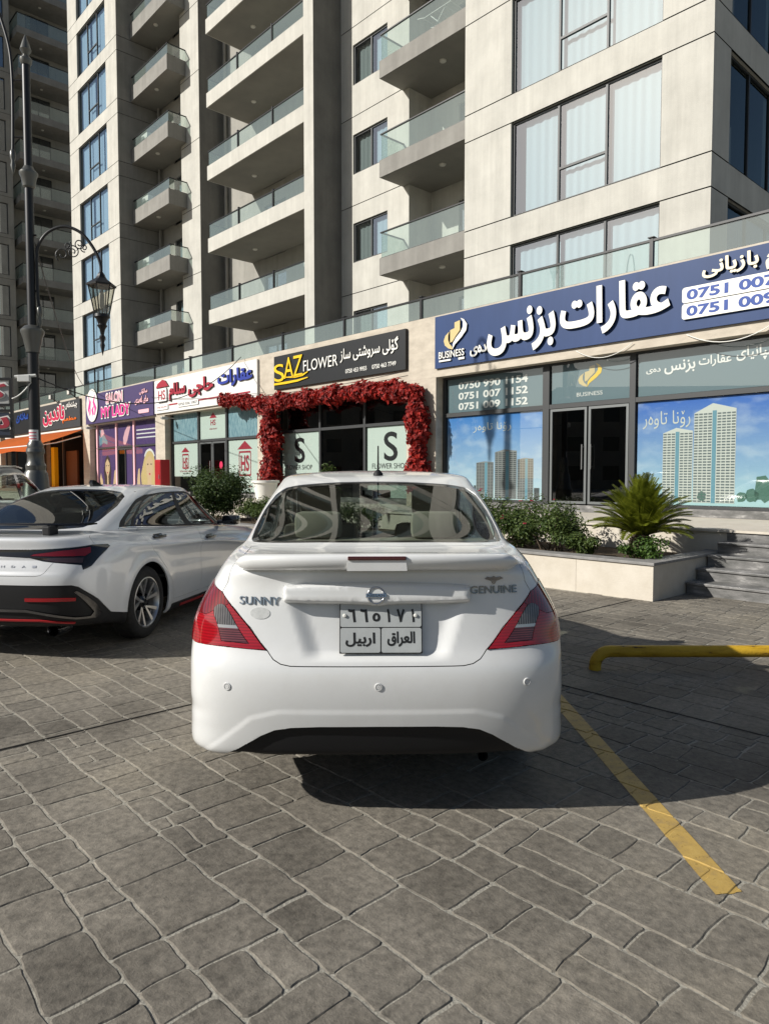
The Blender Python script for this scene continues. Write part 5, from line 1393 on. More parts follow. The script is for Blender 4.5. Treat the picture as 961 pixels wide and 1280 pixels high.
def arm(px, lant, name):
    def W(x, y): return ((x-480.5)/PX-LX, 0, lz(y))
    pts = [Vector(W(*q)) for q in px]
    sm = []
    for i in range(len(pts)-1):
        p0, p1, p2, p3 = pts[max(0,i-1)], pts[i], pts[i+1], pts[min(len(pts)-1,i+2)]
        for k in range(5):
            t = k/5; sm.append(0.5*((2*p1)+(-p0+p2)*t+(2*p0-5*p1+4*p2-p3)*t*t+(-p0+3*p1-3*p2+p3)*t**3))
    sm.append(pts[-1])
    mb = MB(); mb.tube(sm, 0.028, 8); a = mb.build('arm', M['lamp_black'], lp, smooth=True, auto=60)
    x0, _, z0 = W(*px[0]); f = MB(); f.lathe([(0.03,z0+0.02),(0.05,z0-0.02),(0.05,z0-0.12),(0.03,z0-0.18),(0.045,z0-0.26),(0.001,z0-0.42)], 10, (x0,0,0)); f.build('tip', M['lamp_grey'], a, smooth=True, auto=40)
    for y in (px[1][1]-8, px[1][1]-75 if len(px) > 12 else px[1][1]-52):
        b = MB(); xx = W(px[1][0], y)[0]; b.tube([(xx,0,lz(y)),(0,0,lz(y))], 0.018, 6); b.build('bracket', M['lamp_black'], a)
    # lantern
    x, _, zt = W(*lant); R = 0.225; h = 0.52
    c = MB(); c.lathe([(0.03,zt+0.06),(0.06,zt+0.02),(0.075,zt-0.02),(0.10,zt-0.06),(R+0.035,zt-0.17),(R+0.03,zt-0.20),(0.05,zt-0.19)], 6, (x,0,0), a0=rad(30), a1=rad(390)); l = c.build('lantern', M['lamp_black'], lp)
    g = MB(); g.lathe([(R-0.012,zt-0.20),(0.115,zt-0.20-h)], 6, (x,0,0), a0=rad(30), a1=rad(390)); g.build('lantern_pane', M['lamp_glass'], l, fix=False)
    b = MB(); b.lathe([(0.035,zt-0.30),(0.045,zt-0.36),(0.045,zt-0.55),(0.03,zt-0.60)], 10, (x,0,0)); b.build('bulb', M['white_plastic'], l, smooth=True)
    for k in range(6):
        aa = rad(30+60*k); ca, sa = math.cos(aa), math.sin(aa)
        b = MB(); b.tube([(x+ca*R,sa*R,zt-0.19),(x+ca*0.12,sa*0.12,zt-0.20-h)], 0.012, 5); b.build('lantern_rib', M['lamp_black'], l)
    zb = zt-0.20-h
    b = MB(); b.lathe([(0.135,zb+0.02),(0.14,zb-0.03),(0.10,zb-0.06),(0.07,zb-0.15),(0.09,zb-0.18),(0.05,zb-0.24),(0.03,zb-0.34),(0.055,zb-0.38),(0.03,zb-0.48),(0.045,zb-0.53),(0.001,zb-0.72)], 12, (x,0,0)); b.build('lantern_tip', M['lamp_black'], l, smooth=True, auto=40)
    return a, W
a1, W1 = arm([(55.5,388),(54,376),(53.5,345),(53.6,330),(55.3,315),(64.8,300),(78.4,292),(92,290.6),(108,297.5),(120,311),(128.5,326),(132,338),(132.3,347)], (132.3,349), 'arm')
for cx, cy, r0, turns, a0 in ((98,321,8.5,1.6,200),(106,311,6.5,1.4,20),(85,324,9,1.2,120),(112,316,5,1.3,80),(92,313,5,1.3,300)):
    pts = [W1(cx+r0*(1-0.75*k/30)*math.cos(rad(a0+360*turns*k/30)), cy+r0*(1-0.75*k/30)*math.sin(rad(a0+360*turns*k/30))) for k in range(31)]
    mb = MB(); mb.tube(pts, 0.011, 5); mb.build('scroll', M['lamp_black'], a1, smooth=True)
arm([(27.5,200),(28,192),(29,150),(29,108),(26,76),(16,40),(6,14),(-6,0),(-25,-9),(-42,-4),(-55,10),(-62,30),(-63,45)], (-63,47), 'arm')
b = MB(); b.bbox(-0.20,0.02,-0.20,-0.12,lz(480),lz(472),0.01); b.tube([(-0.26,-0.16,lz(474)),(0.10,-0.12,lz(472))], 0.03, 6)
tag(b.build('security_camera', M['white_plastic'], None, loc=(LX,LY,0)), 'white weatherproof camera clamped to the street lamp post', 'security camera')
b = MB(); b.lathe([(0.0985,lz(552)),(0.0985,lz(538))], 20, a0=rad(180), a1=rad(330)); so_ = b.build('sticker', C_['printwhite'], None, loc=(LX,LY,0), smooth=True, fix=False)
tag(so_, 'white sticker with red lines wrapped round the street lamp post', 'sticker')
r_ = MB()
for y in (541,545,548.5): r_.lathe([(0.0995,lz(y+1.2)),(0.0995,lz(y))], 16, a0=rad(200), a1=rad(310))
r_.build('sticker_print', C_['crimson'], so_, fix=False)
cable('cable', hang((LX+0.1,LY-0.02,lz(475)), fw(-15.4,-0.1,5.3), 0.9), 0.012, 'thin black cable sagging from the street lamp to the terrace railing')
cable('cable', hang((LX+0.05,LY-0.02,lz(300)), fw(-29.0,-0.1,5.6), 0.5), 0.012, 'thin black cable running from the lamp arm down to the salon sign')
cable('cable', hang((LX-0.0,LY-0.1,lz(480)), (LX-0.35,LY-0.1,lz(500)), 0.05), 0.012, 'short pale cable hanging off the camera on the street lamp', 'white')

# street sign frame at the left edge
SX, SY = -8.35, 16.0
ps = 888.0/SY
def sz(y): return EYE+(595-y)/ps
sg = empty('street_sign', (SX-0.9, SY, 0), 0, 'black framed two panel sign with dark red Kurdish letters left of the street lamp', 'sign')
f = MB(); f.tube([(-0.9,0,0),(-0.9,0,sz(470))], 0.06, 8)
f.build('post', M['black_metal'], sg)
for x in (-0.86, 0.92):
    f = MB(); f.box(x-0.03,x+0.03,-0.03,0.03,sz(548),sz(474)); f.build('frame_bar', M['black_metal'], sg)
for y in (475,507,514,546):
    f = MB(); f.box(-0.83,0.89,-0.025,0.025,sz(y)-0.03,sz(y)+0.03); f.build('frame_bar', M['black_metal'], sg)
f = MB(); f.box(-0.83,0.86,-0.01,0.01,sz(506),sz(477)); f.build('panel', mat('grey_white_panel', (0.42,0.42,0.40), 0.4), sg)
f = MB(); f.box(-0.83,0.86,-0.01,0.01,sz(545),sz(516)); f.build('panel', mat('dark_blue_panel', (0.035,0.045,0.07), 0.25), sg)
for t, a, y0, y1, x1 in (('کو',-0.02,504,481,0.84),('سـ',-0.3,543,522,0.9)):
    mbx = MB(); letters(mbx, t.replace('ـ',''), a-0.04, x1+0.02, sz(y0)-0.03, sz(y1)+0.03, -0.012, 0.015, 0.06, arabic=True); mbx.build('letter_edge', C_['white'], sg, fix=False)
    mbx = MB(); letters(mbx, t.replace('ـ',''), a, x1-0.02, sz(y0), sz(y1), -0.028, 0.02, 0.03, arabic=True); mbx.build('lettering', C_['red'], sg, fix=False)

# =================================================================== yellow pipe wheel stop
M['yellow_pipe'] = mottled('chipped_yellow_paint', (0.42,0.24,0.015), (0.58,0.36,0.03), 9, 0.5, 0.3, 60, lo=0.40, hi=0.55, stretch=(0.5,2.5,2.5))
_r = [n for n in M['yellow_pipe'].node_tree.nodes if n.type == 'VALTORGB'][0]
_r.color_ramp.elements.new(0.36).color = (0.05,0.03,0.018,1)
def bend_pipe(x0, x1, y, h, r=0.05, R=0.11):
    pts = [(x0,y,-0.01),(x0,y,h-R)]
    for k in range(1, 8):
        a = rad(90*k/7); pts.append((x0+R-R*math.cos(a), y, h-R+R*math.sin(a)))
    pts += [(x1-R-(x1-x0-2*R)*k/5.0, y, h) for k in range(4, 0, -1)]
    for k in range(0, 8):
        a = rad(90*k/7); pts.append((x1-R+R*math.sin(a), y, h-R+R*math.cos(a)))
    pts.append((x1,y,-0.01)); return pts
ps_ = MB(); ps_.tube([(p[0]-2.6,p[1]-5.34,p[2]) for p in bend_pipe(1.60, 3.75, 5.34, 0.135)], 0.045, 14)
tag(ps_.build('wheel_stop', M['yellow_pipe'], None, smooth=True, auto=60, loc=(2.6,5.34,0)), 'chipped yellow pipe wheel stop bent down to the paving at its ends', 'wheel stop')
# =================================================================== car bodies: one smooth surface per car, cut into panels
def bspl(P, u):
    """uniform cubic B-spline weights along axis 0 of a padded control array (one phantom at each end)"""
    u = np.asarray(u, float); n = P.shape[0]-3
    i = np.clip(np.floor(u).astype(int), 0, n-1); f = u-i
    w = np.stack([(1-f)**3/6, (3*f**3-6*f**2+4)/6, (-3*f**3+3*f**2+3*f+1)/6, f**3/6], -1)
    return i, w
class Surf:
    """half body: rows k (sill to roof), columns t (rear middle round the side to front middle)"""
    def __init__(self, rows, sharp=0.75, bulge=None):
        C = np.array(rows, float); self.K, self.T = C.shape[0]-1, C.shape[1]-1
        P = self.pad(C)
        for _ in range(2):
            B = self.knots(P); C2 = P[1:-1,1:-1]+sharp*(C-B); C2[:,0,0] = 0; C2[:,-1,0] = 0; P = self.pad(C2)
        self.P = P; self.bulge = bulge
    def pad(self, C):
        m = np.array([-1,1,1.0])
        A = np.concatenate([(C[:,1]*m)[:,None], C, (C[:,-2]*m)[:,None]], 1)
        return np.concatenate([(2*A[0]-A[1])[None], A, (A[-2]*m)[None]], 0)
    def knots(self, P):
        w = np.array([1,4,1])/6.0
        A = P[:-2]*w[0]+P[1:-1]*w[1]+P[2:]*w[2]
        return A[:,:-2]*w[0]+A[:,1:-1]*w[1]+A[:,2:]*w[2]
    def raw(self, k, t):
        ik, wk = bspl(self.P, k); it, wt = bspl(self.P.transpose(1,0,2), t)
        out = np.zeros(np.shape(k)+(3,))
        for a in range(4):
            for b in range(4):
                out += self.P[ik+a, it+b]*(wk[...,a]*wt[...,b])[...,None]
        return out
    def raw_n(self, k, t, e=0.02):
        k0, k1 = np.clip(k-e,0,self.K), np.clip(k+e,0,self.K); t0, t1 = np.clip(t-e,0,self.T), np.clip(t+e,0,self.T)
        n = np.cross(self.raw(k,t1)-self.raw(k,t0), self.raw(k1,t)-self.raw(k0,t))
        l = np.linalg.norm(n, axis=-1, keepdims=True); return n/np.maximum(l, 1e-12)
    def at(self, k, t):
        p = self.raw(k, t)
        if self.bulge is not None: p = p+self.raw_n(k, t)*self.bulge(p, k, t)[...,None]
        return p
    def normal(self, k, t, e=0.015):
        k0, k1 = np.clip(k-e,0,self.K), np.clip(k+e,0,self.K); t0, t1 = np.clip(t-e,0,self.T), np.clip(t+e,0,self.T)
        n = np.cross(self.at(k,t1)-self.at(k,t0), self.at(k1,t)-self.at(k0,t))
        l = np.linalg.norm(n, axis=-1, keepdims=True); return n/np.maximum(l, 1e-12)
    def grid(self, n=14):
        kk, tt = np.meshgrid(np.linspace(0,self.K,self.K*n+1), np.linspace(0,self.T,self.T*n+1), indexing='ij')
        return kk, tt, self.at(kk, tt)
    def find(self, pts, ax, kr, tr, n=40):
        """(k,t) of points known in two axes ax, searched in a window of the surface"""
        kk, tt = np.meshgrid(np.linspace(*kr, int((kr[1]-kr[0])*n)+1), np.linspace(*tr, int((tr[1]-tr[0])*n)+1), indexing='ij')
        Q = self.at(kk, tt)[..., list(ax)]; out = []
        for p in pts:
            i = np.argmin(((Q-np.array(p))**2).sum(-1)); k, t = kk.flat[i], tt.flat[i]
            for _ in range(4):
                e = 0.01; q = self.at(np.array(k), np.array(t))[list(ax)]
                J = np.stack([(self.at(np.array(k+e), np.array(t))[list(ax)]-q)/e, (self.at(np.array(k), np.array(t+e))[list(ax)]-q)/e], 1)
                try: d = np.linalg.solve(J, np.array(p)-q)
                except Exception: break
                if np.abs(d).max() > 0.2: break
                k, t = float(np.clip(k+d[0], *kr)), float(np.clip(t+d[1], *tr))
            out.append((float(k), float(t)))
        return out

def pip(P, poly):
    poly = np.asarray(poly); x, y = P[:,0], P[:,1]; c = np.zeros(len(P), bool); j = len(poly)-1
    for i in range(len(poly)):
        a, b = poly[i], poly[j]
        cond = (a[1] > y) != (b[1] > y)
        with np.errstate(divide='ignore', invalid='ignore'):
            xx = (b[0]-a[0])*(y-a[1])/(b[1]-a[1]+1e-15)+a[0]
        c ^= cond & (x < xx); j = i
    return c
def dens(poly, st=0.06):
    out = []
    for a, b in zip(poly, poly[1:]+poly[:1]):
        n = max(1, int(max(abs(b[0]-a[0]), abs(b[1]-a[1]))/st))
        out += [(a[0]+(b[0]-a[0])*k/n, a[1]+(b[1]-a[1])*k/n) for k in range(n)]
    return out
def smooth_loop(poly, sharp=(), it=2):
    """corner cutting, except at the corners listed"""
    tagp = [(p, i in sharp) for i, p in enumerate(poly)]
    for _ in range(it):
        o = []
        n = len(tagp)
        for i in range(n):
            (p, s), (q, s2) = tagp[i], tagp[(i+1) % n]
            o.append((p, True) if s else ((p[0]*.75+q[0]*.25, p[1]*.75+q[1]*.25), False))
            if not s2: o.append(((p[0]*.25+q[0]*.75, p[1]*.25+q[1]*.75), False))
        tagp = o
    return [p for p, _ in tagp]

def cut_panels(S, regions, step=0.12, fine=None):
    """regions: ordered list (name, polygon in k,t). Returns {name: (verts k,t, tris)}; what no polygon holds is 'body'"""
    dom = [(0,0),(S.K,0),(S.K,S.T),(0,S.T)]
    polys = [dens(dom, 0.1)]+[dens(list(p), 0.05) for _, p in regions]
    V = []; E = []
    for p in polys:
        p = [(min(max(a,0),S.K), min(max(b,0),S.T)) for a, b in p]
        o = len(V); V += [Vector(q) for q in p]; E += [(o+i, o+(i+1) % len(p)) for i in range(len(p))]
    ks = np.arange(step/2, S.K, step); r = random.Random(3)
    for a in ks:
        for b in np.arange(step/2, S.T, step): V.append(Vector((a+r.uniform(-.01,.01), b+r.uniform(-.01,.01))))
    if fine:
        for (k0,k1,t0,t1,st) in fine:
            for a in np.arange(k0+st/3, k1, st):
                for b in np.arange(t0+st/3, t1, st): V.append(Vector((a, b)))
    Vo, _, F, *_ = delaunay_2d_cdt(V, E, [], 0, 1e-5)
    Vo = np.array([(v.x, v.y) for v in Vo]); F = np.array([f for f in F if len(f) == 3])
    C = Vo[F].mean(1); lab = np.full(len(F), -1)
    for i in range(len(regions)-1, -1, -1): lab[pip(C, regions[i][1])] = i
    res = {}
    for i in range(-1, len(regions)):
        nm = 'body' if i < 0 else regions[i][0]
        f = F[lab == i]
        if len(f): res.setdefault(nm, []).append(f)
    return Vo, {n: np.concatenate(f) for n, f in res.items()}

def panel_mesh(S, Vo, F, name, m, parent, sides=(1,), gap=0.0015, lip=0.012, off=0.0, flat=0.0):
    """one mesh of a panel; sides 1 = right half, -1 = mirrored left half; boundary pulled in by gap, with a turned-in lip"""
    used = np.unique(F); mp = -np.ones(Vo.shape[0], int); mp[used] = np.arange(len(used))
    kt = Vo[used]; T = mp[F]
    p = S.at(kt[:,0], kt[:,1]); n = S.normal(kt[:,0], kt[:,1])
    # orient triangles with the normals (outward)
    fn = np.cross(p[T[:,1]]-p[T[:,0]], p[T[:,2]]-p[T[:,0]])
    fl = (fn*n[T].mean(1)).sum(1) < 0; T[fl] = T[fl][:, ::-1]
    ed = {}
    for a, b, c in T:
        for e in ((a,b),(b,c),(c,a)): ed[e] = 1
    bd = [e for e in ed if (e[1], e[0]) not in ed]
    mid = lambda i: abs(p[i,0]) < 1e-4
    bd = [e for e in bd if not (mid(e[0]) and mid(e[1]))]
    sh = np.zeros_like(p); cnt = np.zeros(len(p))
    for a, b in bd:
        d = p[b]-p[a]; q = np.cross(n[a], d); l = np.linalg.norm(q)
        if l > 1e-9:
            sh[a] += q/l; sh[b] += q/l
    l = np.linalg.norm(sh, axis=1); ok = l > 1e-6
    sh[ok] = sh[ok]/l[ok][:,None]
    midv = np.abs(p[:,0]) < 1e-4
    sh[midv,0] = 0
    p = p+sh*gap+n*off
    if flat:      # pressed glass is flatter than the body surface round it
        mn = n.mean(0); mn[0] = 0; mn /= np.linalg.norm(mn); ns = n*(1-flat)+mn*flat; ns /= np.linalg.norm(ns, axis=1)[:,None]
    else: ns = n
    nb = sorted({i for e in bd for i in e}); lm = {i: len(p)+j for j, i in enumerate(nb)}
    pl = p[nb]-n[nb]*lip if nb else np.zeros((0,3)); pl[np.abs(p[nb][:,0]) < 1e-4, 0] = 0
    P_ = np.concatenate([p, pl]); N_ = np.concatenate([ns, ns[nb]])
    fs = [tuple(t) for t in T]+([(a, lm[a], lm[b], b) for a, b in bd] if lip > 0 else [])
    nt = len(T)
    V = []; Fs = []; Nn = []; flag = []
    for s in sides:
        o = len(V); V += [(s*q[0], q[1], q[2]) for q in P_]; Nn += [(s*q[0], q[1], q[2]) for q in N_]
        for i, f in enumerate(fs):
            Fs.append(tuple(o+j for j in (f if s > 0 else f[::-1]))); flag.append(i < nt)
    me = bpy.data.meshes.new(name); me.from_pydata(V, [], Fs); me.materials.append(m)
    me.polygons.foreach_set('use_smooth', flag)
    # normals of the smooth surface itself, so that panels share one reflection
    ln_ = []
    for poly, fg in zip(me.polygons, flag):
        for vi in poly.vertices:
            ln_.append(Nn[vi] if fg else tuple(poly.normal))
    me.normals_split_custom_set(ln_)
    me.update()
    o = bpy.data.objects.new(name, me); COL.objects.link(o)
    if parent is not None: o.parent = parent
    return o
def sedan_rows():
    def low(z, yr, yf, W, zf=None, c=(0.008,0.045,0.15), W4=None, W5=None):
        zf = z if zf is None else zf
        return [(0,yr,z),(.40*W,yr+c[0],z),(.72*W,yr+c[1],z),(.93*W,yr+c[2],z),(W4 or .988*W,max(.42,yr+.33),z),(W5 or W,.80,z),(W,1.45,z),(W,2.2,z),(W,2.95,(z+zf)/2),(.995*W,3.55,zf),(.90*W,yf-.30,zf),(.52*W,yf-.07,zf),(0,yf,zf)]
    def tuck(row, zr, zs):
        zz = [zr,zr,zr,zr+.005,zr-.01,.30*zr+.70*zs,zs,zs,zs,zs,zs+.02,zs+.04,zs+.04]
        return [(p[0],p[1],z) for p, z in zip(row, zz)]
    R = [tuck(low(.17,.15,4.20,.80),.262,.175), tuck(low(.235,.075,4.34,.832),.288,.225), low(.33,.045,4.41,.845), low(.46,.016,4.44,.850), low(.58,.004,4.45,.847),
         low(.675,.012,4.44,.847,.62), low(.745,.042,4.42,.843,.66), low(.845,.066,4.39,.835,.70,(.008,.045,.14),.815,.832)]
    R.append([(0,.085,.945),(.33,.092,.945),(.58,.125,.945),(.735,.23,.945),(.772,.46,.945),(.800,.82,.945),(.812,1.45,.93),(.818,2.2,.90),(.815,2.95,.85),(.80,3.55,.79),(.71,4.05,.735),(.42,4.30,.735),(0,4.36,.735)])
    R.append([(0,.098,1.025),(.32,.104,1.025),(.56,.135,1.025),(.690,.24,1.025),(.728,.48,1.03),(.755,.86,1.02),(.775,1.45,.985),(.782,2.2,.955),(.775,2.95,.905),(.755,3.5,.85),(.66,3.98,.775),(.39,4.22,.765),(0,4.28,.765)])
    R.append([(0,.118,1.090),(.31,.124,1.090),(.54,.155,1.090),(.652,.26,1.090),(.695,.52,1.090),(.722,.92,1.068),(.742,1.45,1.015),(.750,2.2,.985),(.742,2.95,.945),(.69,3.4,.900),(.58,3.82,.83),(.34,4.05,.815),(0,4.11,.812)])
    R.append([(0,.33,1.112),(.29,.335,1.112),(.505,.38,1.112),(.632,.50,1.114),(.690,.74,1.118),(.714,1.02,1.085),(.718,1.50,1.028),(.728,2.2,.997),(.718,2.92,.962),(.63,3.28,.945),(.50,3.52,.905),(.27,3.66,.90),(0,3.70,.90)])
    R.append([(0,.62,1.133),(.28,.63,1.133),(.515,.675,1.133),(.638,.765,1.136),(.682,.95,1.138),(.702,1.17,1.105),(.716,1.58,1.045),(.722,2.2,1.01),(.698,2.85,.975),(.60,3.13,.965),(.45,3.29,.955),(.22,3.38,.955),(0,3.40,.955)])
    R.append([(0,.98,1.290),(.26,.985,1.290),(.49,1.02,1.285),(.610,1.10,1.280),(.650,1.25,1.280),(.662,1.44,1.270),(.670,1.75,1.250),(.675,2.2,1.240),(.662,2.58,1.22),(.575,2.80,1.20),(.41,2.93,1.21),(.20,2.99,1.215),(0,3.0,1.22)])
    R.append([(0,1.35,1.432),(.24,1.355,1.430),(.46,1.385,1.424),(.560,1.44,1.414),(.590,1.55,1.412),(.602,1.70,1.415),(.608,1.93,1.418),(.610,2.18,1.416),(.598,2.36,1.405),(.52,2.47,1.400),(.37,2.53,1.412),(.19,2.56,1.422),(0,2.57,1.425)])
    R.append([(0,1.47,1.465),(.22,1.475,1.463),(.435,1.50,1.462),(.525,1.56,1.460),(.556,1.66,1.463),(.566,1.80,1.467),(.572,1.98,1.468),(.572,2.14,1.466),(.552,2.26,1.460),(.475,2.34,1.455),(.325,2.385,1.460),(.17,2.405,1.466),(0,2.41,1.468)])
    R.append([(0,1.68,1.492),(.15,1.685,1.491),(.30,1.70,1.491),(.38,1.74,1.489),(.408,1.80,1.489),(.415,1.87,1.490),(.42,1.95,1.490),(.415,2.02,1.490),(.395,2.09,1.488),(.33,2.14,1.486),(.20,2.17,1.488),(.10,2.185,1.489),(0,2.19,1.490)])
    R.append([(0,1.86+.012*j,1.502) for j in range(13)])
    return R
def fastback_rows():
    q = 0.968
    def low(z, yr, yf, W, zf=None, c=(0.012,0.05,0.16), W4=None, W5=None):
        zf = z if zf is None else zf
        return [(0,yr,z),(.40*W,yr+c[0],z),(.70*W,yr+c[1],z),(.92*W,yr+c[2],z),(W4 or .985*W,max(.44,yr+.36),z),(W5 or W,.85,z),(W,1.55,z),(W,2.3,z),(W,3.05,(z+zf)/2),(.995*W,3.75,zf),(.90*W,yf-.34,zf),(.52*W,yf-.08,zf),(0,yf,zf)]
    def tuck(row, zr, zs):
        zz = [zr,zr,zr,zr,zr-.02,.25*zr+.75*zs,zs,zs,zs,zs,zs+.02,zs+.03,zs+.03]
        return [(p[0],p[1],z) for p, z in zip(row, zz)]
    R = [tuck(low(.2,.17,4.50,.85),.27,.165), tuck(low(.24,.09,4.62,.885),.30,.215), low(.36,.05,4.68,.900), low(.49,.02,4.71,.908), low(.60,.005,4.71,.912,.56),
         low(.70,.0,4.70,.912,.62), low(.79,.012,4.68,.910,.67,(.014,.06,.18))]
    R.append([(0,.035,.865),(.36,.05,.865),(.63,.10,.865),(.825,.24,.865),(.885,.50,.868),(.905,.90,.862),(.900,1.55,.84),(.896,2.3,.81),(.90,3.05,.77),(.905,3.75,.74),(.82,4.30,.70),(.47,4.58,.69),(0,4.65,.69)])
    R.append([(0,.045,.925),(.36,.06,.925),(.62,.115,.925),(.80,.26,.928),(.855,.52,.935),(.880,.95,.930),(.876,1.55,.905),(.870,2.3,.875),(.872,3.05,.835),(.872,3.75,.80),(.78,4.25,.745),(.45,4.52,.73),(0,4.58,.73)])
    R.append([(0,.040,.985),(.35,.055,.985),(.59,.11,.982),(.745,.26,.982),(.800,.55,.988),(.830,1.00,.985),(.838,1.55,.955),(.838,2.3,.92),(.838,3.05,.885),(.825,3.72,.84),(.72,4.18,.78),(.42,4.43,.765),(0,4.49,.765)])
    R.append([(0,.075,1.020),(.34,.09,1.020),(.56,.145,1.018),(.700,.29,1.016),(.755,.60,1.018),(.785,1.08,1.005),(.800,1.60,.975),(.803,2.3,.945),(.800,3.05,.91),(.755,3.62,.87),(.63,4.00,.82),(.36,4.22,.805),(0,4.28,.80)])
    R.append([(0,.28,1.018),(.31,.29,1.018),(.52,.35,1.018),(.660,.50,1.020),(.722,.82,1.022),(.752,1.18,1.012),(.770,1.68,.985),(.776,2.3,.958),(.770,3.0,.925),(.69,3.42,.895),(.55,3.70,.88),(.30,3.86,.875),(0,3.90,.875)])
    R.append([(0,.52,1.040),(.30,.53,1.040),(.54,.59,1.040),(.665,.72,1.045),(.715,1.00,1.055),(.735,1.30,1.035),(.750,1.75,1.000),(.755,2.3,.972),(.742,2.95,.940),(.645,3.25,.93),(.48,3.44,.93),(.24,3.54,.93),(0,3.56,.93)])
    R.append([(0,1.02,1.245),(.28,1.03,1.245),(.50,1.08,1.240),(.620,1.19,1.225),(.660,1.38,1.215),(.672,1.58,1.205),(.682,1.92,1.19),(.688,2.3,1.185),(.672,2.65,1.165),(.59,2.90,1.15),(.43,3.04,1.16),(.21,3.11,1.165),(0,3.12,1.165)])
    R.append([(0,1.50,1.385),(.26,1.505,1.382),(.46,1.54,1.372),(.565,1.62,1.355),(.595,1.75,1.350),(.606,1.90,1.352),(.612,2.10,1.355),(.612,2.33,1.352),(.595,2.50,1.340),(.51,2.60,1.335),(.37,2.66,1.352),(.19,2.69,1.362),(0,2.70,1.365)])
    R.append([(0,1.66,1.408),(.23,1.665,1.406),(.42,1.69,1.400),(.52,1.76,1.392),(.55,1.86,1.392),(.562,1.97,1.394),(.568,2.13,1.395),(.566,2.30,1.393),(.545,2.42,1.385),(.46,2.50,1.382),(.32,2.54,1.390),(.17,2.56,1.396),(0,2.565,1.398)])
    R.append([(0,1.86,1.420),(.16,1.862,1.419),(.28,1.88,1.417),(.36,1.93,1.415),(.39,1.98,1.415),(.40,2.04,1.416),(.405,2.12,1.416),(.40,2.20,1.415),(.38,2.27,1.413),(.32,2.31,1.412),(.2,2.34,1.414),(.10,2.35,1.415),(0,2.352,1.416)])
    R.append([(0,2.02+.012*j,1.424) for j in range(13)])
    return [[(x,y,z*q) for x,y,z in r] for r in R]
# =================================================================== car materials
def paint(name, col, rough=0.32):
    m = mat(name, col, rough, coat=1.0, spec=0.5); bsdf(m).inputs['Coat Roughness'].default_value = 0.02
    tc = nd(m, 'ShaderNodeTexCoord'); nz = nd(m, 'ShaderNodeTexNoise'); nz.inputs['Scale'].default_value = 5; nz.inputs['Detail'].default_value = 10; nz.inputs['Roughness'].default_value = 0.75
    ln(m, tc.outputs['Object'], nz.inputs['Vector'])
    mr = nd(m, 'ShaderNodeMapRange'); mr.inputs['From Min'].default_value = 0.45; mr.inputs['From Max'].default_value = 0.8; mr.inputs['To Max'].default_value = 0.16
    ln(m, nz.outputs['Fac'], mr.inputs['Value'])
    mx = nd(m, 'ShaderNodeMix', data_type='RGBA'); mx.inputs[6].default_value = (*col,1); mx.inputs[7].default_value = (0.42,0.38,0.31,1)
    ln(m, mr.outputs['Result'], mx.inputs[0]); ln(m, mx.outputs[2], bsdf(m).inputs['Base Color'])
    r2 = nd(m, 'ShaderNodeMapRange'); r2.inputs['From Min'].default_value = 0.35; r2.inputs['From Max'].default_value = 0.8; r2.inputs['To Min'].default_value = 0.01; r2.inputs['To Max'].default_value = 0.14
    ln(m, nz.outputs['Fac'], r2.inputs['Value']); ln(m, r2.outputs['Result'], bsdf(m).inputs['Coat Roughness'])
    return m
M['paint_white'] = paint('white_car_paint', (0.735,0.74,0.73))
M['paint_pearl'] = paint('pearl_car_paint', (0.67,0.68,0.69))
M['paint_grey'] = paint('grey_car_paint', (0.16,0.165,0.175))
M['black_trim'] = mat('black_trim', (0.011,0.011,0.012), 0.6, spec=0.3)
M['gloss_black'] = mat('gloss_black', (0.008,0.008,0.009), 0.12, coat=0.5)
M['liner'] = mat('dark_liner', (0.010,0.010,0.010), 0.95, spec=0.1)
M['rubber'] = mottled('tyre_rubber', (0.016,0.016,0.016), (0.028,0.027,0.026), 30, 0.85)
M['chrome'] = mat('chrome', (0.62,0.62,0.63), 0.10, 1.0)
M['chrome_dark'] = mat('dark_chrome', (0.22,0.22,0.23), 0.15, 1.0)
M['alloy'] = mat('machined_alloy', (0.60,0.60,0.61), 0.28, 0.9)
M['car_glass'] = glass('car_glass', (0.52,0.58,0.545), 1.5, 0.0)
M['car_glass_dark'] = glass('privacy_glass', (0.22,0.24,0.24), 1.5, 0.03)
def ribbed(name, c1, c2, scale, direction, rough=0.12, metal=0.0):
    m = mat(name, c1, rough, metal, coat=1.0)
    tc = nd(m, 'ShaderNodeTexCoord'); wv = nd(m, 'ShaderNodeTexWave'); wv.bands_direction = direction; wv.inputs['Scale'].default_value = scale; wv.inputs['Distortion'].default_value = 0.4
    nz = nd(m, 'ShaderNodeTexNoise'); nz.inputs['Scale'].default_value = 14; nz.inputs['Detail'].default_value = 3
    ln(m, tc.outputs['Object'], wv.inputs['Vector']); ln(m, tc.outputs['Object'], nz.inputs['Vector'])
    mu = nd(m, 'ShaderNodeMath', operation='MULTIPLY'); ln(m, wv.outputs['Fac'], mu.inputs[0]); ln(m, nz.outputs['Fac'], mu.inputs[1])
    mr = nd(m, 'ShaderNodeMapRange'); mr.inputs['From Max'].default_value = 0.6; ln(m, mu.outputs[0], mr.inputs['Value'])
    mx = nd(m, 'ShaderNodeMix', data_type='RGBA'); mx.inputs[6].default_value = (*c1,1); mx.inputs[7].default_value = (*c2,1)
    ln(m, mr.outputs['Result'], mx.inputs[0]); ln(m, mx.outputs[2], bsdf(m).inputs['Base Color'])
    return m
M['red_lens'] = ribbed('red_lens', (0.25,0.003,0.008), (0.42,0.006,0.014), 26, 'Z')
M['red_lens_upper'] = ribbed('red_lens_upper', (0.10,0.002,0.004), (0.26,0.004,0.009), 20, 'X')
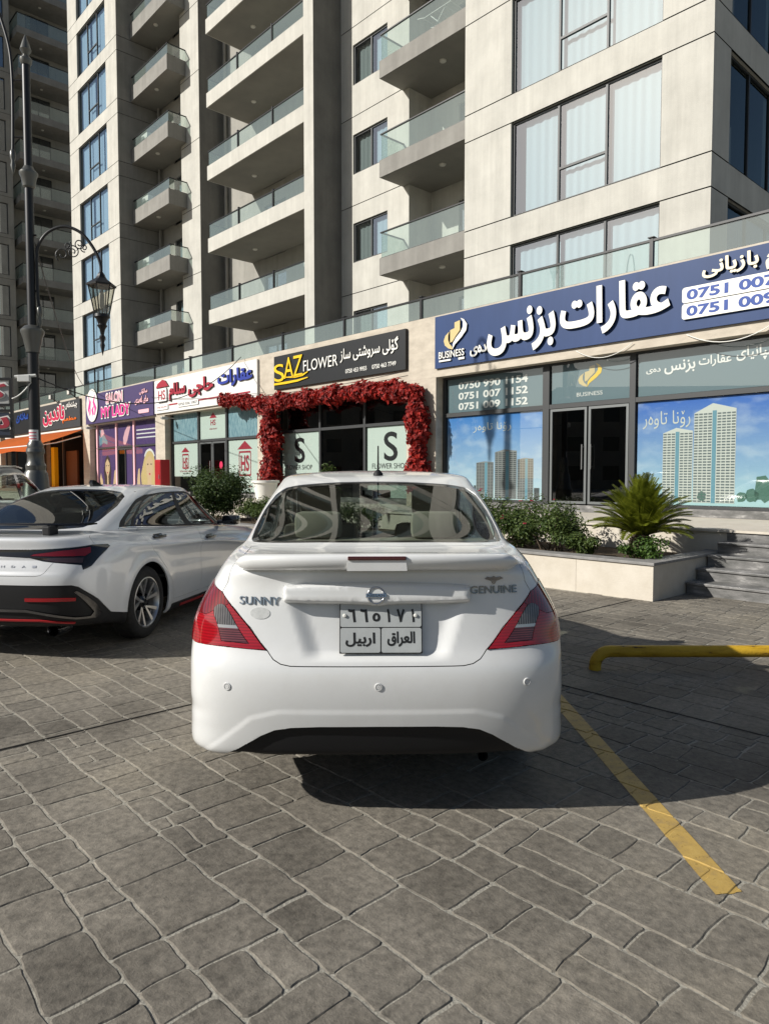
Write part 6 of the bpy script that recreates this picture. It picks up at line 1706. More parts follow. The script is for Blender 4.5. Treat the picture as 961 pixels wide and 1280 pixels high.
M['clear_ribs'] = ribbed('clear_lens_ribs', (0.03,0.028,0.027), (0.22,0.20,0.195), 30, 'X', 0.1, 0.2)
M['smoke_ribs'] = ribbed('smoked_red_ribs', (0.05,0.006,0.009), (0.24,0.06,0.065), 34, 'Z', 0.1, 0.3)
M['deep_red_lens'] = mat('deep_red_lens', (0.16,0.003,0.006), 0.08, coat=1.0)
M['dark_red_lens'] = mat('dark_red_lens', (0.06,0.002,0.004), 0.15, coat=1.0)
M['red_reflector'] = mat('red_reflector', (0.34,0.006,0.012), 0.2, coat=0.6)
M['clear_lens'] = mat('clear_lens', (0.50,0.49,0.48), 0.10, 0.55, coat=1.0)
M['smoke_lens'] = mat('smoked_lens', (0.05,0.03,0.032), 0.08, 0.2, coat=1.0)
M['cabin'] = mat('beige_cabin_fabric', (0.42,0.38,0.31), 0.9)
M['cabin_dark'] = mat('dark_cabin_fabric', (0.05,0.05,0.052), 0.85)
M['headliner'] = mat('headliner', (0.45,0.43,0.38), 0.95)
M['plate_white'] = mottled('dusty_plate', (0.40,0.42,0.42), (0.46,0.48,0.48), 12, 0.5)
M['plate_ink'] = mat('plate_ink', (0.01,0.01,0.01), 0.5)
M['red_line'] = mat('red_trim', (0.42,0.02,0.025), 0.35)

def applique(S, poly, name, m, parent, T=0.02, R=0.012, ax=(0,2), kr=(4,11), tr=(0,3.4), step=0.012, sides=(1,), seat=0.001, curve=None):
    """a raised moulding lying on the body: outline in two axes (x,z by default), rounded edges"""
    P = []
    for a, b in zip(poly, poly[1:]+poly[:1]):
        n = max(1, int(math.hypot(b[0]-a[0], b[1]-a[1])/step)); P += [(a[0]+(b[0]-a[0])*k/n, a[1]+(b[1]-a[1])*k/n) for k in range(n)]
    A = np.array(P); V = [Vector(p) for p in P]; E = [(i, (i+1) % len(P)) for i in range(len(P))]
    lo, hi = A.min(0), A.max(0)
    for off in (R*0.15, R*0.5, R):       # rings that carry the rounded edge
        for i in range(len(P)):
            a, b = A[i-1], A[(i+1) % len(P)]; d = b-a; l = np.hypot(*d) or 1
            s = 1 if area2(P) > 0 else -1
            V.append(Vector((A[i][0]-d[1]/l*off*s, A[i][1]+d[0]/l*off*s)))
    for a in np.arange(lo[0], hi[0], step*1.5):
        for b in np.arange(lo[1], hi[1], step*1.5): V.append(Vector((a+step/2, b+step/2)))
    Vo, _, F, *_ = delaunay_2d_cdt(V, E, [], 0, 1e-6)
    Vo = np.array([(v.x, v.y) for v in Vo]); F = np.array([f for f in F if len(f) == 3]); F = F[pip(Vo[F].mean(1), P)]
    used = np.unique(F); mp = -np.ones(len(Vo), int); mp[used] = np.arange(len(used)); Vo = Vo[used]; F = mp[F]
    d = np.full(len(Vo), 9.0)
    for a, b in zip(A, np.roll(A, -1, 0)):
        e = b-a; t = np.clip(((Vo-a)@e)/max(e@e, 1e-12), 0, 1); d = np.minimum(d, np.hypot(*(Vo-(a+t[:,None]*e)).T))
    h = T*np.sqrt(np.clip(1-(1-np.minimum(d/R, 1))**2, 0, 1))+seat
    if curve is not None: h = h*curve(Vo)
    tgt = Vo.copy()
    if ax == (0,2): tgt[:,0] = np.abs(tgt[:,0])
    kt = np.array(S.find(tgt, ax, kr, tr)); p = S.at(kt[:,0], kt[:,1]); n = S.normal(kt[:,0], kt[:,1])
    if ax == (0,2): sg = np.where(Vo[:,0] < 0, -1, 1); p[:,0] *= sg; n[:,0] *= sg
    p = p+n*h[:,None]
    mb = MB()
    f0 = p[F]; fn = np.cross(f0[:,1]-f0[:,0], f0[:,2]-f0[:,0]); fl = (fn*n[F].mean(1)).sum(1) < 0; F[fl] = F[fl][:, ::-1]
    for s in sides:
        mb.mesh([(s*q[0], q[1], q[2]) for q in p], [tuple(t) if s > 0 else tuple(t[::-1]) for t in F])
    return mb.build(name, m, parent, smooth=True, fix=False)

def rear_map(S, kr=(4,11), tr=(0,3.4)):
    """carries flat lettering onto the tail of the body"""
    cache = {}
    def f(x, y, z):
        key = (round(x, 5), round(z, 5))
        if key not in cache:
            k, t = S.find([(abs(x), z)], (0,2), kr, tr, 16)[0]
            p = S.at(np.array(k), np.array(t)); n = S.normal(np.array(k), np.array(t)); s = -1 if x < 0 else 1
            cache[key] = (np.array([p[0]*s, p[1], p[2]]), np.array([n[0]*s, n[1], n[2]]))
        p, n = cache[key]; q = p+n*(-y); return (q[0], q[1], q[2])
    return f

def make_wheel(parent, x, y, R, w, side, kind):
    """wheel part > tyre, rim; axis along x, face outwards on the given side"""
    e = bpy.data.objects.new('wheel', None); e.empty_display_size = 0.1; COL.objects.link(e); e.parent = parent; e.location = (x, y, R)
    t = MB(); rr = R*0.70
    t.lathe([(rr,-w/2+0.01),(rr+0.02,-w/2),(R-0.03,-w/2+0.004),(R-0.006,-w/2+0.025),(R,-w/2+0.05),(R,w/2-0.05),(R-0.006,w/2-0.025),(R-0.03,w/2-0.004),(rr+0.02,w/2),(rr,w/2-0.01)], 48, axis='x')
    for k in range(3): t.lathe([(R+0.0005,-w*0.28+k*w*0.28-0.006),(R-0.008,-w*0.28+k*w*0.28-0.002),(R-0.008,-w*0.28+k*w*0.28+0.002),(R+0.0005,-w*0.28+k*w*0.28+0.006)], 48, axis='x')
    t.build('tyre', M['rubber'], e, smooth=True, auto=50)
    s = side; f = w/2-0.015
    rim = MB(); rim.lathe([(rr+0.004,s*(f+0.005)),(rr-0.008,s*(f+0.007)),(rr-0.018,s*(f-0.01)),(rr-0.025,s*(-0.05)),(rr-0.02,-s*f)], 48, axis='x')
    r = rim.build('rim', M['alloy'] if kind == 'spoke' else M['gloss_black'], e, smooth=True, auto=40)
    d = MB(); d.lathe([(rr-0.03,s*0.0),(0.05,s*0.01),(0.001,s*0.01)], 32, axis='x'); d.build('brake_disc', M['black_trim'], r)
    h = MB(); h.lathe([(0.001,s*(f-0.012)),(0.028,s*(f-0.012)),(0.034,s*(f-0.02)),(0.07,s*(f-0.04)),(0.075,s*0.02)], 24, axis='x'); h.build('hub_cap', M['gloss_black'], r, smooth=True, auto=40)
    n = 5
    for k in range(n):
        for q, (da, mname) in enumerate(((-0.20,'alloy'),(0.20,'alloy'),(0.0,'gloss_black'))):
            a0 = 2*math.pi*k/n+0.3; sp = MB(); a1 = a0+da*1.5+0.22; w0, w1 = (0.009,0.017) if q < 2 else (0.03,0.02)
            def pt(rad_, a, wv, dx): return (s*dx, rad_*math.cos(a)-wv*math.sin(a), rad_*math.sin(a)+wv*math.cos(a))
            ri, ro = 0.055, rr-0.012
            fo = f-0.004 if q < 2 else f-0.03
            v = [pt(ri,a0,-w0,f-0.03),pt(ri,a0,w0,f-0.03),pt(ro,a1,w1,fo),pt(ro,a1,-w1,fo),pt(ri,a0,-w0,f-0.065),pt(ri,a0,w0,f-0.065),pt(ro,a1,w1,fo-0.04),pt(ro,a1,-w1,fo-0.04)]
            sp.mesh(v, [(0,1,2,3),(4,7,6,5),(0,4,5,1),(1,5,6,2),(2,6,7,3),(3,7,4,0)])
            sp.build('spoke', M[mname], r)
    return e

def seat(parent, x, y, z, m, wide=0.50, head=True, tall=0.62, lean=0.16):
    s = bpy.data.objects.new('seat', None); COL.objects.link(s); s.parent = parent; s.location = (x, y, z); s.empty_display_size = 0.1
    b = MB(); b.bbox(-wide/2, wide/2, -0.02, 0.50, 0, 0.14, 0.04); b.build('seat_cushion', m, s, smooth=True, auto=40)
    b = MB(); b.bbox(-wide/2, wide/2, -0.09, 0.09, 0.0, tall, 0.05)
    b.v = [(p[0]*(1-0.12*max(0,p[2]/tall-0.5)), p[1]-lean*p[2]/tall*1.6, p[2]+0.08) for p in b.v]; b.build('backrest', m, s, smooth=True, auto=40)
    if head:
        for hx in ((0,) if wide < 0.8 else (-wide*0.3, wide*0.3)):
            b = MB(); b.bbox(hx-0.13, hx+0.13, -0.05, 0.05, tall+0.13, tall+0.31, 0.04); b.v = [(p[0], p[1]-lean*1.75, p[2]) for p in b.v]
            b.build('headrest', m, s, smooth=True, auto=40)
    return s

def car_common(root, S, pn, wheels, R, W, tread, kind, cab, belt_k, seats_y, zs, yax):
    """liner behind the shell, wheel wells stay open, floor, wheels and cabin"""
    Vo, F = pn
    lab = np.concatenate([F[k] for k in F if k != 'wheel_void' and 'window' not in k and 'windshield' not in k and 'glass' not in k])
    C = Vo[lab].mean(1); lab = lab[C[:,0] < belt_k]
    panel_mesh(S, Vo, lab, 'liner', M['liner'], root, (1,-1), gap=-0.004, lip=0, off=-0.022)  # added dark inner shell that stops light leaking through the panel gaps
    fl = MB(); fl.box(-W+0.24, W-0.24, 0.50, yax[1]+0.50, 0.24, 0.262); fl.box(-W+0.30, W-0.30, 0.45, yax[1]+0.3, 0.262, 0.42)
    fl.build('floor_pan', M['liner'], root)
    for y in yax:
        for s in (-1, 1): make_wheel(root, s*(W-tread/2-0.008), y, R, tread, s, kind)
# =================================================================== white sedan, seen from behind
def side_poly(S, pts, kr=(0,15.5), tr=(3.2,10.5)): return S.find(pts, (1,2), kr, tr, 24)
def arch(S, y, z, r, zlow):
    pts = []
    for k in range(25):
        a = rad(-15+210*k/24); pts.append((y+r*math.cos(a), max(zlow, z+r*math.sin(a))))
    kt = side_poly(S, pts, (0,9), (3.0,10.9))
    return [(0.0, kt[0][1])]+kt+[(0.0, kt[-1][1])]

def clip_poly(win, poly):
    """poly clipped to a window given as a convex outline (Sutherland-Hodgman)"""
    if area2(win) < 0: win = win[::-1]
    out = list(poly)
    for i in range(len(win)):
        a, b = win[i], win[(i+1) % len(win)]; res = []
        side_ = lambda p: (b[0]-a[0])*(p[1]-a[1])-(b[1]-a[1])*(p[0]-a[0])
        for j in range(len(out)):
            p, q = out[j], out[(j+1) % len(out)]; sp_, sq_ = side_(p), side_(q)
            if sp_ >= 0: res.append(p)
            if (sp_ >= 0) != (sq_ >= 0):
                t = sp_/(sp_-sq_); res.append((p[0]+(q[0]-p[0])*t, p[1]+(q[1]-p[1])*t))
        out = res
    return out
def smst(x, a, b):
    t = np.clip((x-a)/(b-a), 0, 1); return t*t*(3-2*t)
def sedan_bulge(p, k, t):
    x, y, z = np.abs(p[...,0]), p[...,1], p[...,2]
    rear = (t < 3.6).astype(float)
    # recess round the number plate
    f = np.clip((0.945-z)/(0.945-0.735), 0, 1)
    edge = 0.372-0.070*f
    d = -0.022*(1-smst(x, edge-0.075, edge+0.012))*smst(z, 0.700, 0.752)*(1-smst(z, 0.952, 0.968))
    # bumper: rounded step under the boot lid, and the swept edge above the black valance
    cut = [(-1.0,.455),(.40,.452),(.50,.425),(.62,.325),(.70,.26)]; dist = np.full(np.shape(x), 9.0)
    for (ax, az), (bx, bz) in zip(cut, cut[1:]):
        ex, ez = bx-ax, bz-az; tt = np.clip(((x-ax)*ex+(z-az)*ez)/(ex*ex+ez*ez), 0, 1)
        dist = np.minimum(dist, np.hypot(x-ax-tt*ex, z-az-tt*ez))
    d = d+0.0035*(1-smst(dist, 0.034, 0.062))*(z < 0.56)
    d = d-0.005*smst(x, 0.66, 0.80)*np.exp(-((z-0.475)/0.035)**2)
    d = d+0.010*(1-smst(z, 0.29, 0.42))*smst(x, 0.55, 0.72)*(t < 3.9)
    return d*rear

def build_white():
    S = Surf(sedan_rows(), bulge=sedan_bulge); S0 = Surf(sedan_rows())
    root = empty('white_sedan', (-0.03, 2.85, 0), rad(0.8), 'white sedan with a boot spoiler parked tail towards us in the middle of the picture', 'car')
    glass_o = [(12.0,0),(12.0,1.0),(11.94,2.34),(11.93,2.80),(12.03,3.02),(12.37,3.16),(12.99,3.20),(13.52,2.96),(13.81,2.47),(13.93,1.8),(14.04,.8),(14.06,0)]
    glass_i = [(12.10,0),(12.10,1.0),(12.05,2.2),(12.08,2.58),(12.30,2.84),(12.62,2.97),(13.0,3.0),(13.42,2.76),(13.70,2.32),(13.82,1.7),(13.93,.8),(13.95,0)]
    light = smooth_loop([(8.76,3.29),(8.32,2.49),(7.56,2.01),(6.87,1.68),(5.99,1.41),(6.06,1.91),(6.09,2.43),(6.05,3.1),(6.16,3.75),(7.2,4.0),(8.05,4.02),(8.55,3.8)], (0,1,4,8), 2)
    lens = smooth_loop([(7.48,2.54),(7.74,2.48),(7.80,2.30),(7.42,2.10),(7.06,1.97),(6.56,1.80),(6.25,1.69),(6.29,1.88),(6.32,2.20),(6.93,2.30)], (6,8), 2)
    lens_lo = [(6.84,1.0),(6.84,3.0),(5.5,3.0),(5.5,1.0)]; lens_bar = [(6.96,1.0),(6.96,3.0),(6.84,3.0),(6.84,1.0)]
    light_top = [(7.30,4.3),(9.0,4.3),(9.0,2.0),(8.0,2.0),(7.30,2.70)]
    lid = [(5.17,0),(5.17,.93),(5.18,1.06),(5.28,1.19),(5.53,1.3),(5.99,1.40),(6.87,1.68),(7.56,2.01),(8.32,2.49),(8.86,2.44),(9.56,2.52),(10.5,2.62),(11.2,2.74),(11.6,2.76),(11.74,2.5),(11.82,1.8),(11.84,0)]
    bump = [(0,0),(5.17,0),(5.17,.93),(5.18,1.06),(5.28,1.19),(5.53,1.3),(5.99,1.40),(6.06,1.91),(6.09,2.43),(6.05,3.1),(6.16,3.75),(6.0,4.3),(4.4,4.75),(3.2,4.55),(0,4.4)]
    diff = [(0,0),(2.84,0),(2.83,.69),(2.79,1.05),(2.70,1.28),(2.50,1.48),(2.14,1.74),(1.62,2.03),(0.95,2.32),(0,2.5)]
    wr, wf = arch(S, 1.03, 0.30, 0.345, 0.19), arch(S, 3.63, 0.30, 0.345, 0.20)
    rwin = side_poly(S, [(1.30,1.095),(1.45,1.22),(1.66,1.345),(1.80,1.372),(2.06,1.380),(2.10,1.035),(1.7,1.06)])
    fwin = side_poly(S, [(2.16,1.032),(2.13,1.380),(2.36,1.366),(2.58,1.25),(2.93,1.005),(2.6,1.02)])
    rdoor = side_poly(S, [(2.115,.27),(2.115,1.0),(2.08,1.405),(1.75,1.40),(1.55,1.33),(1.22,1.09),(1.17,.95),(1.30,.72),(1.46,.45),(1.52,.27)])
    fdoor = side_poly(S, [(2.125,.27),(2.125,1.0),(2.10,1.405),(2.42,1.385),(2.66,1.24),(3.05,.97),(3.12,.85),(3.12,.5),(3.05,.27)])
    shield = [(12.05,12),(12.05,10.3),(12.25,9.75),(13.0,9.6),(13.7,9.8),(13.95,10.5),(14.0,12)]
    hood = [(9.9,12),(9.9,10.3),(10.2,9.75),(11.2,9.15),(11.7,9.3),(11.78,10.3),(11.8,12)]
    lamp = smooth_loop([(7.0,10.9),(8.6,10.8),(9.4,9.9),(9.3,9.4),(8.2,9.5),(7.2,10.2)], (), 2)
    grille = [(4.9,12),(8.5,12),(8.3,11.2),(5.2,11.3)]
    reg = [('wheel_void',wr),('wheel_void',wf),('rear_window',glass_i),('window_band',glass_o),('lens_low',lens_lo),('lens_bar',lens_bar),('reversing_lens',lens),('light_top',light_top),('tail_light',light),('diffuser',diff),('boot_lid',lid),('bumper',bump),
           ('rear_side_window',rwin),('front_side_window',fwin),('rear_door',rdoor),('front_door',fdoor),('windshield',shield),('bonnet',hood),('headlight',lamp),('grille',grille)]
    reg = [((n, p) if n not in ('lens_low','lens_bar','light_top') else (n, clip_poly(p, lens if n != 'light_top' else light))) for n, p in reg]
    Vo, F = cut_panels(S, reg, 0.13, [(0,11.9,0,3.6,0.055),(11.9,14.2,0,3.6,0.1)])
    P = lambda nm, key, m, sides=(1,-1), parent=None, **kw: panel_mesh(S, Vo, F[key], nm, m, parent or root, sides, **kw)
    pw = M['paint_white']
    P('body', 'body', pw, lip=0.018); P('boot_lid', 'boot_lid', pw, gap=0.0022); P('bumper', 'bumper', pw, gap=0.0018); P('diffuser', 'diffuser', M['black_trim'], off=-0.010, gap=-0.004)
    P('bonnet', 'bonnet', pw, gap=0.002); P('grille', 'grille', M['gloss_black'])
    P('rear_window', 'rear_window', M['car_glass'], gap=0, lip=0, off=-0.003, flat=0.62); P('window_band', 'window_band', M['gloss_black'], gap=0.0004, lip=0.01, off=-0.003)
    P('windshield', 'windshield', M['car_glass'], gap=0, lip=0)
    for s in (1, -1):
        tl = P('tail_light', 'tail_light', M['red_lens'], (s,), gap=0.0022, off=0.004)
        P('tail_light_top', 'light_top', M['red_lens_upper'], (s,), tl, gap=0.0, off=0.004, lip=0.004)
        rl_ = P('reversing_lens', 'reversing_lens', M['clear_ribs'], (s,), tl, gap=0.0004, off=0.0048, lip=0.008)
        P('lens_foot', 'lens_low', M['smoke_ribs'], (s,), rl_, gap=0.0004, off=0.0048, lip=0.008); P('lens_bar', 'lens_bar', M['clear_lens'], (s,), rl_, gap=0.0, off=0.0055, lip=0.008)
        d1 = P('rear_door', 'rear_door', pw, (s,), gap=0.002); P('side_window', 'rear_side_window', M['car_glass_dark'], (s,), d1, gap=0.001, off=-0.002)
        d2 = P('front_door', 'front_door', pw, (s,), gap=0.002); P('side_window', 'front_side_window', M['car_glass_dark'], (s,), d2, gap=0.001, off=-0.002)
        P('headlight', 'headlight', M['clear_lens'], (s,))
        for dd, yy in ((d1,1.34),(d2,2.28)):
            applique(S, rrect(yy,yy+0.19,0.895,0.925,0.012), 'handle', pw, dd, 0.03, 0.010, (1,2), (5,12), (4,9), 0.02, (s,))
    car_common(root, S, (Vo, F), None, 0.30, 0.83, 0.185, 'plain', None, 11.0, None, None, (1.03,3.63))
    # light bars inside the tail lights: dark upper field, bright lower field, seam of the lens
    # boot spoiler -----------------------------------------------------------
    U = 48; prof = [(0.100,1.076),(0.060,1.078),(0.030,1.084),(0.012,1.096),(0.004,1.122),(0.006,1.138),(0.016,1.146),(0.040,1.149),(0.12,1.146),(0.22,1.137),(0.30,1.124),(0.345,1.112),(0.35,1.09)]
    vs = []; fs = []
    for i in range(U+1):
        u = -1+2*i/U; e = max(0.0, (abs(u)-0.90)/0.10); k = 1-0.72*e**2.2
        for y, z in prof:
            yy = y+0.10*abs(u)**3.2+0.012*u*u; zz = 1.110+(z-1.110)*k-0.010*u*u-0.006*abs(u)**5
            vs.append((0.600*u, yy+0.032*e*e*(1 if y < 0.1 else 0), zz))
    m = len(prof)
    for i in range(U):
        for j in range(m-1): fs.append((i*m+j, (i+1)*m+j, (i+1)*m+j+1, i*m+j+1))
    fs.append(tuple(range(m))); fs.append(tuple(U*m+j for j in range(m-1,-1,-1)))
    mb = MB(); mb.mesh(vs, fs); sp = mb.build('spoiler', pw, root, smooth=True, auto=50)
    b = MB(); b.bbox(-0.118, 0.118, -0.0015, 0.02, 1.125, 1.141, 0.004); b.build('brake_light', M['dark_red_lens'], sp)
    b = MB()
    plate_fill(b, [[(-0.122,1.082),(0.122,1.082),(0.118,1.118),(-0.118,1.118)]], 0.0045, 0.03); b.build('spoiler_cap', pw, sp)
    # bar over the plate, badge, lettering -----------------------------------
    bar = [(-0.380,0.936),(-0.06,0.931),(0,0.922),(0.06,0.931),(0.380,0.936)]+[(0.389,0.944),(0.391,0.990),(0.382,1.014)]+[(0.06,1.024),(0,1.026),(-0.06,1.024)]+[(-0.382,1.014),(-0.391,0.990),(-0.389,0.944)]
    bar = smooth_loop(bar, (), 1)
    gb = applique(S0, bar, 'boot_bar', pw, root, 0.034, 0.016, step=0.012)
    RM = rear_map(S)
    yb = float(S.at(np.array(S.find([(0.0,0.975)],(0,2),(4,11),(0,3.4))[0][0]), np.array(0.0))[1])-0.036
    bd = bpy.data.objects.new('badge', None); COL.objects.link(bd); bd.parent = root; bd.location = (-0.004, yb, 0.973); bd.rotation_euler = (rad(-11), 0, 0)
    t = MB(); R0, r0 = 0.0335, 0.0048
    t.lathe([(R0+r0*math.cos(rad(a)), r0*1.2*math.sin(rad(a))) for a in range(0,361,40)], 36, axis='y'); t.build('badge_ring', M['chrome'], bd, smooth=True)
    t = MB(); t.bbox(-0.042,0.042,-0.006,0.003,-0.0085,0.0085,0.002); t.build('badge_bar', M['chrome'], bd)
    t = MB(); letters(t, 'NISSAN', -0.036, 0.036, -0.0052, 0.0052, -0.006, 0.0008, 0.02); t.build('badge_lettering', M['plate_ink'], bd, fix=False)
    def script(name, text, x0, x1, z0, z1, bold, m=M['chrome_dark'], sh=0.0):
        t = MB(); letters(t, text, x0, x1, z0, z1, -0.0005, 0.0045, bold, to3d=RM, shear=sh); return t.build(name, m, root, fix=False)
    script('lettering', 'SUNNY', -0.575, -0.405, 0.928, 0.961, 0.0, M['chrome'])
    script('lettering', 'GENUINE', 0.390, 0.590, 0.972, 1.004, 0.010, M['chrome_dark'])
    wing = [(0.452,1.034),(0.462,1.030),(0.478,1.026),(0.484,1.014),(0.490,1.010),(0.496,1.014),(0.502,1.026),(0.518,1.030),(0.530,1.034),(0.520,1.042),(0.500,1.040),(0.490,1.045),(0.480,1.040),(0.462,1.042)]
    t = MB(); plate_fill(t, [wing], -0.004, -0.0005, RM); t.build('wing_emblem', M['chrome_dark'], root, fix=False)
    t = MB(); plate_fill(t, [ellipse(-0.487,0.893,0.042,0.024,28)], -0.0018, -0.0004, RM); t.build('oval_sticker', mottled('faded_sticker', (0.50,0.51,0.50),(0.60,0.61,0.60), 60, 0.5), root, fix=False)
    # number plate ------------------------------------------------------------
    yp = 0.040
    pl = bpy.data.objects.new('number_plate', None); COL.objects.link(pl); pl.parent = root; pl.location = (0.016, yp, 0.735); pl.rotation_euler = (rad(-12), 0, 0)
    W, H = 0.342, 0.214
    b = MB(); b.bbox(-W/2, W/2, -0.001, 0.006, 0, H, 0.003); b.build('plate_sheet', M['plate_ink'], pl)
    b = MB()
    for x0, x1, z0, z1 in ((-W/2+0.004,W/2-0.004,0.1085,H-0.004),(-W/2+0.004,-0.0025,0.004,0.1045),(0.0025,W/2-0.004,0.004,0.1045)): plate_fill(b, [rrect(x0,x1,z0,z1,0.008)], -0.0022, -0.0005)
    b.build('plate_face', M['plate_white'], pl, fix=False)
    for i, ch in enumerate('٦٦٥١٧١'):
        wd = 0.032 if ch != '١' else 0.013; cx = -0.120+0.0505*i; t = MB()
        letters(t, ch, cx-wd/2, cx+wd/2, 0.128 if ch != '٥' else 0.131, 0.182 if ch != '٥' else 0.166, -0.0022, 0.0010, 0.035); t.build('plate_digit', M['plate_ink'], pl, fix=False)
    t = MB(); letters(t, 'اربيل', -0.146, -0.024, 0.028, 0.086, -0.0022, 0.0010, 0.03, arabic=True); t.build('plate_lettering', M['plate_ink'], pl, fix=False)
    t = MB(); letters(t, 'العراق', 0.026, 0.140, 0.028, 0.090, -0.0022, 0.0010, 0.03, arabic=True); t.build('plate_lettering', M['plate_ink'], pl, fix=False)
    for x in (-0.150, 0.143):
        b = MB(); b.lathe([(0.001,-0.009),(0.006,-0.008),(0.008,-0.004),(0.008,-0.001)], 14, (x,0,0.155), 'y'); b.build('plate_screw', C_['white'], pl, smooth=True, auto=40)
    # parking sensors, exhaust, aerial ---------------------------------------------
    for x, z in ((-0.618,0.598),(0.006,0.606),(0.622,0.612)):
        q = np.array(RM(x, 0, z)); k, t_ = S.find([(abs(x), z)], (0,2), (2,7), (0,3.4))[0]; n = S.normal(np.array(k), np.array(t_)); n[0] *= (-1 if x < 0 else 1)
        b = MB(); b.lathe([(0.001,0.0035),(0.0085,0.0035),(0.0095,0.001),(0.0108,0.001),(0.012,0.004),(0.0155,0.0035),(0.017,-0.002)], 24)
        o = b.build('parking_sensor', mat('sensor_cap', (0.62,0.62,0.61), 0.35) if 'sensor_cap' not in bpy.data.materials else bpy.data.materials['sensor_cap'], root, smooth=True, auto=40)
        o.location = q; o.rotation_euler = Vector(n).to_track_quat('Z', 'Y').to_euler()
    b = MB(); b.tube([(0.46,0.75,0.26),(0.46,0.30,0.26),(0.46,0.17,0.25)], 0.022, 14, False); b.build('exhaust_pipe', M['black_trim'], root, smooth=True)
    b = MB(); b.lathe([(0.030,0.0),(0.028,0.012),(0.012,0.03),(0.008,0.034)], 16, (0.012,1.50,1.470)); b.tube([(0.012,1.50,1.50),(0.012,1.47,1.57),(0.012,1.435,1.645)], [0.006,0.0048,0.004], 8); b.build('aerial', M['black_trim'], root, smooth=True, auto=50)
    # wing mirrors
    for s in (-1, 1):
        b = MB(); b.bbox(0.80,0.96,2.78,2.90,0.98,1.10,0.035); b.tube([(0.72,2.84,0.99),(0.83,2.84,1.02)], 0.02, 8)
        b.v = [(s*p[0],p[1],p[2]) for p in b.v]; b.build('wing_mirror', pw, root, smooth=True, auto=45)
    # cabin -----------------------------------------------------------------------
    b = MB(); b.bbox(-0.60,0.60,0.66,1.02,1.05,1.095,0.015); b.build('parcel_shelf', M['cabin_dark'], root)
    for hx in (-0.32, 0.32):
        b = MB(); b.bbox(hx-0.13,hx+0.13,1.03,1.13,1.12,1.27,0.04); b.build('headrest', M['cabin'], root, smooth=True, auto=40)
    b = MB(); b.bbox(-0.62,0.62,1.02,1.18,0.55,1.12,0.04); b.build('rear_bench', M['cabin'], root, smooth=True, auto=40)
    for x in (-0.36, 0.36): seat(root, x, 2.02, 0.50, M['cabin'], 0.5, True, 0.58, 0.16)
    b = MB(); b.bbox(-0.66,0.66,2.75,3.15,0.75,1.0,0.06); b.build('dashboard', M['cabin_dark'], root, smooth=True, auto=40)
    b = MB(); b.lathe([(0.18+0.014*math.cos(rad(a)), 0.014*math.sin(rad(a))) for a in range(0,361,45)], 28, axis='y'); o = b.build('steering_wheel', M['cabin_dark'], root, smooth=True); o.location = (-0.36,2.62,0.98); o.rotation_euler = (rad(-25),0,0)
    b = MB(); b.bbox(-0.11,0.11,2.50,2.53,1.30,1.36,0.01); b.build('mirror', M['black_trim'], root)
    return root, S
white_car, S_white = build_white()
# =================================================================== silver fastback at the left, seen from behind its right shoulder
def fast_bulge(p, k, t):
    x, y, z = np.abs(p[...,0]), p[...,1], p[...,2]
    rear = (t < 3.6)
    d = -0.010*rear*smst(k, 5.2, 5.6)*(1-smst(k, 6.6, 7.0))*(1-smst(t, 1.2, 2.6))       # hollow under the light bar
    # slanting crease over the rear arch and along the doors
    side = (t > 4.0) & (t < 10)
    c = 7.9-0.55*(t-4.0)+0.02*(t-4)**2
    d = d+side*0.014*np.exp(-((k-c)/0.55)**2)*smst(t, 4.0, 4.8)*(1-smst(t, 8.6, 9.6))
    d = d-side*0.016*np.exp(-((k-(c-1.9))/1.1)**2)*smst(t, 5.2, 6.2)*(1-smst(t, 8.0, 9.2))
    d = d+0.012*(t > 3.9)*(t < 6.8)*np.exp(-((np.hypot(y-1.06, z-0.32)-0.41)/0.05)**2)*(k < 8)
    return d
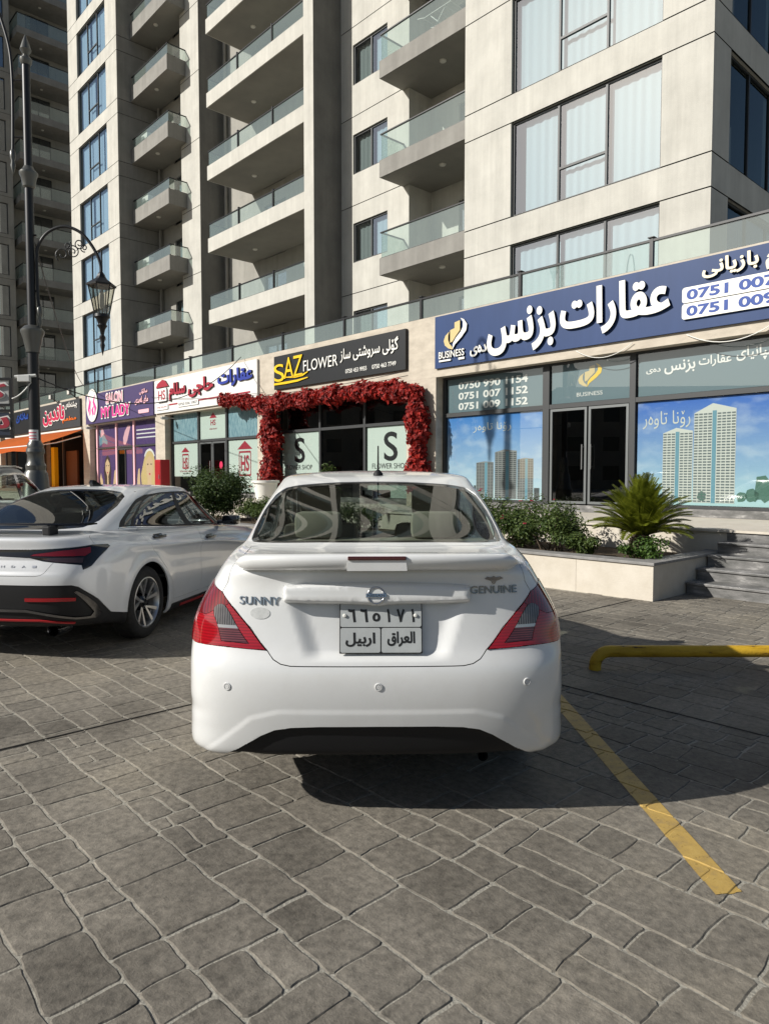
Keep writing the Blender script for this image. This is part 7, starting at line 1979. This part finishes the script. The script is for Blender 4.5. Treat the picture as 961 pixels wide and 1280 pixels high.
def build_fastback():
    S = Surf(fastback_rows(), bulge=fast_bulge)
    root = empty('silver_fastback', (-3.20, 5.50, 0), rad(-10.0), 'pearl silver saloon with black rear wing and red trim parked left of the white sedan', 'car')
    go = [(11.95,0),(12.0,1.2),(12.1,2.0),(12.4,2.35),(13.0,2.45),(13.5,2.22),(13.82,1.7),(13.98,.9),(14.02,0)]
    gi = [(12.12,0),(12.15,1.2),(12.25,1.8),(12.5,2.08),(13.0,2.18),(13.4,1.98),(13.66,1.5),(13.80,.8),(13.83,0)]
    light = [(7.05,0),(7.05,.56),(6.9,1.31),(6.56,1.69),(6.38,2.06),(6.06,2.88),(5.62,2.96),(5.9,3.25),(6.75,3.5),(7.8,3.95),(8.05,3.9),(8.25,3.31),(8.1,2.38),(7.96,1.56),(7.9,.56),(7.9,0)]
    redl = [(7.12,1.31),(7.35,1.40),(7.75,2.12),(8.0,3.19),(7.31,3.14),(6.98,2.94),(7.06,2.12)]
    lowl = [(6.62,1.75),(6.86,1.6),(6.92,2.0),(6.84,2.9),(6.25,2.9),(6.42,2.1)]
    lid = [(5.15,0),(5.15,1.5),(5.24,1.66),(5.45,1.76),(6.42,2.0),(8.2,3.4),(10.0,3.5),(10.8,3.25),(11.4,2.7),(11.72,2.2),(11.8,0)]
    val = [(0,0),(4.4,0),(4.38,2.6),(4.22,2.82),(3.81,3.06),(3.12,3.5),(2.0,4.06),(1.62,4.69),(1.2,4.85),(0,4.85)]
    rbar = [(3.40,1.19),(3.40,2.72),(3.17,2.69),(3.17,1.19)]
    silv = [(3.94,2.75),(3.56,3.0),(2.88,3.38),(2.19,3.62),(1.88,3.38),(1.94,2.62),(2.50,1.19),(2.50,0),(2.66,0),(2.66,1.19),(2.10,2.62),(2.08,3.15),(2.35,3.30),(2.9,3.08),(3.5,2.82),(3.85,2.66)]
    rln = [(1.92,0),(1.92,1.5),(1.52,2.6),(1.36,2.55),(1.76,1.5),(1.76,0)]
    band = [(11.85,3.8),(12.3,3.5),(13.4,3.08),(13.75,3.35),(13.94,4.8),(13.97,7.3),(13.62,8.4),(12.9,8.92),(12.1,8.98),(11.85,8.3)]
    rwin = [(12.0,4.45),(12.35,4.25),(13.35,3.80),(13.62,3.95),(13.80,4.81),(13.83,6.0),(12.04,6.68)]
    qwin = [(11.98,3.98),(12.31,3.75),(13.25,3.36),(13.35,3.62),(12.3,4.10),(11.98,4.30)]
    fwin = [(13.83,6.22),(13.80,7.2),(13.5,8.15),(12.9,8.62),(12.2,8.68),(12.0,8.3),(12.02,6.95)]
    strip = [(11.70,3.85),(11.84,3.80),(11.84,8.3),(11.72,8.3)]
    rdoor = [(11.69,4.81),(8.19,5.19),(6.31,5.44),(4.25,5.75),(2.69,5.94),(1.5,6.0),(1.5,6.80),(3.0,6.81),(5.5,6.81),(7.75,6.88),(11.69,6.94)]
    fdoor = [(1.5,6.83),(3.0,6.84),(5.5,6.84),(7.75,6.91),(11.69,6.97),(11.69,8.5),(9.0,8.95),(6,9.0),(1.5,8.95)]
    skirt = [(0,5.9),(1.15,5.95),(1.15,8.95),(0,8.95)]; skl = [(0.62,6.2),(0.92,6.2),(0.92,8.9),(0.62,8.9)]
    wr, wf = arch(S, 1.06, 0.32, 0.372, 0.19), arch(S, 3.78, 0.32, 0.372, 0.19)
    shield = [(12.05,12),(12.05,10.3),(12.25,9.75),(13.0,9.6),(13.7,9.8),(13.92,10.5),(13.96,12)]
    hood = [(9.9,12),(9.9,10.3),(10.2,9.7),(11.2,9.15),(11.7,9.3),(11.78,10.3),(11.8,12)]
    lamp = [(7.4,11.6),(8.6,11.4),(9.3,9.9),(8.9,9.5),(7.6,10.0)]; grille = [(3.2,12),(7.3,12),(7.3,10.6),(3.2,11.0)]
    reg = [('wheel_void',wr),('wheel_void',wf),('rear_window',gi),('window_band',go),('light_red',redl),('light_clear',lowl),('light_bar',light),('red_bar',rbar),('silver_trim',silv),('red_line',rln),('valance',val),('boot_lid',lid),
           ('rear_side_window',rwin),('quarter_window',qwin),('front_side_window',fwin),('pillar_trim',band),('belt_strip',strip),('skirt_line',skl),('skirt',skirt),('rear_door',rdoor),('front_door',fdoor),
           ('windshield',shield),('bonnet',hood),('headlight',lamp),('grille',grille)]
    Vo, F = cut_panels(S, reg, 0.13, [(0,11.9,0,4.2,0.08)])
    P = lambda nm, key, m, sides=(1,-1), parent=None, **kw: panel_mesh(S, Vo, F[key], nm, m, parent or root, sides, **kw)
    pw = M['paint_pearl']
    P('body','body',pw,lip=0.016); P('boot_lid','boot_lid',pw,gap=0.002); P('bonnet','bonnet',pw,gap=0.002); P('grille','grille',M['gloss_black'])
    va = P('valance','valance',M['black_trim'],off=-0.004)
    P('silver_trim','silver_trim',M['chrome_dark'],(1,-1),va,off=0.010,gap=0); P('red_line','red_line',M['red_line'],(1,-1),va,off=0.006,gap=0); 
    for s in (1,-1): P('reflector','red_bar',M['red_reflector'],(s,),va,off=0.004,gap=0)
    lb = P('light_bar','light_bar',M['gloss_black'],(1,-1),gap=0.001)
    for s in (1,-1):
        P('tail_light','light_red',M['deep_red_lens'],(s,),lb,off=0.002,gap=0.001); P('reversing_lens','light_clear',M['smoke_lens'],(s,),lb,off=0.002,gap=0.001)
        d1 = P('rear_door','rear_door',pw,(s,),gap=0.0018); d2 = P('front_door','front_door',pw,(s,),gap=0.0018)
        pt_ = P('pillar_trim','pillar_trim',M['black_trim'],(s,),gap=0.0)
        P('side_window','rear_side_window',M['car_glass_dark'],(s,),pt_,gap=0,off=-0.001,lip=0.004); P('side_window','quarter_window',M['car_glass_dark'],(s,),pt_,gap=0,off=-0.001,lip=0.004)
        P('side_window','front_side_window',M['car_glass_dark'],(s,),pt_,gap=0,off=-0.001,lip=0.004)
        P('belt_strip','belt_strip',M['chrome'],(s,),off=0.003)
        sk = P('side_skirt','skirt',M['black_trim'],(s,),off=0.008); P('skirt_line','skirt_line',M['red_line'],(s,),sk,off=0.014)
        P('headlight','headlight',M['smoke_lens'],(s,))
        for dd, k0, t0, t1 in ((d1,8.62,5.36,5.86),(d2,7.85,6.98,7.38)):
            p0 = S.at(np.array(k0), np.array(t0)); p1 = S.at(np.array(k0-0.75), np.array(t1))
            c = (p0+p1)/2; h = MB(); h.bbox(-0.014,0.030,-0.115,0.115,-0.013,0.013,0.010); h.bbox(-0.03,0.004,-0.085,0.085,-0.026,0.026,0.02)
            h.v = [(s*(c[0]+q[0]), c[1]+q[1], c[2]+q[2]) for q in h.v]; h.build('handle', M['gloss_black'], dd, smooth=True, auto=45)
        b = MB(); b.bbox(0.86,1.05,2.80,2.94,0.905,1.02,0.04); b.tube([(0.78,2.90,0.93),(0.90,2.88,0.95)], 0.025, 8); b.v = [(s*q[0],q[1],q[2]) for q in b.v]; b.build('wing_mirror', M['gloss_black'], root, smooth=True, auto=45)
    P('rear_window','rear_window',M['car_glass_dark'],gap=0,lip=0,off=-0.003,flat=0.5); P('window_band','window_band',M['gloss_black'],gap=0.0,lip=0.01,off=-0.002)
    P('windshield','windshield',M['car_glass'],gap=0,lip=0)
    car_common(root, S, (Vo, F), None, 0.325, 0.90, 0.215, 'spoke', None, 11.0, None, None, (1.06,3.78))
    # low black wing over the boot, shark fin, lip over the window, boot lettering, exhaust
    b = MB()
    n = 24; vs = []
    for i in range(n+1):
        u = -1+2*i/n; y = 0.36+0.20*abs(u)**2.6; z = 1.062-0.004*abs(u)**3
        vs += [(0.66*u,y-0.05,z+0.004),(0.66*u,y-0.04,z+0.016),(0.66*u,y+0.09,z+0.010),(0.66*u,y+0.09,z-0.002),(0.66*u,y-0.04,z-0.004)]
    b.mesh(vs, [(i*5+j, (i+1)*5+j, (i+1)*5+(j+1)%5, i*5+(j+1)%5) for i in range(n) for j in range(5)]+[(0,1,2,3,4),tuple(n*5+j for j in (4,3,2,1,0))])
    w = b.build('wing', M['gloss_black'], root, smooth=True, auto=40)
    for x in (-0.42, 0.42):
        b = MB(); b.bbox(x-0.035,x+0.035,0.30,0.42,0.985,1.06,0.012); b.build('wing_stay', M['black_trim'], w)
    fx = MB(); fx.prism([(1.62,1.362),(1.60,1.40),(1.62,1.425),(1.66,1.42),(1.74,1.385),(1.80,1.366)], -0.018, 0.018, 'x'); fx.build('aerial_fin', M['gloss_black'], root)
    b = MB(); vs = []
    for i in range(n+1):
        u = -1+2*i/n; y = 1.47+0.10*abs(u)**2.4; z = 1.322-0.016*u*u
        vs += [(0.52*u,y-0.05,z),(0.52*u,y-0.04,z+0.008),(0.52*u,y+0.06,z+0.020),(0.52*u,y+0.06,z+0.0)]
    b.mesh(vs, [(i*4+j, (i+1)*4+j, (i+1)*4+(j+1)%4, i*4+(j+1)%4) for i in range(n) for j in range(4)]+[(0,1,2,3),tuple(n*4+j for j in (3,2,1,0))])
    b.build('roof_lip', M['gloss_black'], root, smooth=True, auto=40)
    RM = rear_map(S, (4,7.2), (0,2.6))
    for i, ch in enumerate('HYUNDAI'):
        t = MB(); x = 0.02+0.085*(i-3)+(0.22); letters(t, ch, x-0.014, x+0.014, 0.756, 0.772, -0.0005, 0.003, -0.008, to3d=RM); t.build('lettering', M['alloy'], root, fix=False)
    b = MB(); b.lathe([(0.050,0.0),(0.052,0.01),(0.052,0.20),(0.044,0.20),(0.044,0.01),(0.050,0.0)], 24, axis='y'); o = b.build('exhaust_pipe', M['chrome_dark'], root, smooth=True, auto=40); o.location = (0.56,0.17,0.245)
    # cabin
    b = MB(); b.bbox(-0.60,0.60,0.62,1.10,0.92,0.96,0.015); b.build('parcel_shelf', M['cabin_dark'], root)
    b = MB(); b.bbox(-0.64,0.64,1.12,1.30,0.50,1.02,0.04); b.build('rear_bench', M['cabin_dark'], root, smooth=True, auto=40)
    for x in (-0.38,0.38):
        seat(root, x, 2.15, 0.42, M['cabin_dark'], 0.5, True, 0.58, 0.16)
        b = MB(); b.bbox(x-0.13,x+0.13,1.16,1.26,1.03,1.15,0.04); b.build('headrest', M['cabin_dark'], root, smooth=True, auto=40)
    b = MB(); b.bbox(-0.68,0.68,2.9,3.3,0.68,0.92,0.06); b.build('dashboard', M['cabin_dark'], root, smooth=True, auto=40)
    return root
build_fastback()

# =================================================================== grey crossover behind it
def build_crossover():
    rows = [[(x*1.055, y*0.985, z*1.075) for x, y, z in r] for r in sedan_rows()]
    S = Surf(rows)
    root = empty('grey_crossover', (-5.92, 7.95, 0), rad(-2.0), 'grey crossover with chrome window trim standing behind the silver saloon at the left edge', 'car')
    f = lambda pts: side_poly(S, [(a*0.985, b*1.075) for a, b in pts])
    rwin = f([(1.30,1.095),(1.45,1.22),(1.66,1.345),(1.80,1.372),(2.06,1.380),(2.10,1.035),(1.7,1.06)])
    fwin = f([(2.16,1.032),(2.13,1.380),(2.36,1.366),(2.58,1.25),(2.93,1.005),(2.6,1.02)])
    band = f([(1.22,1.07),(1.42,1.25),(1.66,1.372),(1.80,1.40),(2.1,1.404),(2.40,1.388),(2.62,1.26),(3.02,0.98),(2.6,0.995),(1.7,1.03)])
    glass_i = [(12.10,0),(12.10,1.0),(12.05,2.2),(12.08,2.58),(12.30,2.84),(12.62,2.97),(13.0,3.0),(13.42,2.76),(13.70,2.32),(13.82,1.7),(13.93,.8),(13.95,0)]
    shield = [(12.05,12),(12.05,10.3),(12.25,9.75),(13.0,9.6),(13.7,9.8),(13.95,10.5),(14.0,12)]
    light = [(8.76,3.29),(8.32,2.49),(7.56,2.01),(6.87,1.68),(5.99,1.41),(6.06,1.91),(6.05,3.1),(6.16,3.75),(7.2,4.0),(8.55,3.8)]
    diff = [(0,0),(2.84,0),(2.83,.69),(2.70,1.28),(2.14,1.74),(1.62,2.03),(0.95,2.32),(0,2.5)]
    wr, wf = arch(S, 1.015, 0.325, 0.365, 0.20), arch(S, 3.575, 0.325, 0.365, 0.21)
    reg = [('wheel_void',wr),('wheel_void',wf),('rear_window',glass_i),('windshield',shield),('tail_light',light),('diffuser',diff),('rear_side_window',rwin),('front_side_window',fwin),('window_trim',band),
           ('bonnet',[(9.9,12),(9.9,10.3),(10.2,9.75),(11.2,9.15),(11.7,9.3),(11.78,10.3),(11.8,12)])]
    Vo, F = cut_panels(S, reg, 0.16)
    P = lambda nm, key, m, sides=(1,-1), parent=None, **kw: panel_mesh(S, Vo, F[key], nm, m, parent or root, sides, **kw)
    P('body','body',M['paint_grey'],lip=0.016); P('bonnet','bonnet',M['paint_grey'],gap=0.002); P('diffuser','diffuser',M['black_trim'])
    P('rear_window','rear_window',M['car_glass_dark'],gap=0,lip=0); P('windshield','windshield',M['car_glass'],gap=0,lip=0)
    for s in (1,-1):
        P('tail_light','tail_light',M['red_lens'],(s,)); tr = P('window_trim','window_trim',M['chrome'],(s,),gap=0,off=0.002)
        P('side_window','rear_side_window',M['car_glass'],(s,),tr,gap=0,lip=0.004); P('side_window','front_side_window',M['car_glass'],(s,),tr,gap=0,lip=0.004)
        r = MB(); r.tube([(s*0.585,1.55,1.565),(s*0.60,1.7,1.597),(s*0.60,2.2,1.600),(s*0.575,2.4,1.575)], 0.014, 8); r.build('roof_rail', M['chrome'], root, smooth=True)
        b = MB(); b.bbox(0.85,1.01,2.72,2.84,1.05,1.18,0.035); b.v = [(s*q[0],q[1],q[2]) for q in b.v]; b.build('wing_mirror', M['paint_grey'], root, smooth=True, auto=45)
    car_common(root, S, (Vo, F), None, 0.325, 0.88, 0.20, 'plain', None, 11.0, None, None, (1.015,3.575))
    for x in (-0.38,0.38): seat(root, x, 2.0, 0.52, M['cabin_dark'], 0.5, True, 0.6, 0.16)
    b = MB(); b.bbox(-0.64,0.64,1.05,1.22,0.6,1.18,0.04); b.build('rear_bench', M['cabin_dark'], root, smooth=True, auto=40)
    return root
build_crossover()
# =================================================================== someone sitting on a balcony
def seated_person(s, d, z, rz, label):
    t = empty('person', fw(s, d, z), RF+rz, label, 'person')
    # joints: (x right, y forward, z up) and radius; pelvis first
    J = [((0,0,.50),.125),((0,-.03,.66),.125),((0,-.04,.86),.135),((0,-.03,.98),.075),((0,.0,1.06),.055),((0,.02,1.16),.085),((0,.02,1.25),.075)]
    E = [(0,1),(1,2),(2,3),(3,4),(4,5),(5,6)]
    for sx in (-1, 1):
        n = len(J)
        J += [((sx*.10,.06,.49),.09),((sx*.12,.42,.50),.065),((sx*.12,.44,.25),.050),((sx*.12,.45,.07),.038),((sx*.12,.56,.035),.035)]
        E += [(0,n),(n,n+1),(n+1,n+2),(n+2,n+3),(n+3,n+4)]
        n = len(J)
        J += [((sx*.17,-.03,.92),.060),((sx*.22,.04,.70),.045),((sx*.16,.26,.62),.034),((sx*.13,.33,.63),.028)]
        E += [(2,n),(n,n+1),(n+1,n+2),(n+2,n+3)]
    me = bpy.data.meshes.new('body'); me.from_pydata([j[0] for j in J], E, []); me.update()
    o = bpy.data.objects.new('body', me); COL.objects.link(o)
    mo = o.modifiers.new('skin', 'SKIN')
    for v, j in zip(me.skin_vertices[0].data, J): v.radius = (j[1], j[1])
    me.skin_vertices[0].data[0].use_root = True
    o.modifiers.new('sub', 'SUBSURF').levels = 2
    bpy.context.view_layer.update()
    ev = o.evaluated_get(bpy.context.evaluated_depsgraph_get()); m2 = bpy.data.meshes.new_from_object(ev)
    bpy.data.objects.remove(o)
    m2.name = 'body'; m2.polygons.foreach_set('use_smooth', [True]*len(m2.polygons))
    mats = [mat('skin', (0.45,0.27,0.19), 0.6), mat('white_shirt', (0.70,0.69,0.66), 0.9), mat('dark_trousers', (0.04,0.045,0.06), 0.9)]
    for m in mats: m2.materials.append(m)
    for p in m2.polygons:
        c = p.center
        p.material_index = 0 if c.z > .97 or (c.y > .2 and c.z > .55) or (c.z < .10) else 1 if c.z > .58 else 2
    b = bpy.data.objects.new('body', m2); COL.objects.link(b); b.parent = t
    h = MB(); h.lathe([(0.001,1.315),(0.07,1.30),(0.105,1.24),(0.11,1.17),(0.10,1.08),(0.085,1.02)], 18, (0,-.015,0), a0=rad(150), a1=rad(390)); h.lathe([(0.001,1.316),(0.07,1.302),(0.104,1.245),(0.108,1.22)], 18, (0,-.01,0))
    h.build('hair', mat('auburn_hair', (0.28,0.07,0.03), 0.6), t, smooth=True, fix=False)
    n = MB(); n.mesh([(0,.125,1.155),(-.012,.10,1.135),(.012,.10,1.135),(0,.095,1.185)], [(0,1,2),(0,2,3),(0,3,1)]); n.build('nose', mats[0], t)
    c = empty('balcony_chair', fw(s, d, z), RF+rz, 'dark chair under the auburn haired person on the long balcony', 'chair')
    q = MB(); q.bbox(-.22,.22,-.2,.24,.34,.38,.01); q.build('seat', M['black_trim'], c)
    q = MB(); q.bbox(-.22,.22,-.26,-.22,.38,.85,.01); q.build('backrest', M['black_trim'], c)
    for x in (-.19,.19):
        for y in (-.2,.2): q = MB(); q.tube([(x,y,0),(x,y,.34)], .014, 6); q.build('leg', M['black_trim'], c)
seated_person(-17.1, 4.0, 8.693, rad(60), 'auburn haired person in a white shirt sitting on a long balcony')
